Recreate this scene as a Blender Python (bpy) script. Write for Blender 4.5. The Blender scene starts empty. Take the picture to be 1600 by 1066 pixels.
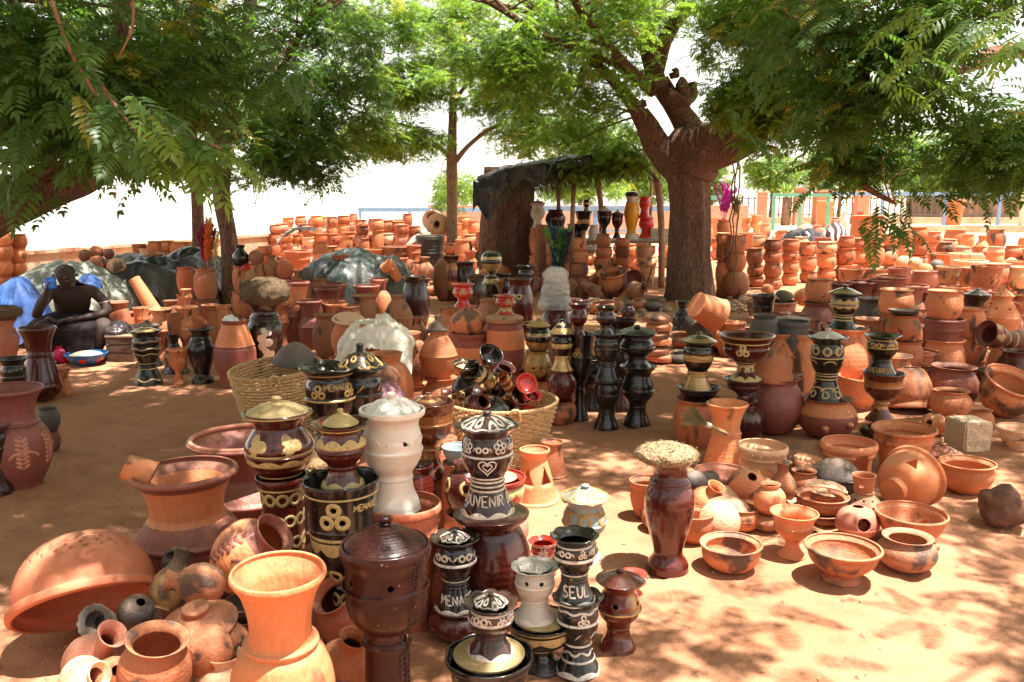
import bpy, bmesh, math, random
import numpy as np
from mathutils import Vector, Matrix, Euler, noise
random.seed(7)
sc = bpy.context.scene
COL = sc.collection
PI = math.pi
# ---------------------------------------------------------------- camera
F, CX, CY, H, HOR = 1400.0, 800.0, 533.0, 1.6, 300.0
PITCH = math.atan((CY - HOR) / F)
cam = bpy.data.objects.new('camera', bpy.data.cameras.new('camera')); COL.objects.link(cam)
cam.location = (0, 0, H); cam.rotation_euler = (PI/2 - PITCH, 0, 0)
cam.data.sensor_width = 36; cam.data.lens = 36*F/1600; cam.data.clip_start = .05; cam.data.clip_end = 6000
sc.camera = cam
# ---------------------------------------------------------------- light
SUNV = Vector((0.27, -0.08, 1.0)).normalized()
ELEV = math.asin(SUNV.z); AZ = math.atan2(SUNV.x, SUNV.y)
world = bpy.data.worlds.new('World'); sc.world = world; world.use_nodes = True
wn = world.node_tree.nodes; wl = world.node_tree.links
bg = wn['Background']; sky = wn.new('ShaderNodeTexSky'); sky.sky_type = 'NISHITA'
sky.sun_disc = False; sky.sun_elevation = ELEV; sky.sun_rotation = AZ
sky.air_density = 1.0; sky.dust_density = 0.4; sky.ozone_density = 0.5
hz = wn.new('ShaderNodeHueSaturation'); hz.inputs['Saturation'].default_value = .28      # dusty, hazy air: a whitish sky
wl.new(sky.outputs[0], hz.inputs['Color']); dt = wn.new('ShaderNodeMix'); dt.data_type = 'RGBA'; dt.blend_type = 'MULTIPLY'; dt.inputs[0].default_value = 1; dt.inputs[7].default_value = (1.06, 1.0, .88, 1)
wl.new(hz.outputs[0], dt.inputs[6]); wl.new(dt.outputs[2], bg.inputs[0]); bg.inputs[1].default_value = 0.10
sun = bpy.data.objects.new('sun', bpy.data.lights.new('sun', 'SUN')); COL.objects.link(sun)
sun.data.energy = 5.0; sun.data.angle = math.radians(0.5); sun.data.color = (1, .955, .88)
sun.rotation_euler = SUNV.to_track_quat('Z', 'Y').to_euler()
sc.view_settings.view_transform = 'Standard'; sc.view_settings.look = 'None'
sc.view_settings.gamma = 1; sc.view_settings.use_curve_mapping = False
sc.view_settings.exposure = 1.76
sc.render.engine = 'CYCLES'
cy = sc.cycles
cy.use_denoising = True; cy.max_bounces = 7; cy.diffuse_bounces = 4; cy.glossy_bounces = 3
cy.transmission_bounces = 6; cy.transparent_max_bounces = 8
cy.use_adaptive_sampling = True; cy.adaptive_threshold = 0.02
cy.sample_clamp_indirect = 6
# ---------------------------------------------------------------- place helpers (photo frame 1600 x 1066)
cp, sp_ = math.cos(PITCH), math.sin(PITCH)
def depth(py): return H/math.tan(PITCH + math.atan((py-CY)/F))
def zat(py, D):
    k = (CY-py)/F
    return H + D*(k*cp-sp_)/(cp+k*sp_)
def fwd(D, z): return D*cp - (z-H)*sp_
def at(px, py, D=None):          # point seen at px,py : on the ground, or at ground distance D
    if D is None: D = depth(py); z = 0.0
    else: z = zat(py, D)
    return Vector(((px-CX)/F*fwd(D, z), D, z))
def size(wpx, D, z=0.0): return wpx*fwd(D, z)/F
# ---------------------------------------------------------------- object helpers
def tag(o, label=None, cat=None, group=None, kind=None):
    if label: o['label'] = label
    if cat: o['category'] = cat
    if group: o['group'] = group
    if kind: o['kind'] = kind
    return o
def link(name, me, mat=None, parent=None, loc=(0,0,0), rot=(0,0,0), scale=(1,1,1)):
    o = bpy.data.objects.new(name, me); COL.objects.link(o)
    if mat is not None:
        if len(me.materials) == 0: me.materials.append(mat)
        elif me.materials[0] is not mat:
            o.material_slots[0].link = 'OBJECT'; o.material_slots[0].material = mat
    if parent: o.parent = parent
    o.location = loc; o.rotation_euler = rot; o.scale = scale
    return o
def empty(name, loc=(0,0,0), rot=(0,0,0)):
    o = bpy.data.objects.new(name, None); COL.objects.link(o)
    o.location = loc; o.rotation_euler = rot; o.empty_display_size = .05
    return o
def mesh(name, V, Fc, smooth=True):
    me = bpy.data.meshes.new(name); me.from_pydata([tuple(v) for v in V], [], Fc); me.update()
    if smooth: me.polygons.foreach_set('use_smooth', [True]*len(me.polygons))
    return me
class MB:
    def __init__(s): s.V = []; s.F = []
    def add(s, V, Fc):
        n = len(s.V); s.V += [tuple(v) for v in V]; s.F += [tuple(i+n for i in f) for f in Fc]
    def box(s, c, d, rot=None, jit=0):
        V = []
        for x in (-.5, .5):
            for y in (-.5, .5):
                for z in (-.5, .5):
                    p = Vector((x*d[0]+random.uniform(-jit, jit), y*d[1]+random.uniform(-jit, jit), z*d[2]+random.uniform(-jit, jit)))
                    if rot: p = rot @ p
                    V.append(p+Vector(c))
        s.add(V, [(0,1,3,2),(4,6,7,5),(0,4,5,1),(2,3,7,6),(0,2,6,4),(1,5,7,3)])
    def tube(s, pts, rad, seg=8, cap=True, wob=0, flute=0):
        pts = [Vector(p) for p in pts]
        n = len(pts); V = []; up = Vector((0,0,1))
        t0 = (pts[1]-pts[0]).normalized()
        a = t0.cross(Vector((0,1,0)) if abs(t0.y) < .9 else Vector((1,0,0))).normalized()
        for i, p in enumerate(pts):
            t = (pts[min(i+1, n-1)]-pts[max(i-1, 0)]).normalized()
            a = (a - t*a.dot(t)).normalized(); b = t.cross(a)
            r = rad[i] if hasattr(rad, '__len__') else rad
            for k in range(seg):
                th = 2*PI*k/seg; rr = r
                if wob: rr *= 1+wob*noise.noise(Vector((math.cos(th)*1.5+p.x, math.sin(th)*1.5+p.y, p.z*1.2)))
                if flute: rr *= 1+flute*(noise.noise(Vector((math.cos(th)*3, math.sin(th)*3, p.z*.5)))+.5*noise.noise(Vector((math.cos(th)*7, math.sin(th)*7, p.z*1.5))))
                V.append(p+(a*math.cos(th)+b*math.sin(th))*rr)
        Fc = [(i*seg+k, i*seg+(k+1) % seg, (i+1)*seg+(k+1) % seg, (i+1)*seg+k) for i in range(n-1) for k in range(seg)]
        if cap: Fc += [tuple(range(seg-1, -1, -1)), tuple((n-1)*seg+k for k in range(seg))]
        s.add(V, Fc)
    def me(s, name, smooth=True): return mesh(name, s.V, s.F, smooth)
def crom(pts, n):                # smooth a polyline
    P = [Vector(p) for p in pts]; out = []
    for i in range(len(P)-1):
        p0, p1, p2, p3 = P[max(i-1, 0)], P[i], P[i+1], P[min(i+2, len(P)-1)]
        for k in range(n):
            t = k/n
            out.append(.5*((2*p1)+(p2-p0)*t+(2*p0-5*p1+4*p2-p3)*t*t+(3*p1-p0-3*p2+p3)*t**3))
    out.append(P[-1]); return out
# ---------------------------------------------------------------- materials
def nt(name):
    m = bpy.data.materials.new(name); m.use_nodes = True
    n = m.node_tree.nodes; l = m.node_tree.links
    return m, n, l, n['Principled BSDF']
def mixc(n, l, fac, a, b, bt='MIX'):
    x = n.new('ShaderNodeMix'); x.data_type = 'RGBA'; x.blend_type = bt
    for s, v in ((x.inputs[0], fac), (x.inputs[6], a), (x.inputs[7], b)):
        if hasattr(v, 'links'): l.new(v, s)
        elif isinstance(v, (int, float)): s.default_value = v
        else: s.default_value = (*v[:3], 1)
    return x.outputs[2]
def mth(n, l, op, a, b=None, c=None, clamp=False):
    x = n.new('ShaderNodeMath'); x.operation = op; x.use_clamp = clamp
    for i, v in enumerate((a, b, c)):
        if v is None: continue
        if hasattr(v, 'links'): l.new(v, x.inputs[i])
        else: x.inputs[i].default_value = v
    return x.outputs[0]
def ramp(n, l, fac, stops, interp='LINEAR'):
    x = n.new('ShaderNodeValToRGB'); x.color_ramp.interpolation = interp
    e = x.color_ramp.elements
    while len(e) > 1: e.remove(e[-1])
    e[0].position = stops[0][0]; v = stops[0][1]; e[0].color = (*v[:3], 1) if hasattr(v, '__len__') else (v, v, v, 1)
    for p, v in stops[1:]:
        q = e.new(p); q.color = (*v[:3], 1) if hasattr(v, '__len__') else (v, v, v, 1)
    l.new(fac, x.inputs[0]); return x.outputs[0]
def nz(n, l, vec, scale, detail=4, rough=.55, dist=0):
    x = n.new('ShaderNodeTexNoise'); x.inputs['Scale'].default_value = scale; x.inputs['Detail'].default_value = detail
    x.inputs['Roughness'].default_value = rough; x.inputs['Distortion'].default_value = dist
    l.new(vec, x.inputs['Vector']); return x.outputs[0]
def bump(n, l, h, strength, dist=.01, prev=None):
    b = n.new('ShaderNodeBump'); b.inputs['Strength'].default_value = strength; b.inputs['Distance'].default_value = dist
    l.new(h, b.inputs['Height'])
    if prev: l.new(prev, b.inputs['Normal'])
    return b.outputs[0]
def vrand(n, l):                 # object-space position shifted per object, so that no two pots share their stains
    tc = n.new('ShaderNodeTexCoord'); oi = n.new('ShaderNodeObjectInfo')
    c = n.new('ShaderNodeVectorMath'); c.operation = 'ADD'
    cb = n.new('ShaderNodeCombineXYZ')
    l.new(mth(n, l, 'MULTIPLY', oi.outputs['Random'], 37.0), cb.inputs[0]); l.new(mth(n, l, 'MULTIPLY', oi.outputs['Random'], 91.0), cb.inputs[1])
    l.new(tc.outputs['Object'], c.inputs[0]); l.new(cb.outputs[0], c.inputs[1])
    return c.outputs[0], oi.outputs['Random'], tc
MATS = {}
def clay(name, stops, fire=.35, rough=.75, gloss=0.0, dust=.35, ridge=.3, var=.32, blot=None, metal=0, wear=0):
    """fired clay: colour bands up the pot (stops by height), kiln marks, dust, throwing ridges"""
    if name in MATS: return MATS[name]
    m, n, l, b = nt(name)
    vec, rnd, tc = vrand(n, l)
    sep = n.new('ShaderNodeSeparateXYZ'); l.new(tc.outputs['Generated'], sep.inputs[0])
    n1 = nz(n, l, vec, 2.2, 5, .6); n2 = nz(n, l, vec, 9, 4, .6); n3 = nz(n, l, vec, 45, 3, .6)
    z = mth(n, l, 'ADD', sep.outputs[2], mth(n, l, 'MULTIPLY', mth(n, l, 'SUBTRACT', n2, .5), .02))
    if isinstance(stops[0], tuple): col = ramp(n, l, z, stops, 'CONSTANT')
    else: col = mixc(n, l, 0.0, stops, stops)
    # tone variation of the clay itself
    col = mixc(n, l, mth(n, l, 'MULTIPLY', ramp(n, l, n1, [(.35, 0.), (.7, 1.)]), .5), col, (1.25, 1.05, .85), 'MULTIPLY')
    col = mixc(n, l, mth(n, l, 'MULTIPLY', ramp(n, l, n2, [(.3, 1.), (.6, 0.)]), .4), col, (.6, .52, .5), 'MULTIPLY')
    v = mth(n, l, 'ADD', mth(n, l, 'MULTIPLY', rnd, 2*var), 1-var)
    cv = n.new('ShaderNodeCombineXYZ'); l.new(v, cv.inputs[0]); l.new(mth(n, l, 'POWER', v, 1.25), cv.inputs[1]); l.new(mth(n, l, 'POWER', v, 1.4), cv.inputs[2])
    col = mixc(n, l, 1.0, col, cv.outputs[0], 'MULTIPLY')
    if fire:
        nf = nz(n, l, vec, 1.1, 3, .5, .3)
        fm = mth(n, l, 'MULTIPLY', ramp(n, l, nf, [(.62-.12*fire, 0.), (.70-.1*fire, 1.)]), .85)
        col = mixc(n, l, fm, col, (.035, .03, .028))
    if blot:
        nb = nz(n, l, vec, 2.6, 4, .6)
        col = mixc(n, l, ramp(n, l, nb, [(.5, 0.), (.56, 1.)]), col, blot)
    if wear:
        nw = nz(n, l, tc.outputs['Object'], 70, 4, .7); nv = nz(n, l, tc.outputs['Object'], 18, 3, .6)
        col = mixc(n, l, mth(n, l, 'MULTIPLY', ramp(n, l, nw, [(.52, 0.), (.62, 1.)]), wear), col, (.16, .08, .05)); col = mixc(n, l, mth(n, l, 'MULTIPLY', nv, .5), col, (.55, .48, .4), 'MULTIPLY')
    if dust:
        ge = n.new('ShaderNodeNewGeometry'); s2 = n.new('ShaderNodeSeparateXYZ'); l.new(ge.outputs['Normal'], s2.inputs[0])
        d = mth(n, l, 'MULTIPLY', ramp(n, l, s2.outputs[2], [(.3, 0.), (1., 1.)]), mth(n, l, 'MULTIPLY', ramp(n, l, n2, [(.3, .3), (.6, 1.)]), dust))
        col = mixc(n, l, d, col, (.56, .33, .2))
    # chips, pin pricks
    chip = ramp(n, l, n3, [(.69, 0.), (.72, 1.)])
    col = mixc(n, l, mth(n, l, 'MULTIPLY', chip, .35), col, (.62, .4, .26))
    l.new(col, b.inputs['Base Color'])
    rg = mth(n, l, 'ADD', mth(n, l, 'MULTIPLY', n2, .2), rough-.1, clamp=True); l.new(rg, b.inputs['Roughness'])
    b.inputs['Metallic'].default_value = metal
    if gloss: b.inputs['Specular IOR Level'].default_value = .15; b.inputs['Coat Weight'].default_value = gloss; b.inputs['Coat Roughness'].default_value = .17
    wv = n.new('ShaderNodeTexWave'); wv.wave_type = 'BANDS'; wv.bands_direction = 'Z'; wv.inputs['Scale'].default_value = 5; wv.inputs['Distortion'].default_value = 1.5
    l.new(vec, wv.inputs['Vector'])
    nb1 = bump(n, l, wv.outputs[1], ridge*.35, .006)
    nb2 = bump(n, l, n2, .45 if not gloss else .25, .012, nb1)
    l.new(bump(n, l, n3, .35 if not gloss else .12, .004, nb2), b.inputs['Normal'])
    MATS[name] = m; return m
TC = (.52, .182, .080); TC2 = (.46, .128, .060); OR = (.60, .205, .080); PK = (.48, .180, .118); PU = (.24, .066, .048); TAN = (.52, .30, .17)
PALE = (.64, .37, .23); GRY = (.07, .062, .056); BRN = (.30, .12, .06); MAR = (.20, .055, .042)
M = {}
M['tc'] = clay('terracotta', TC)
M['tc2'] = clay('red_terracotta', TC2, fire=.3, dust=.45)
M['or'] = clay('orange_clay', OR, fire=.08, dust=.4)
M['pale'] = clay('pale_clay', PALE, fire=.1)
M['tan'] = clay('tan_clay', TAN, fire=.6)
M['tcf'] = clay('smoked_terracotta', TC, fire=1.0)
M['brn'] = clay('brown_clay', BRN, fire=.5)
M['gry'] = clay('black_fired_clay', GRY, fire=0, rough=.6, dust=.3)
M['pk'] = clay('pink_slip', PK, fire=.1)
M['pu'] = clay('purple_slip', PU, fire=0, rough=.5, dust=.3)
M['mar'] = clay('maroon_slip', MAR, fire=0, rough=.45, dust=.25)
M['band'] = clay('banded_slip', [(0, PU), (.08, TC2), (.33, PU), (.62, OR), (.90, PU)], fire=0, rough=.6)
M['band2'] = clay('banded_slip_low', [(0, PU), (.45, OR), (.8, PU)], fire=0, rough=.6)
M['band3'] = clay('slip_rimmed', [(0, OR), (.8, PU)], fire=.2, rough=.6)
M['shoul'] = clay('purple_belly_orange_shoulder', [(0, PU), (.62, OR), (.93, PU)], fire=0, rough=.55)
M['ygrn'] = clay('ochre_smoked', (.50, .30, .12), fire=1.0)
M['ox'] = clay('oxblood_glaze', (.062, .007, .005), fire=0, rough=.28, gloss=1, dust=.08, ridge=.5, var=.3)
M['red'] = clay('red_glaze', (.50, .03, .022), fire=0, rough=.28, gloss=1, dust=.1, ridge=.4)
M['blk'] = clay('black_glaze', (.010, .009, .009), fire=0, rough=.22, gloss=1, dust=.08, ridge=.5)
M['blk2'] = clay('dark_brown_glaze', (.030, .012, .010), fire=0, rough=.25, gloss=1, dust=.08, ridge=.5)
M['brz'] = clay('bronze_glaze', [(0, (.12, .03, .012)), (.25, (.42, .22, .08)), (.45, (.14, .035, .014)), (.7, (.35, .15, .05)), (.85, (.12, .03, .012))], fire=0, rough=.25, gloss=1, dust=.08, metal=.35)
M['gldblk'] = clay('black_and_gold_glaze', [(0, (.012, .01, .009)), (.04, (.40, .25, .09)), (.42, (.012, .01, .009)), (.62, (.45, .30, .12)), (.74, (.012, .01, .009))], fire=0, rough=.22, gloss=1, dust=.05, metal=.4)
M['mardk'] = clay('dull_maroon_glaze', (.024, .004, .0035), fire=0, rough=.36, gloss=.3, dust=.02, ridge=.5)
M['wht'] = clay('white_slip', (.74, .70, .64), fire=0, rough=.6, dust=.08, var=.05)
M['gwht'] = clay('grey_white_slip', (.52, .49, .45), fire=0, rough=.5, gloss=.4, dust=.05, var=.05)
M['blue'] = clay('grey_blue_paint', (.27, .34, .36), fire=0, rough=.5, gloss=.3, dust=.1, var=.08)
M['yel'] = clay('yellow_glaze', [(0, (.6, .55, .4)), (.12, (.75, .36, .02)), (.8, (.6, .55, .45)), (.93, (.03, .02, .02))], fire=0, rough=.35, gloss=.6, dust=.1, var=.05)
M['gm'] = clay('gold_and_maroon', (.09, .012, .008), fire=0, rough=.25, gloss=1, dust=.08, blot=(.42, .25, .08), var=.1)
M['cream'] = clay('cream_paint', (.56, .44, .20), fire=0, rough=.55, dust=.1, ridge=0, var=.08, wear=.55)
M['wpaint'] = clay('white_paint', (.72, .69, .64), fire=0, rough=.5, dust=.05, ridge=0, var=.03, wear=.55)
M['gold'] = clay('gold_paint', (.52, .34, .11), fire=0, rough=.4, dust=.05, ridge=0, var=.05, metal=.2, wear=.55)
M['dark'] = clay('dark_hole', (.012, .01, .008), fire=0, rough=.9, dust=0, ridge=0, var=0)
M['bluemug'] = clay('blue_plastic', (.02, .14, .60), fire=0, rough=.35, dust=0, ridge=0, var=0)
M['magenta'] = clay('magenta_plastic', (.55, .01, .10), fire=0, rough=.4, dust=.1, ridge=0, var=0)
def plain(name, col, rough=.7, bmp=.3, sc_=20, var=.3, **k):
    m, n, l, b = nt(name); vec, rnd, tc = vrand(n, l)
    a = nz(n, l, vec, sc_, 5); c = mixc(n, l, ramp(n, l, a, [(.3, 0.), (.7, 1.)]), tuple(x*(1-var) for x in col), tuple(min(1, x*(1+var)) for x in col))
    l.new(c, b.inputs['Base Color']); b.inputs['Roughness'].default_value = rough
    if bmp: l.new(bump(n, l, a, bmp, .01), b.inputs['Normal'])
    for kk, v in k.items(): b.inputs[kk.replace('_', ' ')].default_value = v
    return m
def bark_mat(name, c1, c2, s=1.0):
    m, n, l, b = nt(name); tc = n.new('ShaderNodeTexCoord'); mp = n.new('ShaderNodeMapping'); mp.inputs['Scale'].default_value = (9*s, 9*s, 1.6*s)
    l.new(tc.outputs['Object'], mp.inputs[0]); a = nz(n, l, mp.outputs[0], 3, 8, .7, .6); c = nz(n, l, tc.outputs['Object'], 1.3, 4)
    vo = n.new('ShaderNodeTexVoronoi'); vo.inputs['Scale'].default_value = 4; vo.feature = 'DISTANCE_TO_EDGE'; l.new(mp.outputs[0], vo.inputs[0])
    cr = ramp(n, l, vo.outputs[0], [(0., 0.), (.12, 1.)])
    col = mixc(n, l, ramp(n, l, a, [(.35, 0.), (.65, 1.)]), c1, c2)
    col = mixc(n, l, mth(n, l, 'MULTIPLY', c, .35), col, (.36, .15, .075))
    col = mixc(n, l, mth(n, l, 'MULTIPLY', mth(n, l, 'SUBTRACT', 1.0, cr), .7), col, tuple(x*.3 for x in c1))
    l.new(col, b.inputs['Base Color']); b.inputs['Roughness'].default_value = .92
    x = bump(n, l, cr, .6, .02); l.new(bump(n, l, a, 1.0, .03, x), b.inputs['Normal']); return m
M['bark'] = bark_mat('bark', (.075, .040, .028), (.21, .118, .078))
M['bark2'] = bark_mat('pale_bark', (.17, .11, .07), (.36, .25, .165))
M['twig'] = plain('red_twig', (.22, .09, .05), .8)
M['wood'] = plain('weathered_wood', (.28, .18, .11), .85, .5, 8)
def leaf_mat(name, c, t, wt=.5):
    m = bpy.data.materials.new(name); m.use_nodes = True; n = m.node_tree.nodes; l = m.node_tree.links
    b = n['Principled BSDF']; out = n['Material Output']
    oi = n.new('ShaderNodeObjectInfo'); ge = n.new('ShaderNodeTexCoord')
    a = nz(n, l, ge.outputs['Object'], 3.0, 3)
    f = mth(n, l, 'ADD', mth(n, l, 'MULTIPLY', oi.outputs['Random'], .8), mth(n, l, 'MULTIPLY', a, .4))
    cc = mixc(n, l, f, tuple(x*.62 for x in c), tuple(x*1.3 for x in c))
    tt = mixc(n, l, f, tuple(x*.75 for x in t), tuple(x*1.2 for x in t))
    l.new(cc, b.inputs['Base Color']); b.inputs['Roughness'].default_value = .42; b.inputs['Specular IOR Level'].default_value = .45
    old = ramp(n, l, oi.outputs['Random'], [(.955, 0.), (.965, 1.)]); l.new(mixc(n, l, old, cc, (.24, .23, .04)), b.inputs['Base Color']); tt = mixc(n, l, old, tt, (.50, .46, .04))
    tr = n.new('ShaderNodeBsdfTranslucent'); l.new(tt, tr.inputs[0])
    mx = n.new('ShaderNodeMixShader'); mx.inputs[0].default_value = wt
    l.new(b.outputs[0], mx.inputs[1]); l.new(tr.outputs[0], mx.inputs[2]); l.new(mx.outputs[0], out.inputs[0])
    return m
M['leaf'] = leaf_mat('neem_leaf', (.055, .115, .022), (.15, .30, .03), .42)
M['leafy'] = leaf_mat('young_neem_leaf', (.085, .16, .025), (.30, .48, .045), .5)
# ================================================================ setting: ground, water, far bank, wall
WALLA, WALLB = Vector((-10.26, 11, 0)), Vector((-3.41, 29.8, 0))      # foot line of the river wall
wdir = (WALLB-WALLA).normalized(); wnor = Vector((-wdir.y, wdir.x, 0))   # points to the river
if wnor.y < 0: wnor = -wnor
def river(x, y): return (Vector((x, y, 0))-WALLA).dot(wnor)
DENT = {}; _r = random.Random(77)
for _ in range(330):                                  # scuffs and footprints in the trodden earth
    _x, _y, _a = _r.uniform(-4.2, 4.2), _r.uniform(1.8, 9.3), _r.uniform(0, PI)
    for i in range(int(_x//.5)-1, int(_x//.5)+2):
        for j in range(int(_y//.5)-1, int(_y//.5)+2): DENT.setdefault((i, j), []).append((_x, _y, math.cos(_a), math.sin(_a), _r.uniform(.10, .15), _r.uniform(.045, .07), _r.uniform(.006, .016)))
def gheight(x, y):
    e = 0
    for (dx, dy, ca, sa, la, lb_, dp) in DENT.get((int(x//.5), int(y//.5)), ()):
        u = ((x-dx)*ca+(y-dy)*sa)/la; v = ((dy-y)*ca+(x-dx)*sa)/lb_; q = u*u+v*v
        if q < 2.5: e += dp*(-math.exp(-q*1.6)+.45*math.exp(-(q-1.3)**2*3))
    return e+gheight0(x, y)
def gheight0(x, y):
    h = .010*noise.noise(Vector((x*1.3, y*1.3, 0)))+.007*noise.noise(Vector((x*6, y*6, 3)))+.003*noise.noise(Vector((x*19, y*19, 7)))
    d = river(x, y)
    lim = d-1.0
    if lim > 0 : h -= min(1, lim/6)*2.8
    return h
def grid_axis(lo, hi, fine0, fine1, step, grow=1.25):
    a = list(np.arange(fine0, fine1+1e-6, step)); s = step; x = fine1
    while x < hi: s *= grow; x += s; a.append(x)
    s = step; x = fine0; pre = []
    while x > lo: s *= grow; x -= s; pre.append(x)
    return pre[::-1]+a
gx = grid_axis(-1500, 1500, -4, 4, .038); gy = grid_axis(-40, 2500, 1.8, 8.5, .04)
V = []; 
for y in gy:
    for x in gx: V.append((x, y, gheight(x, y)))
nx = len(gx)
Fc = [(j*nx+i, j*nx+i+1, (j+1)*nx+i+1, (j+1)*nx+i) for j in range(len(gy)-1) for i in range(nx-1)]
def ground_mat():
    m, n, l, b = nt('red_earth'); tc = n.new('ShaderNodeTexCoord'); v = tc.outputs['Object']
    a = nz(n, l, v, .8, 6, .6); c = nz(n, l, v, 5, 6, .65); d = nz(n, l, v, 38, 4, .7); e = nz(n, l, v, 160, 2, .5)
    col = mixc(n, l, ramp(n, l, a, [(.35, 0.), (.65, 1.)]), (.37, .160, .082), (.47, .222, .125))
    col = mixc(n, l, mth(n, l, 'MULTIPLY', ramp(n, l, c, [(.38, 1.), (.55, 0.)]), .45), col, (.26, .115, .062))
    col = mixc(n, l, mth(n, l, 'MULTIPLY', ramp(n, l, d, [(.6, 0.), (.7, 1.)]), .35), col, (.62, .38, .22))
    col = mixc(n, l, mth(n, l, 'MULTIPLY', ramp(n, l, e, [(.28, 1.), (.38, 0.)]), .5), col, (.16, .07, .04))
    # beyond the market the ground is pale, trodden sand
    sep = n.new('ShaderNodeSeparateXYZ'); l.new(v, sep.inputs[0])
    far = ramp(n, l, mth(n, l, 'MULTIPLY', mth(n, l, 'ADD', sep.outputs[1], mth(n, l, 'MULTIPLY', a, 6)), .01), [(.25, 0.), (.32, 1.)])
    col = mixc(n, l, mth(n, l, 'MULTIPLY', far, .8), col, (.62, .44, .30))
    l.new(col, b.inputs['Base Color']); b.inputs['Roughness'].default_value = .95; b.inputs['Specular IOR Level'].default_value = .2
    vo = n.new('ShaderNodeTexVoronoi'); vo.inputs['Scale'].default_value = 9; vo.feature = 'SMOOTH_F1'; l.new(v, vo.inputs[0])
    x = bump(n, l, vo.outputs[0], .25, .03); x = bump(n, l, c, .6, .03, x); x = bump(n, l, d, .5, .008, x); l.new(bump(n, l, e, .5, .004, x), b.inputs['Normal'])
    return m
M['ground'] = ground_mat()
tag(link('ground', mesh('ground', V, Fc), M['ground']), 'bare red earth ground dappled with sunlight', kind='structure')
def water_mat():
    m, n, l, b = nt('river_water'); tc = n.new('ShaderNodeTexCoord')
    b.inputs['Base Color'].default_value = (.30, .30, .25, 1); b.inputs['Roughness'].default_value = .12; b.inputs['Specular IOR Level'].default_value = .6
    mp = n.new('ShaderNodeMapping'); mp.inputs['Scale'].default_value = (.5, 1.6, 1); l.new(tc.outputs['Object'], mp.inputs[0])
    l.new(bump(n, l, nz(n, l, mp.outputs[0], 1.5, 4), .35, .08), b.inputs['Normal']); return m
water = MB(); water.add([(-1500, 10, -1.5), (60, 10, -1.5), (400, 900, -1.5), (-1500, 900, -1.5)], [(0, 1, 2, 3)])
tag(link('river', water.me('river', False), water_mat()), 'pale glaring river behind the low wall', kind='structure')
# far bank: low uneven strip of land with scrub
hb = MB(); nn = 120; prev = []
V = []
for i in range(nn+1):
    x = -1400+i*(1900/nn); y = 620+60*math.sin(i*.12)
    h = 1.5+2*noise.fractal(Vector((i*.13, 0, 0)), 1, 2, 4)
    V += [(x, y-30, -2), (x, y, max(1.5, h+1.5)), (x, y+120, max(1.5, h+1.5)), (x, y+160, -2)]
Fc = [(4*i+k, 4*(i+1)+k, 4*(i+1)+k+1, 4*i+k+1) for i in range(nn) for k in range(3)]
tag(link('hills', mesh('hills', V, Fc), plain('far_bank', (.46, .46, .38), .9, 0, .05)), 'low far bank of the river', kind='structure')
# ---- low mud-plastered river wall
def wall_mat():
    m, n, l, b = nt('mud_plaster'); tc = n.new('ShaderNodeTexCoord'); v = tc.outputs['Object']
    a = nz(n, l, v, 1.6, 6, .65); c = nz(n, l, v, 12, 5, .6)
    col = mixc(n, l, ramp(n, l, a, [(.4, 0.), (.62, 1.)]), (.50, .27, .16), (.60, .42, .30))
    col = mixc(n, l, mth(n, l, 'MULTIPLY', ramp(n, l, c, [(.3, 1.), (.5, 0.)]), .5), col, (.34, .16, .09))
    l.new(col, b.inputs['Base Color']); b.inputs['Roughness'].default_value = .95
    l.new(bump(n, l, c, .7, .03), b.inputs['Normal']); return m
M['plaster'] = wall_mat()
def wallbox(p, q, z0, z1, t, n=60, mb=None, jit=.012):
    mb = mb or MB(); p = Vector(p); q = Vector(q); d = (q-p).normalized(); s = Vector((-d.y, d.x, 0))*t/2
    V = []
    for i in range(n+1):
        c = p.lerp(q, i/n); j = lambda k: jit*noise.noise(Vector((c.x*2+k*9, c.y*2, k)))
        V += [c-s+Vector((0, 0, z0)), c-s+Vector((0, j(1), z1+j(2)*2)), c+s+Vector((0, 0, z1+j(3)*2)), c+s+Vector((0, 0, z0))]
    Fc = [(4*i+k, 4*i+k+1, 4*(i+1)+k+1, 4*(i+1)+k) for i in range(n) for k in range(3)]+[(0, 3, 2, 1), (4*n, 4*n+1, 4*n+2, 4*n+3)]
    mb.add(V, Fc); return mb
rw = empty('river_wall', WALLA)
w0 = link('wall_body', wallbox((0, 0, 0), WALLB-WALLA, -.3, .52, .28).me('wall_body', False), M['plaster'], rw)
w1 = link('coping', wallbox((0, 0, 0), WALLB-WALLA, .523, .585, .36).me('coping', False), M['plaster'], rw)
tag(rw, 'long low mud plastered wall along the river at left', 'wall')
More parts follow.
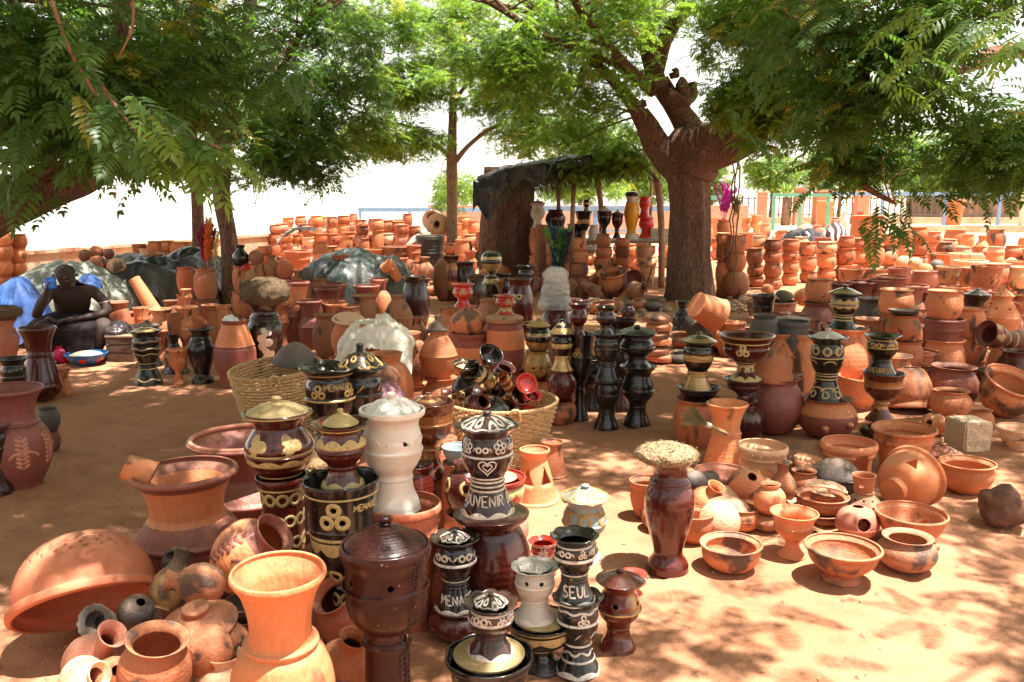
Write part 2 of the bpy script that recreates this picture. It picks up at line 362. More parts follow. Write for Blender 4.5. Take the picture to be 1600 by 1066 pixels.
# ================================================================ trees
def leaf_proto(name, nl, sprays, L, mat, seed, lw=.0122, ll=.062):
    """a shoot with several pinnate leaves; every leaflet is its own folded blade"""
    rnd = random.Random(seed); V = []; Fc = []
    def leaflet(p, d, up, l_, w_):
        side = d.cross(up).normalized(); dr = Vector((0, 0, -1))
        a = len(V)
        V.extend([p, p+d*l_*.38+side*w_+dr*l_*.03, p+d*l_*.42-side*w_+dr*l_*.05, p+d*l_*.78+side*w_*.55+dr*l_*.12, p+d*l_*.78-side*w_*.5+dr*l_*.14, p+d*l_+dr*l_*.26])
        Fc.extend([(a, a+2, a+1), (a+1, a+2, a+4, a+3), (a+3, a+4, a+5)])
    for s in range(sprays):
        az = 2*PI*s/sprays*1.0+rnd.uniform(-.4, .4); el = rnd.uniform(-.35, .5)
        d = Vector((math.cos(az)*math.cos(el), math.sin(az)*math.cos(el), math.sin(el))) if sprays > 1 else Vector((1, 0, .1)).normalized()
        p = Vector((0, 0, rnd.uniform(-.12, .12))) if sprays > 1 else Vector((0, 0, 0))
        Ls = L*rnd.uniform(.8, 1.15) if sprays > 1 else L; st = Ls/nl; pts = [p.copy()]
        for i in range(nl):
            d = (d+Vector((0, 0, -.10))).normalized(); p = p+d*st; pts.append(p.copy())
            if i < 1: continue
            side = d.cross(Vector((0, 0, 1))).normalized(); up = side.cross(d).normalized()
            k = math.sin(PI*min(1, (i+1)/nl*.75+.22)); 
            for sg in (1, -1):
                dd = (side*sg+d*rnd.uniform(.45, .75)+up*rnd.uniform(-.35, .1)).normalized()
                leaflet(p, dd, up, ll*(.55+.5*k)*rnd.uniform(.85, 1.15), lw*rnd.uniform(.8, 1.2))
        leaflet(p, d, Vector((0, 0, 1)), ll*.9, lw)
        # rachis as a thin three sided stalk
        a = len(V)
        for q in pts: V.extend([q+Vector((0, 0, .0014)), q+Vector((.0012, .0012, -.001)), q+Vector((-.0012, -.0012, -.001))])
        for i in range(len(pts)-1):
            for k in range(3): Fc.append((a+3*i+k, a+3*i+(k+1) % 3, a+3*i+3+(k+1) % 3, a+3*i+3+k))
    me = mesh(name, V, Fc, True); me.materials.append(mat)
    return me
def proto_obj(me): return bpy.data.objects.new(me.name, me)      # never linked: only the node trees use it
PRO = {}
for key, mt in (('a', M['leaf']), ('b', M['leafy'])):
    PRO[key] = [proto_obj(leaf_proto('leaf_shoot_'+key, 9, 8, .27, mt, 3)), proto_obj(leaf_proto('leaf_shoot_'+key, 8, 6, .30, mt, 5))]
def scatter_group(protos):
    g = bpy.data.node_groups.new('leaf_scatter', 'GeometryNodeTree')
    g.interface.new_socket('Geometry', in_out='INPUT', socket_type='NodeSocketGeometry')
    g.interface.new_socket('Geometry', in_out='OUTPUT', socket_type='NodeSocketGeometry')
    n, l = g.nodes, g.links; i = n.new('NodeGroupInput'); o = n.new('NodeGroupOutput')
    join = n.new('GeometryNodeJoinGeometry')
    rot = n.new('GeometryNodeInputNamedAttribute'); rot.data_type = 'FLOAT_VECTOR'; rot.inputs['Name'].default_value = 'rot'
    scl = n.new('GeometryNodeInputNamedAttribute'); scl.data_type = 'FLOAT'; scl.inputs['Name'].default_value = 'scl'
    idx = n.new('GeometryNodeInputIndex'); e2r = n.new('FunctionNodeEulerToRotation'); l.new(rot.outputs[0], e2r.inputs[0])
    for k, p in enumerate(protos):
        md = n.new('FunctionNodeIntegerMath'); md.operation = 'MODULO'; l.new(idx.outputs[0], md.inputs[0]); md.inputs[1].default_value = len(protos)
        cm = n.new('FunctionNodeCompare'); cm.data_type = 'INT'; cm.operation = 'EQUAL'; l.new(md.outputs[0], cm.inputs[2]); cm.inputs[3].default_value = k
        oi = n.new('GeometryNodeObjectInfo'); oi.inputs['Object'].default_value = p; oi.inputs['As Instance'].default_value = True
        ip = n.new('GeometryNodeInstanceOnPoints'); l.new(i.outputs[0], ip.inputs['Points']); l.new(oi.outputs['Geometry'], ip.inputs['Instance'])
        l.new(cm.outputs[0], ip.inputs['Selection']); l.new(e2r.outputs[0], ip.inputs['Rotation']); l.new(scl.outputs[0], ip.inputs['Scale'])
        l.new(ip.outputs[0], join.inputs[0])
    l.new(join.outputs[0], o.inputs[0]); return g
SCG = {k: scatter_group(v) for k, v in PRO.items()}
def crown_points(blobs, seed, dens=1.0):
    """blobs: (centre, (rx,ry,rz), count). clumped points, thinned by a noise field so that gaps open"""
    rnd = random.Random(seed); P = []
    for c, r, n in blobs:
        c = Vector(c); r = r if hasattr(r, '__len__') else (r, r, r*.7); k = 0; n = int(n*dens); tries = 0
        while k < n and tries < n*12:
            tries += 1
            v = Vector((rnd.gauss(0, 1), rnd.gauss(0, 1), rnd.gauss(0, 1))).normalized()*rnd.random()**.45
            p = c+Vector((v.x*r[0], v.y*r[1], v.z*r[2]))
            if noise.noise(p*1.1+Vector((seed, 0, 0))) < rnd.uniform(-.22, .16): continue
            P.append(p); k += 1
    return P
def crown(parent, P, key='a', seed=1, s=1.0, origin=Vector((0, 0, 0))):
    rnd = random.Random(seed); me = bpy.data.meshes.new('crown'); me.from_pydata([tuple(p-origin) for p in P], [], [])
    me.attributes.new('rot', 'FLOAT_VECTOR', 'POINT'); me.attributes.new('scl', 'FLOAT', 'POINT'); R = []
    for _ in P: R += [rnd.gauss(0, .35), rnd.gauss(0, .35), rnd.uniform(0, 2*PI)]
    me.attributes['rot'].data.foreach_set('vector', R); me.attributes['scl'].data.foreach_set('value', [s*rnd.uniform(.75, 1.3) for _ in P])
    o = link('crown', me, None, parent); o['kind'] = 'stuff'
    md = o.modifiers.new('leaves', 'NODES'); md.node_group = SCG[key]; return o
def limbs(parent, name, paths, mat, seg=10, sm=5, origin=Vector((0, 0, 0)), wob=.25, flute=0):
    for pts, rad in paths:
        P = crom([Vector(p)-origin for p in pts], sm)
        n = len(P); R = [float(np.interp(i/(n-1)*(len(rad)-1), range(len(rad)), rad)) for i in range(n)]
        mb = MB(); mb.tube(P, R, seg, True, wob, flute); link(name, mb.me(name), mat, parent)
def twigs(parent, starts, P, origin, seed, mat, n=60, r=.012):
    """thin branchlets running from limb points to clumps of the crown, joined as one part"""
    rnd = random.Random(seed); mb = MB()
    for _ in range(n):
        e = rnd.choice(P); s = min(starts, key=lambda q: (q-e).length+rnd.uniform(0, .8))
        m1 = s.lerp(e, .4)+Vector((rnd.uniform(-.2, .2), rnd.uniform(-.2, .2), rnd.uniform(.0, .35)))
        Q = crom([s-origin, m1-origin, e-origin], 4); L = (s-e).length
        mb.tube(Q, [max(.004, r*min(1.6, .4+L*.5)*(1-.75*i/(len(Q)-1))) for i in range(len(Q))], 5, False)
    o = link('branchlets', mb.me('branchlets'), mat, parent); o['kind'] = 'stuff'
def pts_of(paths, frm=1):
    out = []
    for p, r in paths: out += crom([Vector(q) for q in p[frm:]], 4) if len(p)-frm > 1 else [Vector(p[-1])]
    return out
def U(px, py, D): return at(px, py, D)
# ---- the big neem with the stubby pollarded fork
BT = at(1076, 468); D0 = BT.y
big = empty('neem_tree', BT)
tr = [([BT+Vector((0, 0, -.15)), BT+Vector((0, 0, .12)), U(1075, 400, D0), U(1077, 330, D0), U(1073, 270, D0), U(1080, 235, D0), U(1090, 215, D0)], [.45, .36, .305, .285, .30, .39, .32])]
limbs(big, 'trunk', tr, M['bark'], 40, 8, BT, .10, .16)
lb = [([U(1075, 262, D0), U(1095, 235, D0-.1), U(1140, 222, D0-.3), U(1172, 205, D0-.6), U(1185, 150, D0-.9), U(1180, 60, D0-1.4), U(1200, -60, D0-2)], [.36, .38, .31, .24, .16, .13, .10]),
      ([U(1062, 262, D0), U(1032, 235, D0), U(1012, 195, D0), U(1000, 176, D0)], [.28, .20, .17, .15]),
      ([U(1085, 240, D0), U(1075, 200, D0+.1), U(1052, 160, D0+.1), U(1030, 128, D0+.1)], [.30, .21, .18, .17]),
      ([U(1040, 150, D0), U(1072, 160, D0), U(1066, 132, D0), U(1060, 126, D0)], [.13, .11, .10, .08]),
      ([U(1030, 138, D0), U(1018, 100, D0), U(1010, 60, D0), U(998, 0, D0), U(990, -60, D0)], [.17, .13, .12, .11, .10]),
      ([U(1026, 110, D0), U(1037, 70, D0), U(1050, 45, D0-.2), U(1078, 0, D0-.3), U(1100, -50, D0-.5)], [.12, .10, .10, .085, .07]),
      ([U(1020, 140, D0), U(985, 112, D0-.3), U(950, 75, D0-.6), U(915, 30, D0-1), U(880, -30, D0-1.4)], [.12, .085, .07, .065, .05]),
      ([U(1000, 122, D0), U(960, 100, D0-.2), U(915, 82, D0-.6), U(850, 55, D0-1), U(790, 20, D0-1.5), U(740, -10, D0-2)], [.06, .05, .045, .038, .03, .02]),
      ([U(1000, 178, D0), U(975, 145, D0-.2), U(950, 118, D0-.2), U(900, 70, D0-.2), U(860, 30, D0+.3)], [.13, .09, .07, .05, .035]),
      ([U(1172, 190, D0-.6), U(1260, 60, D0-1.5), U(1330, -40, D0-2.5)], [.12, .09, .06]),
      ([U(995, 30, D0), U(960, -60, D0+.6)], [.09, .05])]
limbs(big, 'limb', lb, M['bark'], 14, 6, BT, .35, .12)
# stubs left where boughs were cut
for a, b, c, r in (((1000, 172), (996, 164), (994, 160), .13), ((1056, 122), (1054, 112), (1053, 112), .07), ((1072, 160), (1083, 148), (1082, 128), .07)):
    limbs(big, 'stub', [([U(*a, D0), U(*b, D0), U(*c, D0)], [r, r*1.15, r*.7])], M['bark'], 12, 3, BT, .6, .3)
BF = .85
B = lambda px, py, D, r, n: (U(px, py, D), r, n*BF)
blobs = [B(1185, 60, D0-1.6, (.9, 1.2, .8), 260), B(1165, 130, D0-2.0, (.62, .7, .5), 230), B(1230, 120, D0-2.2, (.8, 1, .7), 210),
         B(1230, 20, D0-1.5, (1.3, 1.4, .7), 240), B(1195, 215, D0-2.0, (.35, .4, .35), 50),
         B(860, 60, D0-1.0, (1.6, 1.5, .7), 300), B(920, 130, D0-.3, (.9, 1, .5), 130), B(940, 30, D0, (1.4, 1.5, .5), 200), B(1060, 30, D0+2, (1.4, 1, .7), 90),
         B(790, 120, D0-1, (1.0, 1.2, .5), 120), B(900, 190, D0+1, (1.3, 1, .5), 160),
         (BT+Vector((-1, .5, 5.2)), (4.6, 4.4, 1.0), 620), (BT+Vector((2, -2.5, 5.0)), (3.8, 3.4, .8), 520), (BT+Vector((1, 1, 6.4)), (3.2, 3.2, .8), 200)]
P = crown_points(blobs, 11); crown(big, P, 'b', 11, .74, BT); twigs(big, pts_of(lb, 2), P, BT, 12, M['bark'], 110, .02)
tag(big, 'huge old neem tree with thick gnarled trunk forking into cut stubs', 'tree')
BF = 1.0
# ---- slender tree in the middle
T2 = at(706, 412); D2 = T2.y; t2 = empty('neem_tree', T2)
p2 = [([T2, U(706, 340, D2), U(706, 250, D2), U(708, 170, D2), U(709, 90, D2), U(707, -20, D2)], [.135, .115, .12, .085, .07, .05])]
limbs(t2, 'trunk', p2, M['bark2'], 14, 6, T2, .12, .06)
l2 = [([U(707, 250, D2), U(680, 225, D2-.2), U(640, 198, D2-.4), U(600, 190, D2-.8), U(540, 165, D2-1.2)], [.055, .045, .035, .03, .015]),
      ([U(712, 252, D2), U(735, 225, D2-.2), U(775, 197, D2-.4), U(840, 180, D2-.6), U(910, 185, D2-.8)], [.065, .05, .045, .035, .015]),
      ([U(709, 160, D2), U(735, 125, D2-.2), U(775, 85, D2-.5), U(830, 50, D2-.9)], [.05, .045, .035, .018]),
      ([U(708, 105, D2), U(680, 98, D2), U(610, 110, D2-.5), U(560, 70, D2-1)], [.03, .025, .02, .012]),
      ([U(705, 100, D2), U(740, 60, D2), U(800, 0, D2)], [.03, .025, .015])]
limbs(t2, 'limb', l2, M['bark2'], 8, 6, T2, .15)
b2 = [B(590, 120, D2-1, (1.6, 1.5, .5), 230), B(560, 210, D2-1, (1.6, 1.2, .45), 230), B(650, 225, D2-.5, (.9, 1, .35), 90), B(690, 60, D2, (1.3, 1.3, .8), 150), B(745, 35, D2-.5, (.9, 1, .5), 70),
      B(780, 150, D2-.5, (1.2, 1.2, .6), 200), B(850, 215, D2-.5, (1.5, 1.2, .5), 260), B(950, 225, D2, (1.0, 1, .45), 130), B(925, 252, 14.7, (.75, .35, .22), 70), B(985, 245, 14.4, (.4, .3, .2), 30), B(830, 100, D2, (1.3, 1.2, .7), 190), B(640, 150, D2, (1.0, 1, .5), 120),
      B(700, 300, D2+4, (.8, 1, .6), 60), B(560, 30, D2-1, (1.4, 1.4, .6), 140), (T2+Vector((0, 0, 5.4)), (3.0, 2.5, .8), 120)]
P = crown_points(b2, 23); crown(t2, P, 'b', 23, .85, T2); twigs(t2, pts_of(l2+p2, 1), P, T2, 24, M['bark2'], 120, .014)
tag(t2, 'slender young neem tree with sun bright lime foliage mid picture', 'tree')
BF = .5
# ---- two trunks side by side on the left
T3 = at(362, 484); D3 = T3.y; t3 = empty('neem_tree', T3)
p3 = [([T3, U(360, 430, D3), U(357, 370, D3), U(346, 300, D3), U(350, 240, D3), U(362, 160, D3), U(385, 60, D3), U(395, -40, D3)], [.14, .125, .115, .115, .12, .10, .09, .08])]
limbs(t3, 'trunk', p3, M['bark'], 16, 6, T3, .12, .08)
l3 = [([U(352, 235, D3), U(400, 170, D3-.6), U(450, 90, D3-1), U(500, 0, D3-1.4)], [.06, .05, .04, .03]), ([U(350, 230, D3), U(290, 140, D3-.5), U(230, 40, D3-1), U(200, -40, D3-1)], [.07, .06, .05, .04]),
      ([U(360, 170, D3), U(430, 200, D3-.5), U(500, 180, D3-1)], [.035, .03, .015])]
limbs(t3, 'limb', l3, M['bark'], 9, 6, T3, .2)
b3 = [B(440, 150, D3-1.5, (1.2, 1.3, .75), 330), B(360, 200, D3-1.8, (1.2, 1.2, .55), 260), B(300, 80, D3-1, (1.6, 1.5, .9), 330), B(470, 240, D3-2, (.75, .8, .32), 120), B(500, 60, D3-1, (.9, 1.2, .7), 190),
      B(400, 40, D3-.5, (1.4, 1.5, .7), 230), B(540, 150, D3-1.2, (.55, .8, .5), 80), B(390, 272, D3-2, (.8, .7, .22), 90), B(510, 275, D3-2.2, (.25, .4, .25), 24),
      (T3+Vector((.5, -.5, 5.0)), (3.4, 3.4, .7), 330), (T3+Vector((-1.5, 1, 5)), (2.5, 2.5, .6), 140)]
P = crown_points(b3, 31); crown(t3, P, 'a', 31, .72, T3); twigs(t3, pts_of(l3, 1), P, T3, 32, M['bark'], 90, .014)
tag(t3, 'leafy neem with dark bowed trunk, right one of the pair at left', 'tree')
T4 = at(312, 462); D4 = T4.y; t4 = empty('neem_tree', T4)
p4 = [([T4, U(310, 380, D4), U(308, 300, D4), U(300, 220, D4), U(290, 120, D4), U(275, 0, D4)], [.105, .095, .09, .09, .085, .07])]
limbs(t4, 'trunk', p4, M['bark'], 12, 6, T4, .12, .06)
l4 = [([U(300, 215, D4), U(240, 140, D4), U(190, 60, D4)], [.05, .04, .03])]
limbs(t4, 'limb', l4, M['bark'], 8, 6, T4, .2)
b4 = [B(230, 150, D4, (1.8, 1.3, 1.0), 330), B(120, 110, D4, (1.6, 1.3, 1.0), 260), B(60, 200, D4-.5, (1.2, 1.2, .8), 180), B(180, 40, D4, (2, 1.4, .8), 220), (T4+Vector((-1.5, 0, 5)), (3, 2.5, .6), 260), B(270, 245, D4-.5, (1.1, .8, .3), 90)]
P = crown_points(b4, 41); crown(t4, P, 'a', 41, .8, T4); twigs(t4, pts_of(l4+p4, 1), P, T4, 42, M['bark'], 60, .014)
tag(t4, 'straight thin neem trunk, left one of the pair at left', 'tree')
BF = .42
# ---- near tree outside the left edge, its heavy low bough enters the picture
T5 = Vector((-5.4, 3.6, 0)); t5 = empty('neem_tree', T5)
p5 = [([T5, T5+Vector((.05, 0, .8)), T5+Vector((.2, .1, 1.5)), T5+Vector((.3, .2, 2.6))], [.42, .34, .33, .28])]
limbs(t5, 'trunk', p5, M['bark'], 24, 6, T5, .12, .14)
l5 = [([T5+Vector((.2, .1, 1.2)), U(-150, 350, 5.0), U(0, 318, 5.6), U(90, 285, 6.0), U(155, 262, 6.4), U(240, 180, 7.0), U(290, 60, 7.6), U(330, -60, 8)], [.24, .20, .16, .135, .11, .085, .06, .04]),
      ([U(170, 250, 6.4), U(182, 110, 6.4), U(190, 0, 6.4), U(185, -80, 6.4)], [.07, .06, .055, .045]),
      ([U(30, 310, 5.7), U(30, 120, 5.7), U(20, 0, 5.7)], [.05, .045, .04]),
      ([T5+Vector((.3, .2, 2.4)), T5+Vector((1.6, .2, 3.4)), T5+Vector((3.2, .4, 4.0)), T5+Vector((4.4, 0, 4.3))], [.16, .12, .08, .04]),
      ([T5+Vector((.3, .2, 2.4)), T5+Vector((.9, -1.8, 3.4)), T5+Vector((2.2, -3.2, 4.0))], [.14, .1, .05])]
limbs(t5, 'limb', l5, M['bark'], 14, 6, T5, .2, .1)
l5b = [([U(205, 160, 3.6), U(250, 190, 3.2), U(300, 215, 3.0), U(345, 232, 2.9)], [.007, .006, .005, .003]), ([U(150, 120, 3.6), U(200, 190, 3.3), U(270, 250, 3.1), U(330, 300, 3.0)], [.007, .006, .005, .003]),
       ([U(80, 0, 3.4), U(110, 80, 3.4), U(150, 150, 3.5)], [.008, .007, .006]), ([U(208, 0, 3.5), U(206, 45, 3.5), U(185, 90, 3.5)], [.006, .005, .003])]
limbs(t5, 'twig', l5b, M['twig'], 6, 5, T5, 0)
b5 = [B(60, 180, 5.5, (.85, .7, .40), 230), B(160, 170, 5.0, (.6, .6, .42), 170), B(100, 90, 5.2, (1.0, .8, .45), 200), B(10, 285, 5.2, (.3, .4, .14), 20), B(260, 90, 5.6, (.8, .7, .4), 130), B(20, 40, 5, (.8, .8, .4), 120), B(160, 215, 4.4, (.38, .35, .12), 34),
      (T5+Vector((2.2, -.4, 3.9)), (2.3, 2.2, .7), 330), (T5+Vector((2.6, 2.2, 4.3)), (2.5, 1.8, .6), 300), (T5+Vector((.8, -2.5, 3.8)), (2.2, 1.6, .7), 190), (T5+Vector((4.6, .8, 4.7)), (1.5, 1.6, .5), 35), (T5+Vector((-.5, 2.5, 4)), (1.6, 1.8, .8), 150)]
P = crown_points(b5, 51); crown(t5, P, 'a', 51, .8, T5); twigs(t5, pts_of(l5, 1), P, T5, 52, M['bark'], 110, .014)
# the compound leaves close to the lens, one object each
LEAFM = [leaf_proto('leaf', 9, 1, .24, M['leafy'], 61, .0095, .066), leaf_proto('leaf', 8, 1, .21, M['leaf'], 62, .010, .064), leaf_proto('leaf', 10, 1, .26, M['leaf'], 63, .0095, .06)]
def near_leaves(parent, origin, spots, seed, spread=.09):
    rnd = random.Random(seed)
    for (px, py, D, ang, n, mi) in spots:
        for k in range(n):
            p = U(px, py, D)+Vector((rnd.uniform(-1, 1), rnd.uniform(-1, 1), rnd.uniform(-.7, .7)))*spread
            o = link('leaf', LEAFM[mi if rnd.random() < .7 else 1], None, parent)
            o.location = p-origin; o.rotation_euler = (rnd.uniform(-.5, .5), rnd.uniform(-.1, .5), math.radians(ang)+rnd.uniform(-.55, .55)); s = rnd.uniform(.75, 1.15); o.scale = (s, s, s)
near_leaves(t5, T5, [(215, 170, 3.3, -20, 6, 0), (260, 195, 3.1, -15, 7, 0), (300, 215, 3.0, -10, 4, 0), (200, 210, 3.3, -30, 6, 1), (235, 200, 3.1, -35, 6, 0), (285, 215, 3.0, -30, 5, 0), (300, 235, 3.0, -50, 3, 0),
                     (150, 170, 3.5, -30, 9, 2), (110, 140, 3.6, -40, 7, 2), (170, 190, 3.4, -60, 5, 2), (60, 200, 3.7, -90, 7, 2), (215, 215, 3.2, -60, 3, 2), (245, 250, 3.3, -70, 1, 1), (120, 60, 3.6, -80, 6, 2), (20, 260, 3.8, -100, 5, 1), (30, 300, 3.9, -70, 2, 2), (20, 120, 3.7, -90, 5, 2)], 63)
tag(t5, 'near neem whose heavy bough and feathery leaves enter at left edge', 'tree')
BF = .27
# ---- near tree outside the right edge, long boughs hang into the picture
T6 = Vector((7.2, 6.6, 0)); t6 = empty('neem_tree', T6)
p6 = [([T6, T6+Vector((0, 0, 1.2)), T6+Vector((-.2, 0, 2.4)), T6+Vector((-.3, -.1, 3.6))], [.40, .32, .28, .24])]
limbs(t6, 'trunk', p6, M['bark'], 24, 6, T6, .12, .14)
l6 = [([T6+Vector((-.3, 0, 3.4)), U(1420, -120, 6.6), U(1262, 10, 6.6), U(1256, 60, 6.6), U(1270, 160, 6.5), U(1300, 235, 6.4), U(1350, 290, 6.2), U(1400, 318, 6.0)], [.14, .10, .06, .042, .036, .03, .024, .012]),
      ([T6+Vector((-.2, 0, 2.4)), U(1640, 80, 6.0), U(1520, 105, 5.6), U(1440, 128, 5.4), U(1370, 148, 5.3)], [.10, .05, .028, .02, .01]),
      ([U(1400, 140, 5.4), U(1445, 165, 5.2), U(1475, 195, 5.2), U(1510, 203, 5.1)], [.014, .012, .009, .006]),
      ([U(1325, 110, 6.4), U(1325, 180, 6.3), U(1340, 250, 6.2)], [.018, .015, .01]),
      ([T6+Vector((-.2, 0, 3.2)), T6+Vector((-1.6, -1.0, 4.6)), T6+Vector((-2.6, -1.4, 5.1))], [.10, .05, .02]),
      ([T6+Vector((-.2, 0, 3.2)), T6+Vector((-2.0, .4, 4.8)), T6+Vector((-3.4, 1.0, 5.4))], [.10, .05, .02])]
limbs(t6, 'limb', l6, M['twig'], 9, 6, T6, .15)
b6 = [B(1300, 90, 6.3, (.6, .6, .5), 130), B(1400, 60, 5.6, (.75, .7, .45), 240), B(1500, 100, 5.2, (.65, .6, .45), 210), B(1560, 40, 5.0, (.5, .5, .4), 120), B(1420, 180, 5.6, (.6, .55, .35), 170), B(1520, 200, 5.4, (.5, .55, .4), 150),
      B(1330, 180, 6.3, (.38, .4, .4), 95), B(1380, 260, 6.0, (.40, .4, .22), 75), B(1470, 245, 6.0, (.45, .5, .18), 60), B(1300, 265, 6.3, (.2, .3, .12), 20), B(1380, 335, 5.9, (.14, .2, .16), 22), B(1400, 300, 6.0, (.28, .25, .08), 26), B(1590, 150, 5, (.3, .4, .5), 70), B(1220, 40, 6.8, (.5, .5, .5), 80), B(1560, 240, 6, (.35, .4, .18), 40),
      (T6+Vector((-2.3, .3, 5.2)), (2.6, 2.2, .6), 230), (T6+Vector((-2.0, -2.4, 5.0)), (2.2, 1.5, .5), 110), (T6+Vector((-3.6, 2.6, 5.0)), (2.6, 2.0, .6), 260), (T6+Vector((.5, 1, 5)), (2, 2.5, 1), 250)]
P = crown_points(b6, 65); crown(t6, P, 'a', 66, .74, T6); twigs(t6, pts_of(l6, 1), P, T6, 67, M['twig'], 120, .010)
near_leaves(t6, T6, [(1540, 45, 3.9, 200, 6, 0), (1590, 70, 3.8, 190, 6, 0), (1500, 60, 4.2, 200, 5, 0), (1570, 110, 4.0, 200, 5, 1), (1480, 20, 4.2, 220, 5, 0), (1400, 70, 4.6, -20, 6, 1), (1410, 110, 4.6, -30, 5, 0), (1300, 40, 5.0, 240, 5, 1), (1230, 90, 5.4, 260, 6, 1), (1250, 170, 5.4, 250, 5, 2), (1290, 275, 5.6, 200, 4, 2), (1375, 330, 5.6, 270, 6, 2), (1380, 360, 5.6, 280, 4, 2), (1440, 300, 5.4, 300, 5, 1), (1160, 190, 7.5, 270, 4, 2)], 68, .14)
tag(t6, 'near neem whose long leafy boughs hang in from right edge', 'tree')
# ---- tree behind and beside the photographer: only its shade is seen
T7 = Vector((-1.6, -3.2, 0)); t7 = empty('neem_tree', T7)
p7 = [([T7, T7+Vector((.05, 0, 1.2)), T7+Vector((.1, .2, 2.6))], [.36, .3, .26])]; limbs(t7, 'trunk', p7, M['bark'], 20, 6, T7, .12, .14)
l7 = [([T7+Vector((.1, .2, 2.5)), T7+Vector((.2, 2.2, 4.2)), T7+Vector((.6, 5.2, 5.4)), T7+Vector((.9, 8.2, 5.9))], [.18, .13, .08, .04]), ([T7+Vector((.1, .2, 2.5)), T7+Vector((1.8, 2.2, 4.2)), T7+Vector((2.6, 4.2, 5.2))], [.12, .06, .02])]
limbs(t7, 'limb', l7, M['bark'], 10, 6, T7, .2)
b7 = [(Vector((-.9, 2.9, 5.0)), (2.4, 2.2, .6), 330), (Vector((-1.0, 6.2, 5.6)), (2.4, 2.2, .5), 410), (Vector((1.9, 7.2, 5.6)), (1.7, 1.6, .4), 230), (Vector((3.2, 2.3, 5.0)), (1.7, 1.3, .4), 95), (Vector((2.1, 5.9, 5.5)), (.95, 1.6, .4), 270), (Vector((-3, -6, 3.2)), (4.5, 2, 2.2), 650), (Vector((4, -6.5, 3.4)), (4.5, 2, 2.4), 650), (Vector((-8.5, -2, 3.2)), (2, 4, 2.4), 420), (Vector((.2, 9.2, 5.8)), (2.6, 1.8, .4), 380), (Vector((3.8, 4.6, 5.3)), (1.8, 1.3, .4), 45), (Vector((-3.6, 6.6, 5.5)), (2.0, 2.4, .5), 360)]  # unseen foliage: overhead clumps placed for shade, low rear ones added to block sky reflections
P = crown_points(b7, 77); crown(t7, P, 'a', 77, 1.0, T7); twigs(t7, pts_of(l7, 0), P, T7, 78, M['bark'], 60, .014)
tag(t7, 'unseen spreading neem shading the front pots and blocking sky behind', 'tree')
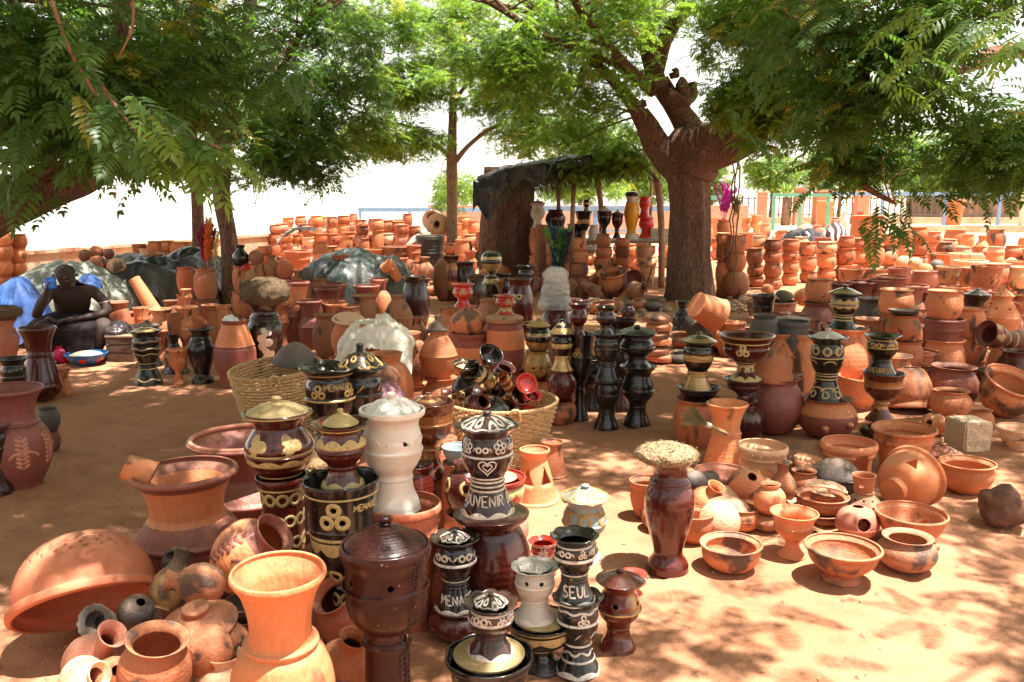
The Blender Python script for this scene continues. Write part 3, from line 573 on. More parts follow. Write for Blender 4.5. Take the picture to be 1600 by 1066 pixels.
# ================================================================ pottery: profiles (radius, height), turned like on a wheel
K = {
 'cookpot': [(0,0),(.34,0),(.62,.07),(.90,.27),(1,.48),(.95,.68),(.80,.83),(.72,.885),(.70,.90),(.74,.95),(.84,.99),(.86,1)],
 'stackpot': [(0,0),(.5,0),(.74,.07),(.94,.28),(1,.5),(.96,.72),(.86,.86),(.82,.9),(.84,.94),(.93,.98),(.95,1)],
 'barrel': [(0,0),(.7,0),(.8,.05),(.93,.2),(.99,.45),(.99,.48),(1.0,.5),(.99,.52),(.97,.72),(.86,.88),(.84,.91),(.92,.965),(.94,1)],
 'bowl': [(0,0),(.42,0),(.44,.03),(.62,.10),(.86,.38),(.93,.66),(.88,.82),(.89,.87),(.98,.94),(1,.98),(.99,1)],
 'footbowl': [(0,0),(.45,0),(.45,.05),(.36,.14),(.37,.19),(.5,.27),(.80,.55),(.90,.78),(.90,.84),(.98,.92),(1,.97),(.98,1)],
 'dish': [(0,0),(.45,0),(.5,.06),(.82,.5),(.93,.82),(.98,.88),(1,.95),(.99,1)],
 'hemi': [(0,0),(.25,.01),(.58,.12),(.84,.38),(.95,.68),(.96,.86),(1.03,.89),(1.03,.98),(1,1)],
 'planter': [(0,0),(.60,0),(.62,.04),(.86,.68),(.90,.70),(.91,.78),(.88,.80),(.93,.92),(1,.95),(1,.985),(.98,1)],
 'goblet': [(0,0),(.55,0),(.56,.04),(.44,.10),(.30,.22),(.28,.34),(.34,.36),(.31,.385),(.46,.44),(.74,.58),(.82,.70),(.82,.73),(.80,.76),(.84,.86),(.98,.96),(1,1)],
 'burner': [(0,0),(.82,0),(.87,.03),(.84,.08),(.70,.17),(.58,.28),(.545,.32),(.585,.335),(.545,.35),(.545,.37),(.58,.385),(.54,.40),(.56,.44),(.70,.52),(.79,.60),(.84,.67),(.86,.69),(.80,.71),(.82,.77),(.80,.83),(.72,.88),(.72,.91),(.86,.96),(1,.99),(1,1)],
 'burner3': [(0,0),(.78,0),(.83,.03),(.79,.10),(.66,.20),(.61,.31),(.64,.33),(.61,.35),(.62,.39),(.78,.47),(.89,.57),(.93,.61),(.88,.64),(.90,.71),(.85,.79),(.80,.85),(.84,.91),(.98,.955),(1,.97),(1,1)],
 'belly': [(0,0),(.56,0),(.52,.04),(.58,.10),(.84,.24),(.97,.38),(1.0,.43),(.95,.45),(1.0,.50),(.97,.58),(.82,.70),(.72,.78),(.72,.82),(.86,.92),(1,.975),(1,1)],
 'column': [(0,0),(.9,0),(.9,.06),(.78,.12),(.76,.5),(.80,.85),(.9,.93),(1,.97),(1,1)],
 'deepfoot': [(0,0),(.40,0),(.43,.02),(.41,.17),(.46,.20),(.74,.29),(.92,.48),(.98,.70),(.97,.86),(1.08,.91),(1.10,.97),(1.06,1)],
 'beehive': [(0,0),(.98,0),(1,.06),(.95,.26),(.86,.30),(.87,.42),(.82,.55),(.74,.60),(.74,.76),(.66,.90),(.40,.985),(.12,1)],
 'burner2': [(0,0),(.70,0),(.74,.03),(.70,.08),(.55,.18),(.48,.28),(.50,.33),(.48,.35),(.60,.42),(.80,.50),(.86,.58),(.92,.605),(.86,.63),(.84,.70),(.74,.79),(.68,.85),(.72,.90),(.90,.97),(1,1)],
 'vaseflare': [(0,0),(.6,0),(.66,.04),(.90,.2),(1,.36),(.96,.5),(.80,.6),(.66,.635),(.71,.645),(.71,.66),(.61,.675),(.58,.74),(.62,.82),(.72,.91),(.87,.97),(.90,.985),(.885,1)],
 'hourglass': [(0,0),(.96,0),(1,.03),(.90,.2),(.72,.42),(.645,.5),(.70,.515),(.645,.53),(.69,.545),(.62,.57),(.62,.66),(.72,.82),(.92,.96),(.97,.98),(.96,1)],
 'tallvase': [(0,0),(.78,0),(.84,.03),(.80,.08),(.60,.15),(.62,.22),(.86,.40),(1,.56),(.97,.68),(.80,.76),(.84,.77),(.78,.785),(.81,.80),(.68,.84),(.68,.90),(.88,.97),(.95,.985),(.95,1)],
 'collar': [(0,0),(.72,0),(.88,.12),(.98,.32),(.98,.44),(1.02,.455),(1.02,.48),(.96,.50),(.84,.58),(.70,.65),(.68,.69),(.72,.80),(.84,.91),(.96,.955),(1,.965),(1,.985),(.97,1)],
 'shoulder': [(0,0),(.55,0),(.60,.04),(.84,.18),(.98,.42),(1,.50),(1.03,.51),(1.0,.525),(.86,.66),(.62,.82),(.42,.92),(.44,.96),(.48,1)],
 'urn': [(0,0),(.55,0),(.66,.05),(.92,.25),(1,.45),(.94,.65),(.74,.8),(.56,.86),(.54,.90),(.60,.97),(.64,1)],
 'gourd': [(0,0),(.35,0),(.75,.1),(1,.36),(.90,.58),(.58,.74),(.44,.80),(.42,.86),(.50,.96),(.54,1)],
 'ball': [(0,0),(.35,0),(.8,.2),(1,.5),(.82,.82),(.48,.96),(.30,1)],
 'chalice': [(0,0),(.66,0),(.68,.03),(.56,.10),(.38,.22),(.33,.35),(.40,.37),(.36,.40),(.5,.46),(.78,.58),(.88,.72),(.90,.74),(.88,.76),(.90,.88),(.98,.97),(1,1)],
 'cone': [(0,0),(1,0),(1,.05),(.94,.07),(.80,.4),(.60,.72),(.54,.84),(.60,.9),(.68,.96),(.68,1)],
 'brazier': [(0,0),(.78,0),(.80,.04),(.80,.45),(.84,.62),(.94,.72),(.90,.76),(1,.86),(1,.95),(.96,1)],
 'pedestal': [(0,0),(.66,0),(.62,.05),(.54,.09),(.52,.2),(.50,.5),(.56,.53),(.50,.56),(.56,.60),(.80,.66),(.90,.74),(.91,.80),(.95,.81),(.91,.825),(.90,.90),(1,.96),(1,.985),(.98,1)],
 'carafe': [(0,0),(.62,0),(.66,.04),(.9,.18),(1,.36),(.9,.5),(.6,.66),(.44,.76),(.40,.84),(.46,.93),(.62,1)],
 'bell': [(0,0),(1,0),(1,.05),(.86,.12),(.80,.3),(.72,.5),(.5,.66),(.36,.74),(.34,.8),(.5,.95),(.62,1)],
 'cup': [(0,0),(.7,0),(.74,.06),(.86,.5),(.94,.9),(1,1)],
 'tub': [(0,0),(.78,0),(.82,.05),(.92,.5),(.95,.52),(.95,.58),(.94,.6),(.97,.88),(1.02,.9),(1.02,.97),(1,1)],
 'dentjar': [(0,0),(.7,0),(.74,.03),(.78,.2),(.95,.26),(1,.42),(.98,.56),(.92,.6),(.95,.62),(.9,.64),(.76,.78),(.56,.92),(.55,.96),(.6,1)],
 # closed shapes: rim to crown; the underside follows
 'lid': [(1,0),(1.01,.05),(.96,.12),(.80,.26),(.52,.50),(.24,.64),(.13,.67),(.10,.73),(.17,.84),(.15,.95),(0,1)],
 'domelid': [(1,0),(1.01,.08),(.93,.3),(.72,.62),(.42,.86),(.18,.96),(0,1)],
 'conelid': [(1,0),(1.02,.06),(.9,.14),(.5,.55),(.2,.8),(.15,.85),(.2,.95),(.1,1),(0,1)],
 'discknob': [(1,0),(1.01,.1),(.9,.22),(.5,.62),(.36,.70),(.36,.92),(.30,1),(0,.99)],
 'tagine': [(1,0),(1.02,.06),(1.0,.14),(.93,.28),(.78,.58),(.5,.82),(.2,.93),(.14,.95),(0,.96)],
 'disc': [(1,0),(1.03,.3),(1.0,.6),(.6,.9),(0,1)],
}
CLOSED = {'lid','domelid','conelid','discknob','tagine','disc'}
THICK = {'dish': .07, 'planter': .07, 'cup': .08}
NAMES = {'hemi': 'basin', 'burner3': 'incense_burner', 'belly': 'incense_burner', 'column': 'clay_column', 'deepfoot': 'brazier', 'beehive': 'cover', 'cookpot': 'cooking_pot','stackpot': 'clay_pot','barrel': 'water_jar','bowl': 'bowl','footbowl': 'footed_bowl','dish': 'dish','planter': 'flower_pot','goblet': 'goblet','burner': 'incense_burner','burner2': 'incense_burner',
 'vaseflare': 'vase','hourglass': 'vase','tallvase': 'vase','collar': 'water_jar','shoulder': 'water_jar','urn': 'jar','gourd': 'gourd_pot','ball': 'round_pot','chalice': 'goblet','cone': 'stove_stand','brazier': 'brazier','pedestal': 'pedestal_burner',
 'carafe': 'vase','bell': 'vase','cup': 'cup','tub': 'tub','dentjar': 'water_jar','lid': 'lid','domelid': 'lid','conelid': 'lid','discknob': 'lid','tagine': 'cooking_cover','disc': 'disc_lid'}
CATS = {'cooking_pot': 'pot', 'clay_pot': 'pot','water_jar': 'jar','footed_bowl': 'bowl','flower_pot': 'flower pot','incense_burner': 'incense burner','gourd_pot': 'pot','round_pot': 'pot','stove_stand': 'stand','pedestal_burner': 'incense burner','cooking_cover': 'cover','disc_lid': 'lid'}
def words(name): return name.replace('_', ' ')
PC = {}
def profile(kind, sub):
    key = (kind, sub)
    if key in PC: return PC[key]
    out = [(max(0, p[0]), p[1]) for p in [tuple(q) for q in crom([(r, z, 0) for r, z in K[kind]], sub)]]
    if kind in CLOSED:
        t = .05; inner = [(max(0, r*.93), z-.10-.04*(1-r)) for r, z in out[::-1] if z < .9]
        inner = [(0, inner[0][1])]+[(r, max(.0, z)) for r, z in inner]
        prof = out+inner
    else:
        t = THICK.get(kind, .085); zb = .06; inner = []
        for r, z in out[::-1]:
            if z < zb+.03: break
            if z > .999: continue
            inner.append((max(.02, r-t*(1-.25*max(0, (z-.9)/.1))), z))
        prof = out+[(out[-1][0]-t*.35, 1.008), (out[-1][0]-t*.72, 1.0)]+inner+[(0, zb)]
    PC[key] = (prof, out); return PC[key]
def lathe(kind, seg, sub, scal=None, R=1, Hh=1, squash=0, open_top=None):
    prof, out = profile(kind, sub); V = []; n = len(prof); Fc = []; ring = []
    for j, (r, z) in enumerate(prof):
        if r < 1e-4: ring.append([len(V)]); V.append((0, 0, z*Hh)); continue
        rr = []
        for k in range(seg):
            th = 2*PI*k/seg; q = r; zz = z
            if scal and (z > scal[2] if kind not in CLOSED else z < scal[2]):
                w = (z-scal[2])/(1-scal[2]) if kind not in CLOSED else 1-z/scal[2]; c = abs(math.cos(scal[0]*th/2))**.7-.5
                q = r*(1+scal[1]*c*w*w); zz = z+scal[1]*.35*c*w*w
            rr.append(len(V)); V.append((q*math.sin(th)*R*(1+squash), -q*math.cos(th)*R, zz*Hh))
        ring.append(rr)
    for j in range(n-1):
        a, b = ring[j], ring[j+1]
        if len(a) == 1 and len(b) == 1: continue
        for k in range(seg):
            k2 = (k+1) % seg
            if len(a) == 1: Fc.append((a[0], b[k], b[k2]))
            elif len(b) == 1: Fc.append((a[k], b[0], a[k2]))
            else: Fc.append((a[k], b[k], b[k2], a[k2]))
    Fc = [tuple(reversed(f)) for f in Fc]
    return V, Fc
MESHES = {}
def unit(kind, seg, sub, scal=None):
    key = (kind, seg, sub, scal)
    if key not in MESHES: MESHES[key] = mesh(NAMES[kind], *lathe(kind, seg, sub, scal))
    return MESHES[key].copy() if False else MESHES[key]
MM = {}
def unit_mat(kind, seg, sub, scal, mat):   # one shared mesh per shape and glaze
    key = (kind, seg, sub, scal, mat.name)
    if key not in MM:
        me = unit(kind, seg, sub, scal).copy(); me.materials.append(mat); MM[key] = me
    return MM[key]
def lod(wpx):
    return (56, 5) if wpx > 90 else (40, 4) if wpx > 55 else (28, 3) if wpx > 30 else (18, 2)
def boolean(me, cutters):
    """real holes through the clay wall"""
    a = bpy.data.objects.new('tmp', me); COL.objects.link(a); c = bpy.data.objects.new('tmpc', cutters); COL.objects.link(c)
    md = a.modifiers.new('b', 'BOOLEAN'); md.operation = 'DIFFERENCE'; md.object = c; md.solver = 'EXACT'
    dg = bpy.context.evaluated_depsgraph_get(); dg.update(); r = bpy.data.meshes.new_from_object(a.evaluated_get(dg))
    bpy.data.objects.remove(a); bpy.data.objects.remove(c); return r
class Surf:
    def __init__(s, kind, R, Hh):
        o = profile(kind, 6)[1]; s.R, s.H = R, Hh; s.zs = []; s.rs = []
        for r, z in o:
            if not s.zs or z > s.zs[-1]+1e-5: s.zs.append(z); s.rs.append(r)
            else: s.rs[-1] = r
    def r(s, z): return float(np.interp(z/s.H, s.zs, s.rs))*s.R
    def p(s, th, z, off=.0):
        r = s.r(z); dz = .004; dr = (s.r(z+dz)-s.r(z-dz))/(2*dz); k = 1/math.sqrt(1+dr*dr)
        r2 = r+off*k; z2 = z-off*dr*k
        return (r2*math.sin(th), -r2*math.cos(th), z2)
def ribbon(mb, S, pts, hw, off=.0025, closed=False):
    """raised slip line along (theta, z) points"""
    P = [Vector(S.p(t, z, 0)) for t, z in pts]; n = len(P); V = []
    for i in range(n):
        a = P[(i-1) % n] if closed or i else P[0]; b = P[(i+1) % n] if closed or i < n-1 else P[-1]
        t = (b-a).normalized(); th = pts[i][0]
        nr = (Vector(S.p(*pts[i], .01))-P[i]).normalized(); side = t.cross(nr).normalized()
        V += [P[i]+side*hw+nr*.0006, P[i]+side*hw*.45+nr*off, P[i]-side*hw*.45+nr*off, P[i]-side*hw+nr*.0006]
    Fc = []
    for i in range(n if closed else n-1):
        j = (i+1) % n
        for k in range(3): Fc.append((4*i+k, 4*j+k, 4*j+k+1, 4*i+k+1))
    if not closed: Fc += [(0, 1, 2, 3), (4*n-1, 4*n-2, 4*n-3, 4*n-4)]
    mb.add(V, Fc)
def band(mb, S, f0, f1, off=.0016, n=120, m=5):
    """filled slip between two edge curves z=f0(th), f1(th)"""
    V = []
    for i in range(n):
        th = 2*PI*i/n
        for k in range(m+1):
            u = k/m; V.append(S.p(th, f0(th)+(f1(th)-f0(th))*u, off if 0 < k < m else .0004))
    Fc = [(i*(m+1)+k, ((i+1) % n)*(m+1)+k, ((i+1) % n)*(m+1)+k+1, i*(m+1)+k+1) for i in range(n) for k in range(m)]
    mb.add(V, Fc)
def patch(mb, S, th0, z0, fn, off=.002, rings=3, n=20):
    """filled blob around (th0,z0); fn(angle)->radius in metres"""
    r0 = S.r(z0); V = [S.p(th0, z0, off)]
    for j in range(1, rings+1):
        for i in range(n):
            a = 2*PI*i/n; q = fn(a)*j/rings; V.append(S.p(th0+q*math.cos(a)/r0, z0+q*math.sin(a), off if j < rings else .0004))
    Fc = [(0, 1+i, 1+(i+1) % n) for i in range(n)]
    Fc += [(1+(j-1)*n+i, 1+j*n+i, 1+j*n+(i+1) % n, 1+(j-1)*n+(i+1) % n) for j in range(1, rings) for i in range(n)]
    mb.add(V, Fc)
def ringp(mb, S, th0, z0, ri, ro, off=.0028, n=18):
    """flat ring of slip round a hole"""
    r0 = S.r(z0); V = []
    for i in range(n):
        a = 2*PI*i/n
        for q, o in ((ri, .0005), (ri*1.12, off), (ro*.9, off), (ro, .0004)): V.append(S.p(th0+q*math.cos(a)/r0, z0+q*math.sin(a), o))
    mb.add(V, [(4*i+k, 4*((i+1) % n)+k, 4*((i+1) % n)+k+1, 4*i+k+1) for i in range(n) for k in range(3)])
LET = {'A': [[(0,0),(.3,1),(.6,0)],[(.12,.38),(.48,.38)]], 'M': [[(0,0),(.05,1),(.35,.35),(.65,1),(.7,0)]], 'E': [[(.55,1),(0,1),(0,0),(.55,0)],[(0,.5),(.42,.5)]],
 'N': [[(0,0),(0,1),(.55,0),(.55,1)]], 'G': [[(.55,.85),(.3,1),(.05,.75),(0,.4),(.15,.05),(.45,0),(.58,.2),(.58,.42),(.32,.42)]], 'S': [[(.5,.85),(.28,1),(.05,.8),(.12,.6),(.42,.42),(.5,.2),(.25,0),(0,.15)]],
 'U': [[(0,1),(.02,.3),(.15,.04),(.4,.04),(.52,.3),(.54,1)]], 'V': [[(0,1),(.27,0),(.54,1)]], 'I': [[(.1,0),(.1,1)]], 'R': [[(0,0),(0,1),(.35,.97),(.48,.75),(.35,.52),(0,.5)],[(.2,.5),(.52,0)]],
 'D': [[(0,0),(0,1),(.35,.9),(.54,.5),(.35,.1),(0,0)]], 'H': [[(0,0),(0,1)],[(.52,0),(.52,1)],[(0,.5),(.52,.5)]], 'O': [[(.3,1),(.05,.75),(.05,.25),(.3,0),(.52,.25),(.52,.75),(.3,1)]],
 'X': [[(0,0),(.5,1)],[(0,1),(.5,0)]], ':': [[(.1,.2),(.12,.24)],[(.1,.7),(.12,.74)],[(.3,.45),(.32,.49)]], ' ': [], 'L': [[(0,1),(0,0),(.5,0)]]}
def lettering(mb, S, text, th0, z0, hgt, hw=.0028, curve=0):
    adv = [(.28 if c in 'I' else .5 if c in ': ' else .86 if c == 'M' else .74)*hgt for c in text]; tot = sum(adv); u = -tot/2
    for c, a in zip(text, adv):
        for st in LET[c]:
            P = crom([(x, y, 0) for x, y in st], 1)
            Q = []
            for i in range(len(P)-1):
                for k in range(3): Q.append(P[i].lerp(P[i+1], k/3))
            Q.append(P[-1])
            ribbon(mb, S, [(th0+(u+q.x*hgt)/S.r(z0+q.y*hgt), z0+q.y*hgt+curve*(u/tot)**2) for q in Q], hw)
        u += a
def motif(S, kind, spec, R, Hh):
    """spec: list of (shape, args) in fractions of height; returns a MB of slip and the hole list"""
    mb = MB(); holes = []; sz = R
    for sh, *a in spec:
        if sh == 'ring':                                 # z, halfwidth(m)
            z = a[0]*Hh; ribbon(mb, S, [(2*PI*i/72, z) for i in range(72)], a[1] if len(a) > 1 else .0035, closed=True)
        elif sh == 'wave':                               # z, amp, n
            z, am, n_ = a[0]*Hh, a[1]*Hh, a[2]; ribbon(mb, S, [(2*PI*i/140, z+am*math.sin(n_*2*PI*i/140)) for i in range(140)], a[3] if len(a) > 3 else .004, closed=True)
        elif sh == 'scallop':                            # z0, z1, n, dir: filled, wavy on one side
            z0, z1, n_, d = a[0]*Hh, a[1]*Hh, a[2], a[3]; am = (z1-z0)*.5
            if d > 0: band(mb, S, lambda t: z0, lambda t: z1-am*(1-abs(math.sin(n_*t/2))), n=144)
            else: band(mb, S, lambda t: z0+am*(1-abs(math.sin(n_*t/2))), lambda t: z1, n=144)
        elif sh == 'tref':                               # z, size(frac of R), angles
            z, q = a[0]*Hh, a[1]*sz
            for t0 in a[2]:
                for dx, dy in ((-.52, -.36), (.52, -.36), (0, .5)):
                    t = t0+dx*q/S.r(z); zz = z+dy*q; ringp(mb, S, t, zz, q*.20, q*.52); holes.append((t, zz, q*.2))
        elif sh == 'pair':
            z, q = a[0]*Hh, a[1]*sz
            for t0 in a[2]:
                for dx in (-.55, .55):
                    t = t0+dx*q/S.r(z); ringp(mb, S, t, z, q*.22, q*.55); holes.append((t, z, q*.22))
                for s_ in (-1, 1): ribbon(mb, S, [(t0+s_*(1.0+.5*k/4)*q/S.r(z), z+q*(.3*math.sin(k))) for k in range(5)], q*.10)
        elif sh == 'flower':
            z, q = a[0]*Hh, a[1]*sz
            for t0 in a[2]:
                for k in range(5):
                    b = 2*PI*k/5+.3; ringp(mb, S, t0+q*.6*math.cos(b)/S.r(z), z+q*.6*math.sin(b), q*.22, q*.42)
                holes.append((t0, z, q*.18))
        elif sh == 'loops':                              # row of open rings
            z, q, n_ = a[0]*Hh, a[1]*sz, a[2]
            for k in range(n_): ringp(mb, S, 2*PI*k/n_+(a[3] if len(a) > 3 else 0), z, q*.55, q)
        elif sh == 'leafs':                              # leaf-shaped blots
            z, q = a[0]*Hh, a[1]*sz
            for t0 in a[2]:
                patch(mb, S, t0, z, lambda b: q*(.45+.55*abs(math.cos(b*1.5))), .002); holes += [(t0-.25*q/S.r(z), z-.1*q, q*.13), (t0+.35*q/S.r(z), z-.1*q, q*.13), (t0+.1*q/S.r(z), z+.3*q, q*.12)]
        elif sh == 'heart':
            z, q = a[0]*Hh, a[1]*sz
            for t0 in a[2]:
                for s_ in (1, .5):
                    P = [(16*math.sin(b)**3/16*s_*q, (13*math.cos(b)-5*math.cos(2*b)-2*math.cos(3*b)-math.cos(4*b))/16*s_*q) for b in [2*PI*k/28 for k in range(28)]]
                    ribbon(mb, S, [(t0+x/S.r(z), z+y) for x, y in P], q*.09, closed=True)
        elif sh == 'petals':
            z, q, n_ = a[0]*Hh, a[1]*sz, a[2]
            for k in range(n_):
                t0 = 2*PI*k/n_+.2; ribbon(mb, S, [(t0+q*math.cos(b)/max(.01, S.r(z)), z+q*.55*math.sin(b)) for b in [PI*i/8 for i in range(9)]], q*.10)
        elif sh == 'text': lettering(mb, S, a[0], a[1], a[2]*Hh, a[3], a[4] if len(a) > 4 else .0026)
        elif sh == 'net':                                # openwork of cream rings over a stem
            z0, z1, n_, rows, q = a[0]*Hh, a[1]*Hh, a[2], a[3], a[4]*sz
            for j in range(rows):
                for k in range(n_): ringp(mb, S, 2*PI*(k+.5*(j % 2))/n_, z0+(z1-z0)*j/(rows-1), q*.5, q)
        elif sh == 'holes':                              # z, size, angles
            for t0 in a[2]: holes.append((t0, a[0]*Hh, a[1]*sz))
        elif sh == 'swirl':
            z, q = a[0]*Hh, a[1]*sz
            for t0 in a[2]: ribbon(mb, S, [(t0+q*(1-k/18)*math.cos(k*.55)/S.r(z), z+q*(1-k/18)*math.sin(k*.55)) for k in range(15)], q*.11)
        elif sh == 'spike':                              # diagonal dabs of slip
            z, q = a[0]*Hh, a[1]*sz
            for k in range(a[2]):
                t0 = 2*PI*k/a[2]; ribbon(mb, S, [(t0-q*.5/S.r(z), z-q*.5), (t0, z), (t0+q*.5/S.r(z), z+q*.55)], q*.13)
        elif sh == 'leafy':
            z, q = a[0]*Hh, a[1]*sz
            for t0 in a[2]:
                ribbon(mb, S, [(t0, z-q), (t0+.1, z), (t0+.05, z+q)], q*.07)
                for k in range(7):
                    zz = z-q*.9+q*1.6*k/6
                    for s_ in (-1, 1): ribbon(mb, S, [(t0+.05, zz), (t0+.05+s_*q*.35/S.r(z), zz+q*.22)], q*.09)
    return mb, holes
def cutter(S, holes, depth_=.04):
    mb = MB()
    for t, z, q in holes:
        c = Vector(S.p(t, z, 0)); nr = (Vector(S.p(t, z, .01))-c).normalized()
        mb.tube([c-nr*depth_, c+nr*depth_*.6], q, 10)
    return mb.me('cut', False)
REG = {}
def pot(kind, x, yb, yt, w, mat, label=None, name=None, D=None, z0=0.0, on=None, tilt=(0, 0), scal=None, deco=None, dmat='cream', lid=None, key=None, cat=None, group=None, rotz=None, doors=None, handles=None, spout=None, knobs=None, h=None, sq=None, liprim=None):
    """one pot standing where its foot shows at (x, yb); yt = height of its rim, w = widest, in photo pixels"""
    if on is not None:
        D = REG[on]['D'] if isinstance(on, str) else on['D']; z0 = (REG[on] if isinstance(on, str) else on)['top']
    if D is None: D = depth(yb)
    elif on is None and z0 == 0 and h is None:
        zb = zat(yb, D); asp = {'ball': 1.0, 'gourd': 1.3, 'bowl': .8, 'cookpot': 1.05, 'conelid': .7, 'dish': .5, 'planter': 1.1, 'stackpot': 1.05, 'urn': 1.25, 'tub': .95, 'barrel': 1.4, 'shoulder': 1.3, 'collar': 1.25}.get(kind)
        if asp and w < 60 and zat(yt, D)-zb > asp*1.12*size(w, D, .5): zb = zat(yt, D)-asp*size(w, D, .5)
        if zb > .11:                                      # it rests on another pot of the heap
            r0 = pot('stackpot', x+random.uniform(-2, 2), yb, 0, w*1.05, random.choice(['tc', 'brn', 'tcf', 'pk']), 'pot under the '+' '.join((label or LAB(kind, mat)).split()[:13]), D=D, h=zb+.0001) if zb < .6 else None
            if r0 is None:
                r1 = pot('stackpot', x, yb, 0, w*1.1, 'tcf', 'bottom pot under the '+' '.join((label or LAB(kind, mat)).split()[:12]), D=D, h=zb*.52); r0 = pot('stackpot', x, yb, 0, w, 'tc', 'second pot under the '+' '.join((label or LAB(kind, mat)).split()[:12]), on=r1, D=D, h=zb*.52)
            z0 = r0['top']
    if h is None: h = zat(yt, D)-z0
    if h < .03: h = .03
    zm = z0+h*.6; R = size(w, D, zm)/2; X = (x-CX)/F*fwd(D, zm)
    mt = M[mat] if isinstance(mat, str) else mat
    nm = name or NAMES[kind]; seg, sub = lod(w)
    rz = random.uniform(0, 2*PI) if rotz is None and not (deco or doors or handles or spout) else (rotz or 0)
    face = math.atan2(X, D)*-1
    if deco or doors or handles or spout: rz += face
    rot = (math.radians(tilt[0]), math.radians(tilt[1]), rz)
    comp = deco or lid or doors or handles or spout or knobs or liprim
    jit = (random.uniform(-.015, .015), random.uniform(-.015, .015))
    rot = (rot[0]+jit[0], rot[1]+jit[1], rot[2])
    if not comp:
        o = link(nm, unit_mat(kind, seg, sub, scal, mt), None, None, (X, D, z0), rot, (R*random.uniform(.985, 1.015), R*random.uniform(.985, 1.015), h))
    else:
        o = empty(nm, (X, D, z0), rot); S = Surf(kind, R, h); holes = []
        if deco: mb, holes = motif(S, kind, deco, R, h)
        if holes or doors:
            me = mesh('body', *lathe(kind, max(seg, 40), max(sub, 3), scal, R, h))
            cm = MB()
            if holes:
                cu = cutter(S, holes, R*.3); cm.add([v.co for v in cu.vertices], [tuple(p.vertices) for p in cu.polygons])
            for dz in (doors or []):                      # (theta, z frac, half width m, half height m, shape)
                th, zf, hw, hh = dz[:4]; c = Vector(S.p(th, zf*h)); nr = Vector((math.sin(th), -math.cos(th), 0)); sd = Vector((math.cos(th), math.sin(th), 0)); upv = Vector((0, 0, 1))
                shp = [(-1, -1), (1, -1), (1, .5), (.5, 1), (-.5, 1), (-1, .5)] if len(dz) < 5 else [(-1, -1), (1, -1), (0, 1)] if dz[4] == 'tri' else [(math.cos(q), math.sin(q)) for q in [2*PI*i/16 for i in range(16)]]
                Vv = [c+nr*s*R*.35+sd*a*hw+upv*b*hh for s in (-1, 1) for a, b in shp]; ns = len(shp)
                cm.add(Vv, [tuple(range(ns-1, -1, -1)), tuple(range(ns, 2*ns))]+[(i, (i+1) % ns, ns+(i+1) % ns, ns+i) for i in range(ns)])
            me = boolean(me, cm.me('cut', False))
            for p in me.polygons: p.use_smooth = True
            me.name = 'body'; link('body', me, mt, o)
        else: link('body', unit_mat(kind, seg, sub, scal, mt), None, o, scale=(R, R, h))
        if deco and mb.V: link('slip_decoration', mb.me('slip_decoration'), M[dmat], o)
        if liprim: 
            mb2 = MB(); rr = profile(kind, 3)[1][-1][0]*R-.085*R*.4; mb2.tube([(rr*math.cos(2*PI*i/40), rr*math.sin(2*PI*i/40), h) for i in range(41)], R*.045, 8, False); link('rim', mb2.me('rim'), M[liprim], o)
        if lid:                                           # (kind, radius frac, height m, material, tilt)
            lk, lr, lh, lm = lid[:4]; lt = lid[4] if len(lid) > 4 else (0, 0)
            l_ = link('lid', unit_mat(lk, seg, sub, lid[5] if len(lid) > 5 else None, M[lm]), None, o, (0, 0, h-.004), (math.radians(lt[0]), math.radians(lt[1]), .3), (R*lr, R*lr, lh))
            if len(lid) > 6:
                Sl = Surf2(lk, R*lr, lh); mb3 = MB(); lid[6](mb3, Sl); link('slip_decoration', mb3.me('slip_decoration'), M[dmat], l_, scale=(1/(R*lr), 1/(R*lr), 1/lh))
        for hd in (handles or []):                        # (theta, z0f, z1f, out frac, thickness frac)
            th, za, zb2, of, tf = hd; dr = Vector((math.sin(th), -math.cos(th), 0)); a = Vector(S.p(th, za*h))-dr*R*.05; b = Vector(S.p(th, zb2*h))-dr*R*.05
            mb4 = MB(); mb4.tube(crom([a, a.lerp(b, .2)+dr*R*of, a.lerp(b, .75)+dr*R*of, b], 5), R*tf, 8); link('handle', mb4.me('handle'), mt, o)
        if spout:
            th, zf, L_ = spout; dr = Vector((math.sin(th), -math.cos(th), .55)).normalized(); a = Vector(S.p(th, zf*h)); mb5 = MB(); mb5.tube([a-dr*R*.1, a+dr*L_*R*.5, a+dr*L_*R], [R*.24, R*.15, R*.13], 10); link('spout', mb5.me('spout'), mt, o)
        for kn in (knobs or []):
            th, zf, q = kn; c = Vector(S.p(th, zf*h)); nr = (Vector(S.p(th, zf*h, .01))-c).normalized(); mb6 = MB(); mb6.tube([c-nr*q*R*.5, c+nr*q*R*.4, c+nr*q*R, c+nr*q*R*1.25], [q*R*.9, q*R*.8, q*R*.6, q*R*.15], 10); link('lug', mb6.me('lug'), mt, o)
    if deco and kind.startswith('burner') and not name: pass
    tag(o, label or LAB(kind, mat), cat or CATS.get(nm, words(nm).split()[-1] if nm not in CATS else None), group)
    rec = dict(o=o, D=D, top=z0+h*(.97 if kind in CLOSED else .955), X=X, R=R, z0=z0, h=h, x=x, kind=kind, mat=mat)
    if key: REG[key] = rec
    return rec
Surf2 = Surf
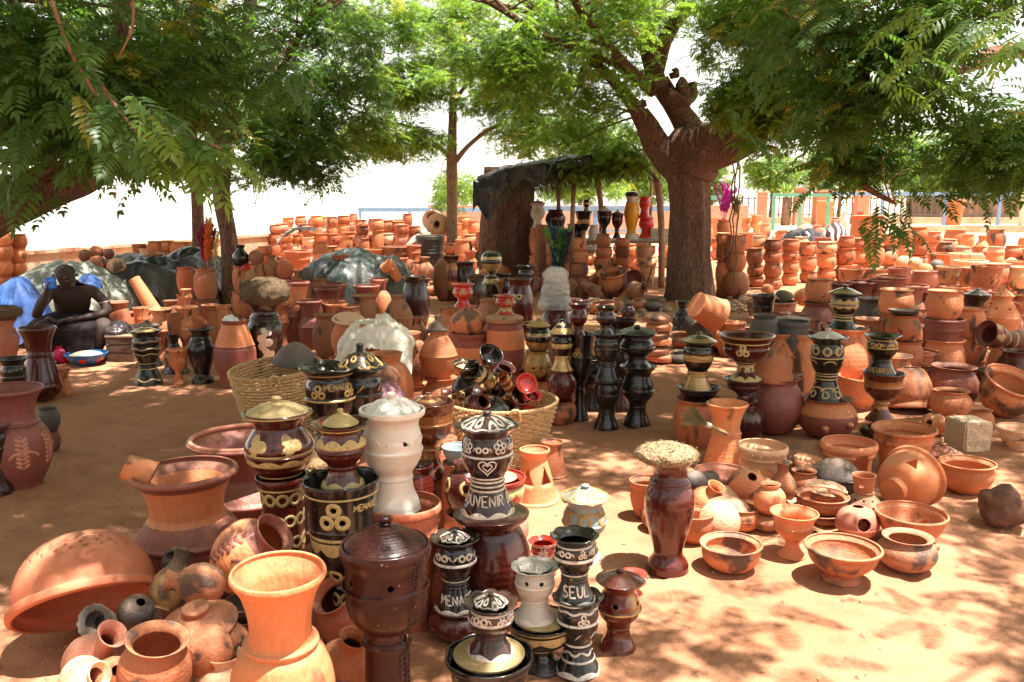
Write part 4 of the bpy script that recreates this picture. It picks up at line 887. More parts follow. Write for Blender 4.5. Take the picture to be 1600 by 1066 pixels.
MW = {'tc': 'terracotta', 'tc2': 'red terracotta', 'or': 'orange', 'pale': 'pale clay', 'tan': 'tan', 'tcf': 'smoke marked terracotta', 'brn': 'brown', 'gry': 'black fired', 'pk': 'pinkish', 'pu': 'purple slipped', 'mar': 'maroon', 'band': 'purple and orange banded', 'band2': 'two tone', 'band3': 'purple rimmed orange', 'shoul': 'purple and orange',
      'ygrn': 'ochre', 'ox': 'glossy oxblood', 'red': 'bright red', 'blk': 'glossy black', 'blk2': 'glossy dark brown', 'brz': 'bronze glazed', 'gldblk': 'black and gold', 'mardk': 'dark maroon', 'wht': 'white', 'gwht': 'greyish white', 'blue': 'grey blue', 'yel': 'yellow', 'gm': 'maroon and gold'}
SHAPE = {'hemi': 'round basin', 'burner3': 'incense burner', 'belly': 'incense burner', 'column': 'column stand', 'deepfoot': 'brazier', 'beehive': 'cover', 'cookpot': 'round cooking pot', 'stackpot': 'round pot', 'barrel': 'belted jar', 'bowl': 'bowl', 'footbowl': 'footed bowl', 'dish': 'wide dish', 'planter': 'flower pot', 'goblet': 'goblet', 'burner': 'incense burner', 'burner2': 'incense burner', 'vaseflare': 'flared vase', 'hourglass': 'hourglass vase', 'tallvase': 'tall vase', 'collar': 'wide collared jar',
         'shoulder': 'narrow necked jar', 'urn': 'jar', 'gourd': 'gourd shaped pot', 'ball': 'ball shaped pot', 'chalice': 'footed cup', 'cone': 'conical stand', 'brazier': 'brazier', 'pedestal': 'pedestal burner', 'carafe': 'slim vase', 'bell': 'bell footed vase', 'cup': 'cup', 'tub': 'tub', 'dentjar': 'ribbed jar', 'lid': 'knobbed lid', 'domelid': 'domed lid', 'conelid': 'cone lid', 'discknob': 'flat knobbed lid', 'tagine': 'domed cooking cover', 'disc': 'round disc'}
ORD = ['first','second','third','fourth','fifth','sixth','seventh','eighth','ninth','tenth','eleventh','twelfth','thirteenth','fourteenth','fifteenth','sixteenth','seventeenth','eighteenth','nineteenth','twentieth']
def ordn(i): return ORD[i] if i < 20 else 'twenty '+ORD[i-20] if i < 29 else 'thirtieth' if i == 29 else 'thirty '+ORD[i-30]
def LAB(kind, mat): return '%s %s' % (MW.get(mat, 'clay'), SHAPE[kind])
def row(desc, items, group=None, **kw):
    """pots side by side: every label is shape and colour plus its place in the row"""
    items = sorted(items, key=lambda t: t[1]); recs = []
    for i, it in enumerate(items):
        opts = dict(kw); opts.update(it[6] if len(it) > 6 else {})
        recs.append(pot(*it[:6], label='%s, %s from left %s' % (LAB(it[0], it[5]), ordn(i), desc), group=group, **opts))
    return recs
POSW = {1: ['single'], 2: ['lower', 'upper'], 3: ['lowest', 'middle', 'topmost'], 4: ['lowest', 'second lowest', 'second highest', 'topmost'], 5: ['lowest', 'second lowest', 'middle', 'second highest', 'topmost'], 6: ['lowest', 'second lowest', 'third lowest', 'third highest', 'second highest', 'topmost']}
def stack(desc, x, yb, items, group='stacked pots', D=None, **kw):
    """items bottom up: (kind, ytop, w, mat[, dx[, opts]])"""
    prev = None
    for i, it in enumerate(items):
        kind, yt, w, mat = it[:4]; dx = it[4] if len(it) > 4 else random.uniform(-1, 1); op = dict(kw)
        if len(it) > 5: op.update(it[5])
        pw = POSW[len(items)][i]
        kwd = dict(label='%s, %s of %s' % (LAB(kind, mat), pw, desc) if len(items) > 1 else '%s, %s' % (LAB(kind, mat), desc), group=group)
        kwd.update(op)
        prev = pot(kind, x+dx, yb, yt, w, mat, D=D if prev is None else None, on=prev, **kwd)
    return prev
def lying(kind, x, y, D, wpx, hpx, rot, mat, label, name=None, scal=None, group=None, **kw):
    """pot lying or leaning; its middle shows at (x,y) at distance D; rot in degrees"""
    c = at(x, y, D); z = c.z; R = size(wpx, D, z)/2; h = size(hpx, D, z)
    e = Euler([math.radians(a) for a in rot]); m3 = e.to_matrix(); loc = c-m3 @ Vector((0, 0, h/2))
    # lowest point must touch what carries it: keep above the ground
    V = unit(kind, 28, 3, scal).vertices; lo = min((m3 @ Vector((v.co.x*R, v.co.y*R, v.co.z*h))).z for v in V)+loc.z
    if lo < .0: loc.z -= lo
    if kw.get('drop'): loc.z -= max(0, lo)
    seg, sub = lod(wpx); nm = name or NAMES[kind]
    if kw.get('doors'):
        o = empty(nm, loc, e); S = Surf(kind, R, h); cm = MB()
        for th, zf, hw, hh in kw['doors']:
            c = Vector(S.p(th, zf*h)); nr = (Vector(S.p(th, zf*h, .01))-c).normalized(); sd = Vector((math.cos(th), math.sin(th), 0)); upv = nr.cross(sd)
            Vv = [c+nr*q*R*.3+sd*a*hw+upv*b*hh for q in (-1, 1) for a, b in [(-1, -1), (1, -1), (0, 1)]]
            cm.add(Vv, [(2, 1, 0), (3, 4, 5)]+[(i, (i+1) % 3, 3+(i+1) % 3, 3+i) for i in range(3)])
        me = boolean(mesh('body', *lathe(kind, 56, 5, None, R, h)), cm.me('cut', False)); me.name = 'body'
        for p in me.polygons: p.use_smooth = True
        link('body', me, M[mat], o)
    elif kw.get('deco'):
        o = empty(nm, loc, e); S = Surf(kind, R, h); mb, holes = motif(S, kind, kw['deco'], R, h)
        link('body', unit_mat(kind, seg, sub, scal, M[mat]), None, o, scale=(R, R, h)); link('slip_decoration', mb.me('slip_decoration'), M[kw.get('dmat', 'cream')], o)
    else: o = link(nm, unit_mat(kind, seg, sub, scal, M[mat]), None, None, loc, e, (R, R, h))
    tag(o, label, kw.get('cat') or CATS.get(nm, words(nm).split()[-1]), group); return o
def lid_flower(q=.35, n=5):
    def f(mb, S):
        for k in range(n):
            t = 2*PI*k/n; ringp(mb, S, t, S.H*.22, S.R*.10, S.R*.20)
            ringp(mb, S, t+.5, S.H*.42, S.R*.06, S.R*.14)
        ribbon(mb, S, [(2*PI*i/48, S.H*.12+S.H*.04*math.sin(i*2*PI/48*10)) for i in range(48)], S.R*.04, closed=True)
    return f
# ================================================================ front left: plain clay heap
FL = 'incense burners standing in the front cluster'
pot('vaseflare', 440, 1195, 886, 162, 'or', 'large smooth orange vase with flared mouth, cut off by bottom edge', tilt=(0, -3))
lying('hemi', 134, 950, 3.02, 214, 116, (147, -22, 0), 'tc2', 'big orange bowl overturned on the ground at lower left, rim raised', name='basin')
pot('collar', 296, 925, 735, 163, 'band', 'large banded jar with orange neck, small cup hooked on its rim', tilt=(0, 1), key='bj1')
pot('collar', 384, 868, 684, 168, 'pu', 'large dark jar with pink rim behind the banded jar', D=3.95, liprim='pk')
lying('cup', 216, 737, 3.38, 52, 44, (0, 118, 10), 'or', 'small orange clay cup hanging off left rim of banded jar')
lying('burner2', 155, 972, 2.78, 52, 34, (60, -10, 0), 'gry', 'small dark scalloped dish leaning under the overturned bowl', scal=(12, .12, .6), name='dish')
lying('ball', 213, 957, 2.85, 56, 52, (20, 30, 0), 'gry', 'dark grey speckled ball pot under rim of overturned bowl')
lying('carafe', 272, 905, 2.95, 62, 92, (-20, 25, 20), 'ygrn', 'ochre bottle with black smoke patches lying on the clay heap')
lying('gourd', 305, 912, 2.75, 66, 88, (25, -78, -15), 'tcf', 'small pot with grey smoke mark, mouth turned left, on heap')
lying('discknob', 308, 962, 2.62, 118, 34, (12, -3, 0), 'tc', 'flat clay lid with disc knob lying on top of heap')
lying('domelid', 318, 1017, 2.52, 82, 30, (62, -6, 0), 'tc', 'clay dish standing on edge beneath the flat knobbed lid', name='dish')
lying('domelid', 355, 1000, 2.6, 70, 30, (40, 25, 0), 'tc', 'clay dish leaning behind the orange vase, right side of heap', name='dish')
pot('cookpot', 232, 1100, 988, 112, 'tc', 'small rounded clay pot with tilted rim at front of heap', tilt=(10, 8), D=2.42)
lying('carafe', 148, 1022, 2.50, 78, 118, (15, 42, 0), 'pk', 'pinkish clay jug lying with its mouth up right, front left', name='jug')
lying('gourd', 135, 1062, 2.35, 76, 70, (20, 60, 0), 'pale', 'pale clay pot with small hole at bottom left edge')
lying('ball', 178, 1062, 2.40, 70, 64, (30, 30, 0), 'or', 'round orange pot at bottom edge below the tilted rim pot')
pot('urn', 352, 1120, 1022, 92, 'pale', 'pale sunlit clay pot with low collar at bottom edge')
lying('urn', 392, 866, 2.95, 112, 118, (10, 48, 0), 'band3', 'orange leaf painted jug lying with its mouth to the right', name='jug', deco=[('petals', .55, .5, 5), ('leafy', .55, .7, (-.9, .3, 1.4))], dmat='mar')
lying('urn', 545, 960, 2.95, 108, 110, (30, -25, 0), 'tc2', 'orange animal shaped jug with loop handle lying behind dark burner', name='jug')
lying('gourd', 540, 1035, 2.55, 90, 108, (14, 20, 0), 'or', 'orange painted pitcher with pointed spout at bottom edge', name='pitcher', deco=[('petals', .4, .6, 4)], dmat='mar')
lying('urn', 500, 880, 3.1, 70, 60, (35, 30, 0), 'pu', 'small purple pot tipped over behind the orange vase')
pot('cookpot', 275, 900, 862, 0.1+44, 'gry', 'small dark pot in the shade behind the ochre bottle', D=3.1)
pot('dish', 385, 960, 940, 70, 'gry', 'dark shallow dish under the leaf painted jug', D=2.9)
pot('bowl', 236, 862, 822, 34, 'pale', 'little pale bowl half hidden left of banded jar', D=3.6)
bo = bpy.data.objects['basin']; mbh = MB(); Sb = Surf('hemi', bo.scale.x, bo.scale.z)
for rr_, n_ in ((.24, 20), (.31, 24), (.38, 26)):           # drilled drain holes round the crown of the bowl
    for k in range(n_):
        zz = bo.scale.z*rr_; t = 2*PI*k/n_+rr_*9; c_ = Vector(Sb.p(t, zz)); nr = (Vector(Sb.p(t, zz, .01))-c_).normalized(); mbh.tube([c_-nr*.03, c_+nr*.02], .0055, 8)
me_ = boolean(mesh('basin', *lathe('hemi', 56, 5, None, bo.scale.x, bo.scale.z)), mbh.me('cut', False)); me_.materials.clear(); me_.materials.append(M['tc2'])
for p_ in me_.polygons: p_.use_smooth = True
bo.data = me_; bo.scale = (1, 1, 1)
# ================================================================ front glazed burners
pot('column', 446, 915, 742, 80, 'ox', 'oxblood column with openwork of cream rings under the leaf blotted burner', deco=[('net', .22, .86, 10, 5, .27), ('leafy', .35, .6, (.7,)), ('ring', .93, .005)], D=3.28, key='ncol', group=FL)
pot('belly', 436, 0, 643, 106, 'ox', 'oxblood burner with cream leaf blots and red knobbed cream lid', on='ncol', deco=[('leafs', .60, .36, (-.75, .35, 1.7, 3.1)), ('scallop', .30, .40, 9, 1), ('ring', .455, .005), ('ring', .12, .004), ('ring', .975, .004)], lid=('lid', .90, .062, 'cream', (0, 0), (8, .05, .5)), group=FL, key='b1')
pot('urn', 430, 0, 598, 12, 'ox', 'red knob on the cream lid of leaf blotted burner', D=REG['b1']['D'], z0=REG['b1']['z0']+REG['b1']['h']+.048, h=.038, name='knob', cat='knob') if False else None
pot('chalice', 540, 1010, 748, 118, 'blk', 'tall black column burner with cream trefoil and lettering', D=3.0, deco=[('tref', .84, .40, (-.25,)), ('text', 'MENAGE', .75, .865, .022, .0028), ('ring', .70, .006), ('scallop', .60, .68, 8, -1), ('net', .30, .46, 6, 2, .2), ('ring', .94, .004)], scal=(8, .03, .9), key='mcol', name='incense_burner', group=FL)
pot('burner2', 534, 0, 660, 90, 'ox', 'oxblood and cream burner standing in the tall black column burner', on='mcol', deco=[('scallop', .66, .80, 8, 1), ('holes', .72, .10, (-.6, .1, .8)), ('scallop', .02, .13, 7, 1), ('ring', .93, .004)], lid=('lid', .62, .055, 'cream'), scal=(10, .04, .9), group=FL)
pot('planter', 632, 1010, 786, 118, 'tc2', 'tall red terracotta pot carrying the white burner', D=3.15, key='wbase', name='flower_pot')
pot('burner3', 612, 0, 640, 102, 'wht', 'chalk white burner with white lid, matt finish', on='wbase', deco=[('petals', .70, .35, 6), ('holes', .72, .09, (.45, 1.6, -1.2)), ('ring', .62, .004)], dmat='wht', lid=('lid', .84, .07, 'wht', (4, -4), None, lid_flower()), group=FL, liprim='wht')
pot('pedestal', 604, 1165, 850, 140, 'mardk', 'tall dull maroon pedestal burner with knobbed lid and rope moulding', tilt=(0, 0), lid=('lid', .90, .088, 'mardk', (0, 0), None, None) [:5], deco=[('leafy', .90, .30, (.75, 2.2)), ('ring', .81, .006), ('holes', .86, .07, (.1, 1.3, -1)), ('leafy', .60, .5, (.85,)), ('leafy', .40, .5, (.85,)), ('leafy', .22, .5, (.88,)), ('ring', .55, .005)], dmat='mardk', group=FL, key='ped')
pot('burner', 516, 720, 574, 92, 'blk', 'black burner with gold trefoil and lettering at left of basket', D=4.45, deco=[('tref', .78, .26, (-.5, .95)), ('text', 'MENAGE', .35, .80, .030, .0030), ('ring', .69, .005), ('ring', .33, .004), ('ring', .38, .004), ('ring', .94, .005)], dmat='gold', scal=(6, .08, .88), group=FL)
pot('burner', 562, 700, 572, 84, 'blk', 'black burner with pointed silvery lid beside the lettered one', D=4.6, deco=[('spike', .78, .25, 6), ('ring', .30, .004), ('ring', .35, .004), ('ring', .40, .004)], dmat='gold', scal=(6, .07, .88), lid=('lid', .84, .13, 'blk', (0, 0), None, lid_flower()), group=FL)
pot('cone', 686, 815, 740, 60, 'tcf', 'terracotta stand with small hole below the bronze goblet', key='bg', D=4.2, deco=[('holes', .5, .12, (.1,))], dmat='tc')
pot('chalice', 672, 0, 628, 80, 'brz', 'bronze glazed goblet with small pointed lid', on='bg', lid=('conelid', .6, .05, 'brz'), scal=(6, .05, .9), group=FL)
pot('cookpot', 650, 815, 726, 62, 'ox', 'red glazed cup with pale inside behind the white burner', D=4.1, group=FL)
pot('goblet', 632, 790, 655, 58, 'brz', 'bronze goblet half hidden behind the white burner', D=4.3, group=FL)
pot('chalice', 655, 905, 808, 66, 'ox', 'small maroon glazed burner right of terracotta pot foot', D=3.45, group=FL, name='incense_burner')
pot('dish', 716, 800, 697, 52, 'blue', 'pale blue bowl on foot half hidden by heart burner', D=4.1, name='bowl')
pot('urn', 728, 800, 722, 66, 'ox', 'maroon pot with pale loops behind the heart burner', D=3.95, deco=[('loops', .6, .35, 5)])
pot('bowl', 775, 800, 745, 96, 'red', 'red glazed bowl holding cream painted lid behind heart burner', D=3.9, lid=('lid', .7, .05, 'cream'), deco=[('scallop', .5, .8, 8, -1)])
pot('urn', 690, 1005, 850, 92, 'tc2', 'big red terracotta urn behind the maroon pedestal burner', D=3.25)
pot('shoulder', 768, 1010, 905, 96, 'or', 'orange jar under the wide maroon pot', key='ob', D=3.15)
pot('cookpot', 770, 985, 806, 124, 'ox', 'wide maroon glazed pot with flat lid carrying heart burner', D=3.2, key='wm', lid=('disc', .92, .03, 'ox'))
REG['wm']['top'] += .03
pot('burner', 762, 0, 664, 96, 'blk2', 'dark brown burner with white heart and lettered foot', on='wm', deco=[('text', 'SOUVENIR DE', .1, .15, .036, .0028), ('scallop', .0, .09, 8, 1), ('ring', .30, .004), ('ring', .35, .004), ('ring', .40, .004), ('ring', .44, .004), ('heart', .60, .28, (.0, 1.6, -1.6)), ('ring', .70, .005), ('flower', .81, .24, (-.9, .55, 2.0)), ('pair', .79, .20, (1.25, -.2))], dmat='wpaint', lid=('lid', .86, .06, 'blk2', (0, 0), (8, .06, .5), lid_flower()), scal=(8, .09, .86), group=FL)
pot('cookpot', 718, 1030, 946, 96, 'ox', 'maroon glazed pot under the small black lettered burner', D=3.05, key='mp')
pot('burner', 712, 0, 840, 76, 'blk', 'small black burner with white lettered foot and ruffled rim', on='mp', deco=[('text', 'MENAGE', .15, .13, .030, .0028), ('scallop', .0, .07, 8, 1), ('ring', .43, .003), ('ring', .69, .005), ('pair', .79, .30, (-.75, .55)), ('spike', .79, .2, 5)], dmat='wpaint', lid=('lid', .60, .035, 'blk', (0, 0), None, lid_flower()), scal=(10, .08, .84), group=FL)
pot('dish', 765, 1120, 1022, 138, 'blk', 'wide black bowl with cream painted lid at bottom edge', key='wb', D=2.62, name='bowl', scal=(8, .05, .8), lid=('disc', .78, .02, 'cream'))
REG['wb']['top'] += .012
pot('burner', 766, 0, 940, 84, 'blk2', 'brown burner with dark ruffled rim on cream lid, nearest one', on='wb', deco=[('scallop', .0, .13, 6, 1), ('pair', .79, .28, (-.5, 1.3)), ('tref', .79, .2, (.55,)), ('ring', .70, .005), ('ring', .87, .004)], dmat='wpaint', lid=('lid', .62, .035, 'blk2', (0, 0), None, lid_flower()), scal=(10, .08, .84), group=FL)
pot('chalice', 846, 1085, 968, 106, 'blk', 'black and cream goblet carrying the greyish white burner', D=2.85, key='bc', deco=[('scallop', .66, .86, 6, -1), ('ring', .40, .004), ('ring', .44, .004), ('ring', .95, .004)], lid=('disc', .74, .016, 'cream'), scal=(8, .05, .85))
REG['bc']['top'] += .008
pot('burner', 836, 0, 884, 74, 'gwht', 'small greyish white burner with two holes and lid', on='bc', deco=[('holes', .79, .10, (-.45, .35, 1.8, -1.8)), ('scallop', .0, .12, 6, 1), ('ring', .7, .004)], dmat='wht', lid=('lid', .68, .03, 'gwht', (0, 0), None, lid_flower()), scal=(10, .05, .84), group=FL)
pot('burner', 904, 1048, 932, 78, 'blk', 'black burner with white zigzag stripes on the ground', key='bz', deco=[('scallop', .0, .09, 6, 1), ('ring', .2, .004), ('wave', .30, .02, 6, .004), ('ring', .40, .004), ('spike', .56, .22, 7), ('ring', .7, .005), ('tref', .78, .24, (.3, 2)), ('wave', .86, .01, 7, .004)], dmat='wpaint', scal=(8, .06, .86), group=FL)
pot('burner', 898, 0, 836, 74, 'blk', 'black open topped burner with white letters on its foot', on='bz', deco=[('text', 'SEUL', .2, .14, .034, .0030), ('scallop', .0, .08, 6, 1), ('ring', .44, .003), ('pair', .79, .26, (-.5, 1.3)), ('tref', .79, .2, (.45,)), ('ring', .69, .005), ('ring', .87, .003)], dmat='wpaint', scal=(8, .09, .84), group=FL)
pot('burner2', 966, 1012, 905, 76, 'gm', 'maroon and gold lidded burner with hole, right end of cluster', deco=[('holes', .72, .10, (-.2, 1.2)), ('ring', .6, .004)], dmat='gold', lid=('lid', .96, .045, 'ox'), group=FL)
pot('burner2', 988, 970, 896, 46, 'red', 'red burner with white edge behind the maroon and gold one', D=3.4, deco=[('ring', .95, .005)], dmat='wpaint', group=FL)
pot('burner2', 912, 905, 775, 78, 'blue', 'grey blue lidded burner with ochre loops', D=3.75, deco=[('loops', .70, .30, 6), ('wave', .80, .012, 8, .006), ('ring', .35, .004), ('ring', .25, .004), ('ring', .15, .004)], dmat='gold', lid=('lid', .98, .06, 'blue', (0, 0), None, lid_flower()), group=FL)
pot('burner', 849, 925, 845, 46, 'red', 'small red burner with white pattern behind the white ones', D=3.6, deco=[('tref', .79, .3, (0, 1.5)), ('ring', .9, .004)], dmat='wpaint', scal=(8, .05, .85), group=FL)
pot('cone', 836, 782, 702, 70, 'tc', 'terracotta cone stand with triangular window beside wicker basket', doors=[(-.5, .55, .035, .045, 'tri'), (.75, .55, .035, .045, 'tri')])
pot('cone', 862, 760, 690, 52, 'tc', 'second terracotta cone stand partly behind the first', D=4.95)
pot('disc', 790, 905, 890, 96, 'or', 'orange clay disc lying under the maroon pot stack', D=3.4, h=.03)
pot('shoulder', 700, 760, 690, 50, 'tcf', 'small brown spotted jar left of the blue bowl', D=4.6)
pot('gourd', 470, 830, 745, 60, 'gm', 'brown and cream mottled pot behind the cream netted burner', D=3.7)
# ================================================================ right foreground, standing on the sunlit ground
RF = 'clay pots set out on the sunlit ground'
pot('tallvase', 1046, 890, 714, 78, 'ox', 'tall glossy oxblood vase topped by a wicker sponge', key='oxv', deco=[('leafy', .55, .3, (1.0,))], dmat='ox')
pot('hourglass', 1135, 728, 630, 68, 'or', 'plain orange hourglass vase with two neck ridges')
pot('bowl', 1142, 888, 848, 97, 'tcf', 'wide rimmed terracotta bowl with grey smoke stain in front', group=RF, rotz=.6)
pot('footbowl', 1316, 906, 853, 120, 'tc', 'broad shallow footed bowl casting round shadow, nearest bowl', group=RF)
pot('cookpot', 1417, 888, 838, 90, 'brn', 'brown smoky round pot with thick rim and side lug', group=RF, knobs=[(-1.5, .6, .16)])
pot('goblet', 1239, 868, 800, 74, 'tc', 'terracotta footed cup pierced with small holes', deco=[('holes', .70, .05, tuple(k*.5 for k in range(12))), ('ring', .66, .003)], dmat='tc', group=RF, name='footed_cup', cat='cup')
pot('dish', 1422, 848, 800, 108, 'tc', 'wide dish with clay cones standing inside it', key='wd', group=RF)
pot('cup', 1412, 834, 805, 26, 'tcf', 'small upturned clay cone inside the wide dish, left one', D=REG['wd']['D']-.05, z0=.03, tilt=(18, -14), h=.06)
pot('cup', 1448, 834, 802, 26, 'tc', 'small clay cone inside the wide dish, right one', D=REG['wd']['D']+.03, z0=.03, tilt=(10, 24), h=.06)
pot('ball', 1340, 842, 792, 66, 'pk', 'pink clay incense pot with round side opening', deco=[('ring', .42, .006)], dmat='pk', doors=[(.35, .62, .03, .03, 'round')], group=RF)
pot('dish', 1312, 858, 826, 92, 'tc', 'lid like dish with upright handle behind nearest bowl', D=4.05, group=RF)
lying('cup', 1345, 824, 4.0, 22, 20, (0, 40, 0), 'tc', 'tiny clay cup tipped on the dish behind nearest bowl')
pot('shoulder', 1349, 815, 768, 62, 'pale', 'cream spotted jar pierced all over, cup on top', key='hj', deco=[('holes', .62, .07, tuple(k*.55 for k in range(11))), ('holes', .42, .07, tuple(k*.55+.27 for k in range(11))), ('holes', .8, .06, tuple(k*.7 for k in range(9)))], dmat='pale', group=RF)
pot('cup', 1350, 0, 742, 36, 'tc', 'small clay cup with scooped side on the spotted jar', on='hj', doors=[(-.2, .5, .012, .009, 'round')])
lying('deepfoot', 1412, 756, 4.36, 92, 74, (-38, 78, 0), 'or', 'large orange brazier lying on its side with triangular vent', doors=[(-1.05, .52, .034, .03)])
pot('planter', 1412, 742, 668, 98, 'or', 'orange flower pot with sunlit rim behind the fallen brazier', D=5.0)
pot('brazier', 1326, 738, 690, 86, 'tc', 'terracotta brazier with tall cut doorway in shade', doors=[(.55, .42, .05, .09)], D=4.85)
pot('brazier', 1190, 742, 695, 78, 'tan', 'tan brazier with pierced rim and dark doorway', doors=[(-.1, .33, .07, .05)], deco=[('holes', .86, .05, tuple(-1.2+k*.4 for k in range(7)))], dmat='tan', D=4.75)
pot('dish', 1128, 768, 736, 88, 'pk', 'broad pinkish dish with drain holes behind the ball pots', D=4.55)
lying('bell', 1082, 752, 4.4, 50, 74, (10, -65, 20), 'gry', 'grey black vase lying against the oxblood vase')
lying('ball', 1166, 760, 4.35, 58, 56, (40, 10, 0), 'tc', 'smooth terracotta ball pot leaning on the dish')
lying('domelid', 1140, 786, 4.2, 78, 24, (-16, 14, 0), 'pale', 'pale clay lid resting askew on a ribbed pot')
lying('domelid', 1132, 768, 4.35, 56, 20, (-18, 6, 0), 'pale', 'smaller pale lid with pin hole above the askew lid')
pot('barrel', 1158, 838, 790, 66, 'tc', 'ribbed terracotta pot under the askew pale lid', D=4.15)
pot('cookpot', 1200, 838, 800, 54, 'brn', 'small brown pot with another pot set in its mouth', key='b2', D=4.1)
pot('urn', 1203, 0, 756, 50, 'tc', 'terracotta jar with thick lip standing in brown pot', on='b2')
pot('carafe', 1224, 775, 722, 42, 'tcf', 'small bottle with pale mouth and smoke streak', D=4.5)
lying('tagine', 1127, 826, 3.95, 64, 30, (62, 0, 0), 'pale', 'sunlit round lid propped upright behind the smoke stained bowl', name='lid')
pot('bowl', 1084, 853, 800, 62, 'tc', 'terracotta bowl right of the oxblood vase base', D=3.95)
pot('dish', 1085, 842, 793, 40, 'pale', 'pale dish lying in the bowl beside oxblood vase', D=3.98, z0=.05, h=.05)
pot('bowl', 1012, 815, 750, 58, 'tc', 'terracotta bowl half hidden left of oxblood vase', D=4.25)
pot('gourd', 1030, 845, 778, 54, 'brn', 'brown clay pot behind the oxblood vase', D=4.1)
lying('gourd', 1108, 790, 4.25, 56, 56, (20, 20, 0), 'or', 'smooth orange pot under the askew pale lid, left side')
pot('bowl', 1284, 826, 778, 82, 'tc', 'terracotta bowl on dark bowl, chipped rim', D=4.2, z0=.04, h=.10)
pot('bowl', 1278, 838, 815, 84, 'brn', 'dark brown bowl beneath the chipped bowl', D=4.2, h=.065)
pot('cookpot', 1290, 802, 762, 60, 'tc', 'terracotta pot wearing a ragged edged lid with knob', D=4.35, z0=.06, lid=('conelid', 1.02, .035, 'pale', (6, 4), (9, .07, .6)))
pot('bowl', 1310, 775, 742, 74, 'brn', 'brown pot under grey domed lid', D=4.6, key='gd')
pot('domelid', 1306, 0, 716, 76, 'gry', 'smooth grey domed lid sunlit on top', on='gd')
lying('disc', 1275, 730, 4.7, 72, 12, (15, 20, 0), 'tc', 'terracotta dish edge leaning behind grey domed lid', name='dish')
lying('disc', 1262, 718, 4.85, 88, 12, (22, -14, 0), 'brn', 'brown dish edge leaning behind grey domed lid', name='dish')
pot('cookpot', 1255, 775, 735, 46, 'tc', 'round terracotta pot left of grey domed lid', D=4.55)
pot('dish', 1252, 800, 785, 44, 'pale', 'small pale dish under the smoke streak bottle', D=4.4)
pot('bowl', 1474, 742, 706, 54, 'or', 'orange bowl beneath the pink speckled lid', D=5.0, key='ps')
pot('lid', 1474, 0, 692, 56, 'pk', 'pink and cream speckled knobbed lid on orange bowl', on='ps')
pot('bowl', 1511, 768, 722, 84, 'or', 'smooth orange bowl standing alone in sunlight', group=RF)
pot('dish', 1592, 700, 668, 66, 'pale', 'pale bowl at right edge beyond the brick', name='bowl')
pot('ball', 1460, 680, 646, 38, 'tc', 'small round clay pot with side opening, left of brick', doors=[(-.4, .66, .02, .02, 'round')])
pot('ball', 1496, 683, 648, 34, 'tc', 'tiny round clay pot with opening just behind the brick', doors=[(-.5, .7, .018, .018, 'round')])
pot('cookpot', 1532, 672, 640, 40, 'tc', 'small clay pot with rim right behind the brick')
# ================================================================ middle right group
pot('barrel', 1092, 692, 622, 78, 'tcf', 'terracotta jar with dark oval mark under black dish', key='e1', D=5.55)
pot('dish', 1092, 0, 604, 66, 'blk', 'black glazed dish set on terracotta jar', on='e1', key='e1b')
pot('burner', 1090, 0, 532, 56, 'gldblk', 'black and gold lidded burner on black dish', D=5.55, z0=REG['e1b']['top']-.03, lid=('lid', .98, .06, 'gldblk'), group='glossy burners standing on clay jars')
pot('urn', 1162, 695, 625, 66, 'ox', 'dark glazed pot at foot of the oxblood goblet stack', D=5.7, key='e2a', deco=[('swirl', .4, .25, (0, 1, -1))], dmat='mardk')
pot('goblet', 1161, 0, 592, 64, 'ox', 'small oxblood goblet between dark pot and wide goblet', on='e2a', D=5.7, key='e2b')
pot('goblet', 1166, 0, 524, 86, 'ox', 'wide oxblood goblet with cream loops and painted foot', on='e2b', deco=[('tref', .72, .24, (-.15, 2)), ('ring', .86, .005), ('ring', .42, .005), ('petals', .2, .4, 6), ('scallop', 0, .12, 8, 1), ('ring', .36, .004)], liprim='brz', group='glossy burners standing on clay jars')
pot('cookpot', 1212, 702, 590, 86, 'mar', 'large maroon jar with lugs and flared orange mouth', D=5.85, key='e3', knobs=[(-.2, .35, .16), (1.2, .4, .16)])
pot('tagine', 1205, 0, 543, 70, 'tc', 'domed terracotta cover with stubby spout on maroon jar', on='e3', name='cooking_cover')
pot('collar', 1216, 640, 580, 76, 'band3', 'orange collared jar mouth beside the domed cover', D=6.4)
lying('cup', 1222, 548, 5.8, 12, 22, (0, 35, 0), 'tc', 'little clay spout piece lying on the domed cover')
pot('cookpot', 1293, 702, 622, 90, 'shoul', 'large lugged jar, purple belly, under black cream burner', D=5.75, key='e4', knobs=[(-1.0, .45, .14), (.35, .35, .16), (1.2, .45, .14)])
pot('burner', 1293, 0, 527, 60, 'blk', 'black burner with cream loops, pale lid and silver knob', on='e4', deco=[('loops', .80, .24, 8), ('ring', .69, .004), ('petals', .6, .3, 5), ('ring', .35, .004), ('ring', .40, .004), ('ring', .44, .004), ('petals', .16, .4, 7), ('loops', .12, .2, 7)], lid=('lid', .84, .065, 'gwht'), scal=(8, .05, .86), group='glossy burners standing on clay jars')
pot('gourd', 1377, 698, 655, 64, 'blk2', 'dark carved round pot under the bronze goblet', D=5.7, key='e5', deco=[('wave', .4, .05, 8), ('wave', .5, .05, 8)], dmat='blk2')
pot('chalice', 1378, 0, 582, 64, 'brz', 'bronze glazed goblet carrying lettered black burner', on='e5', key='e5b', scal=(8, .03, .9))
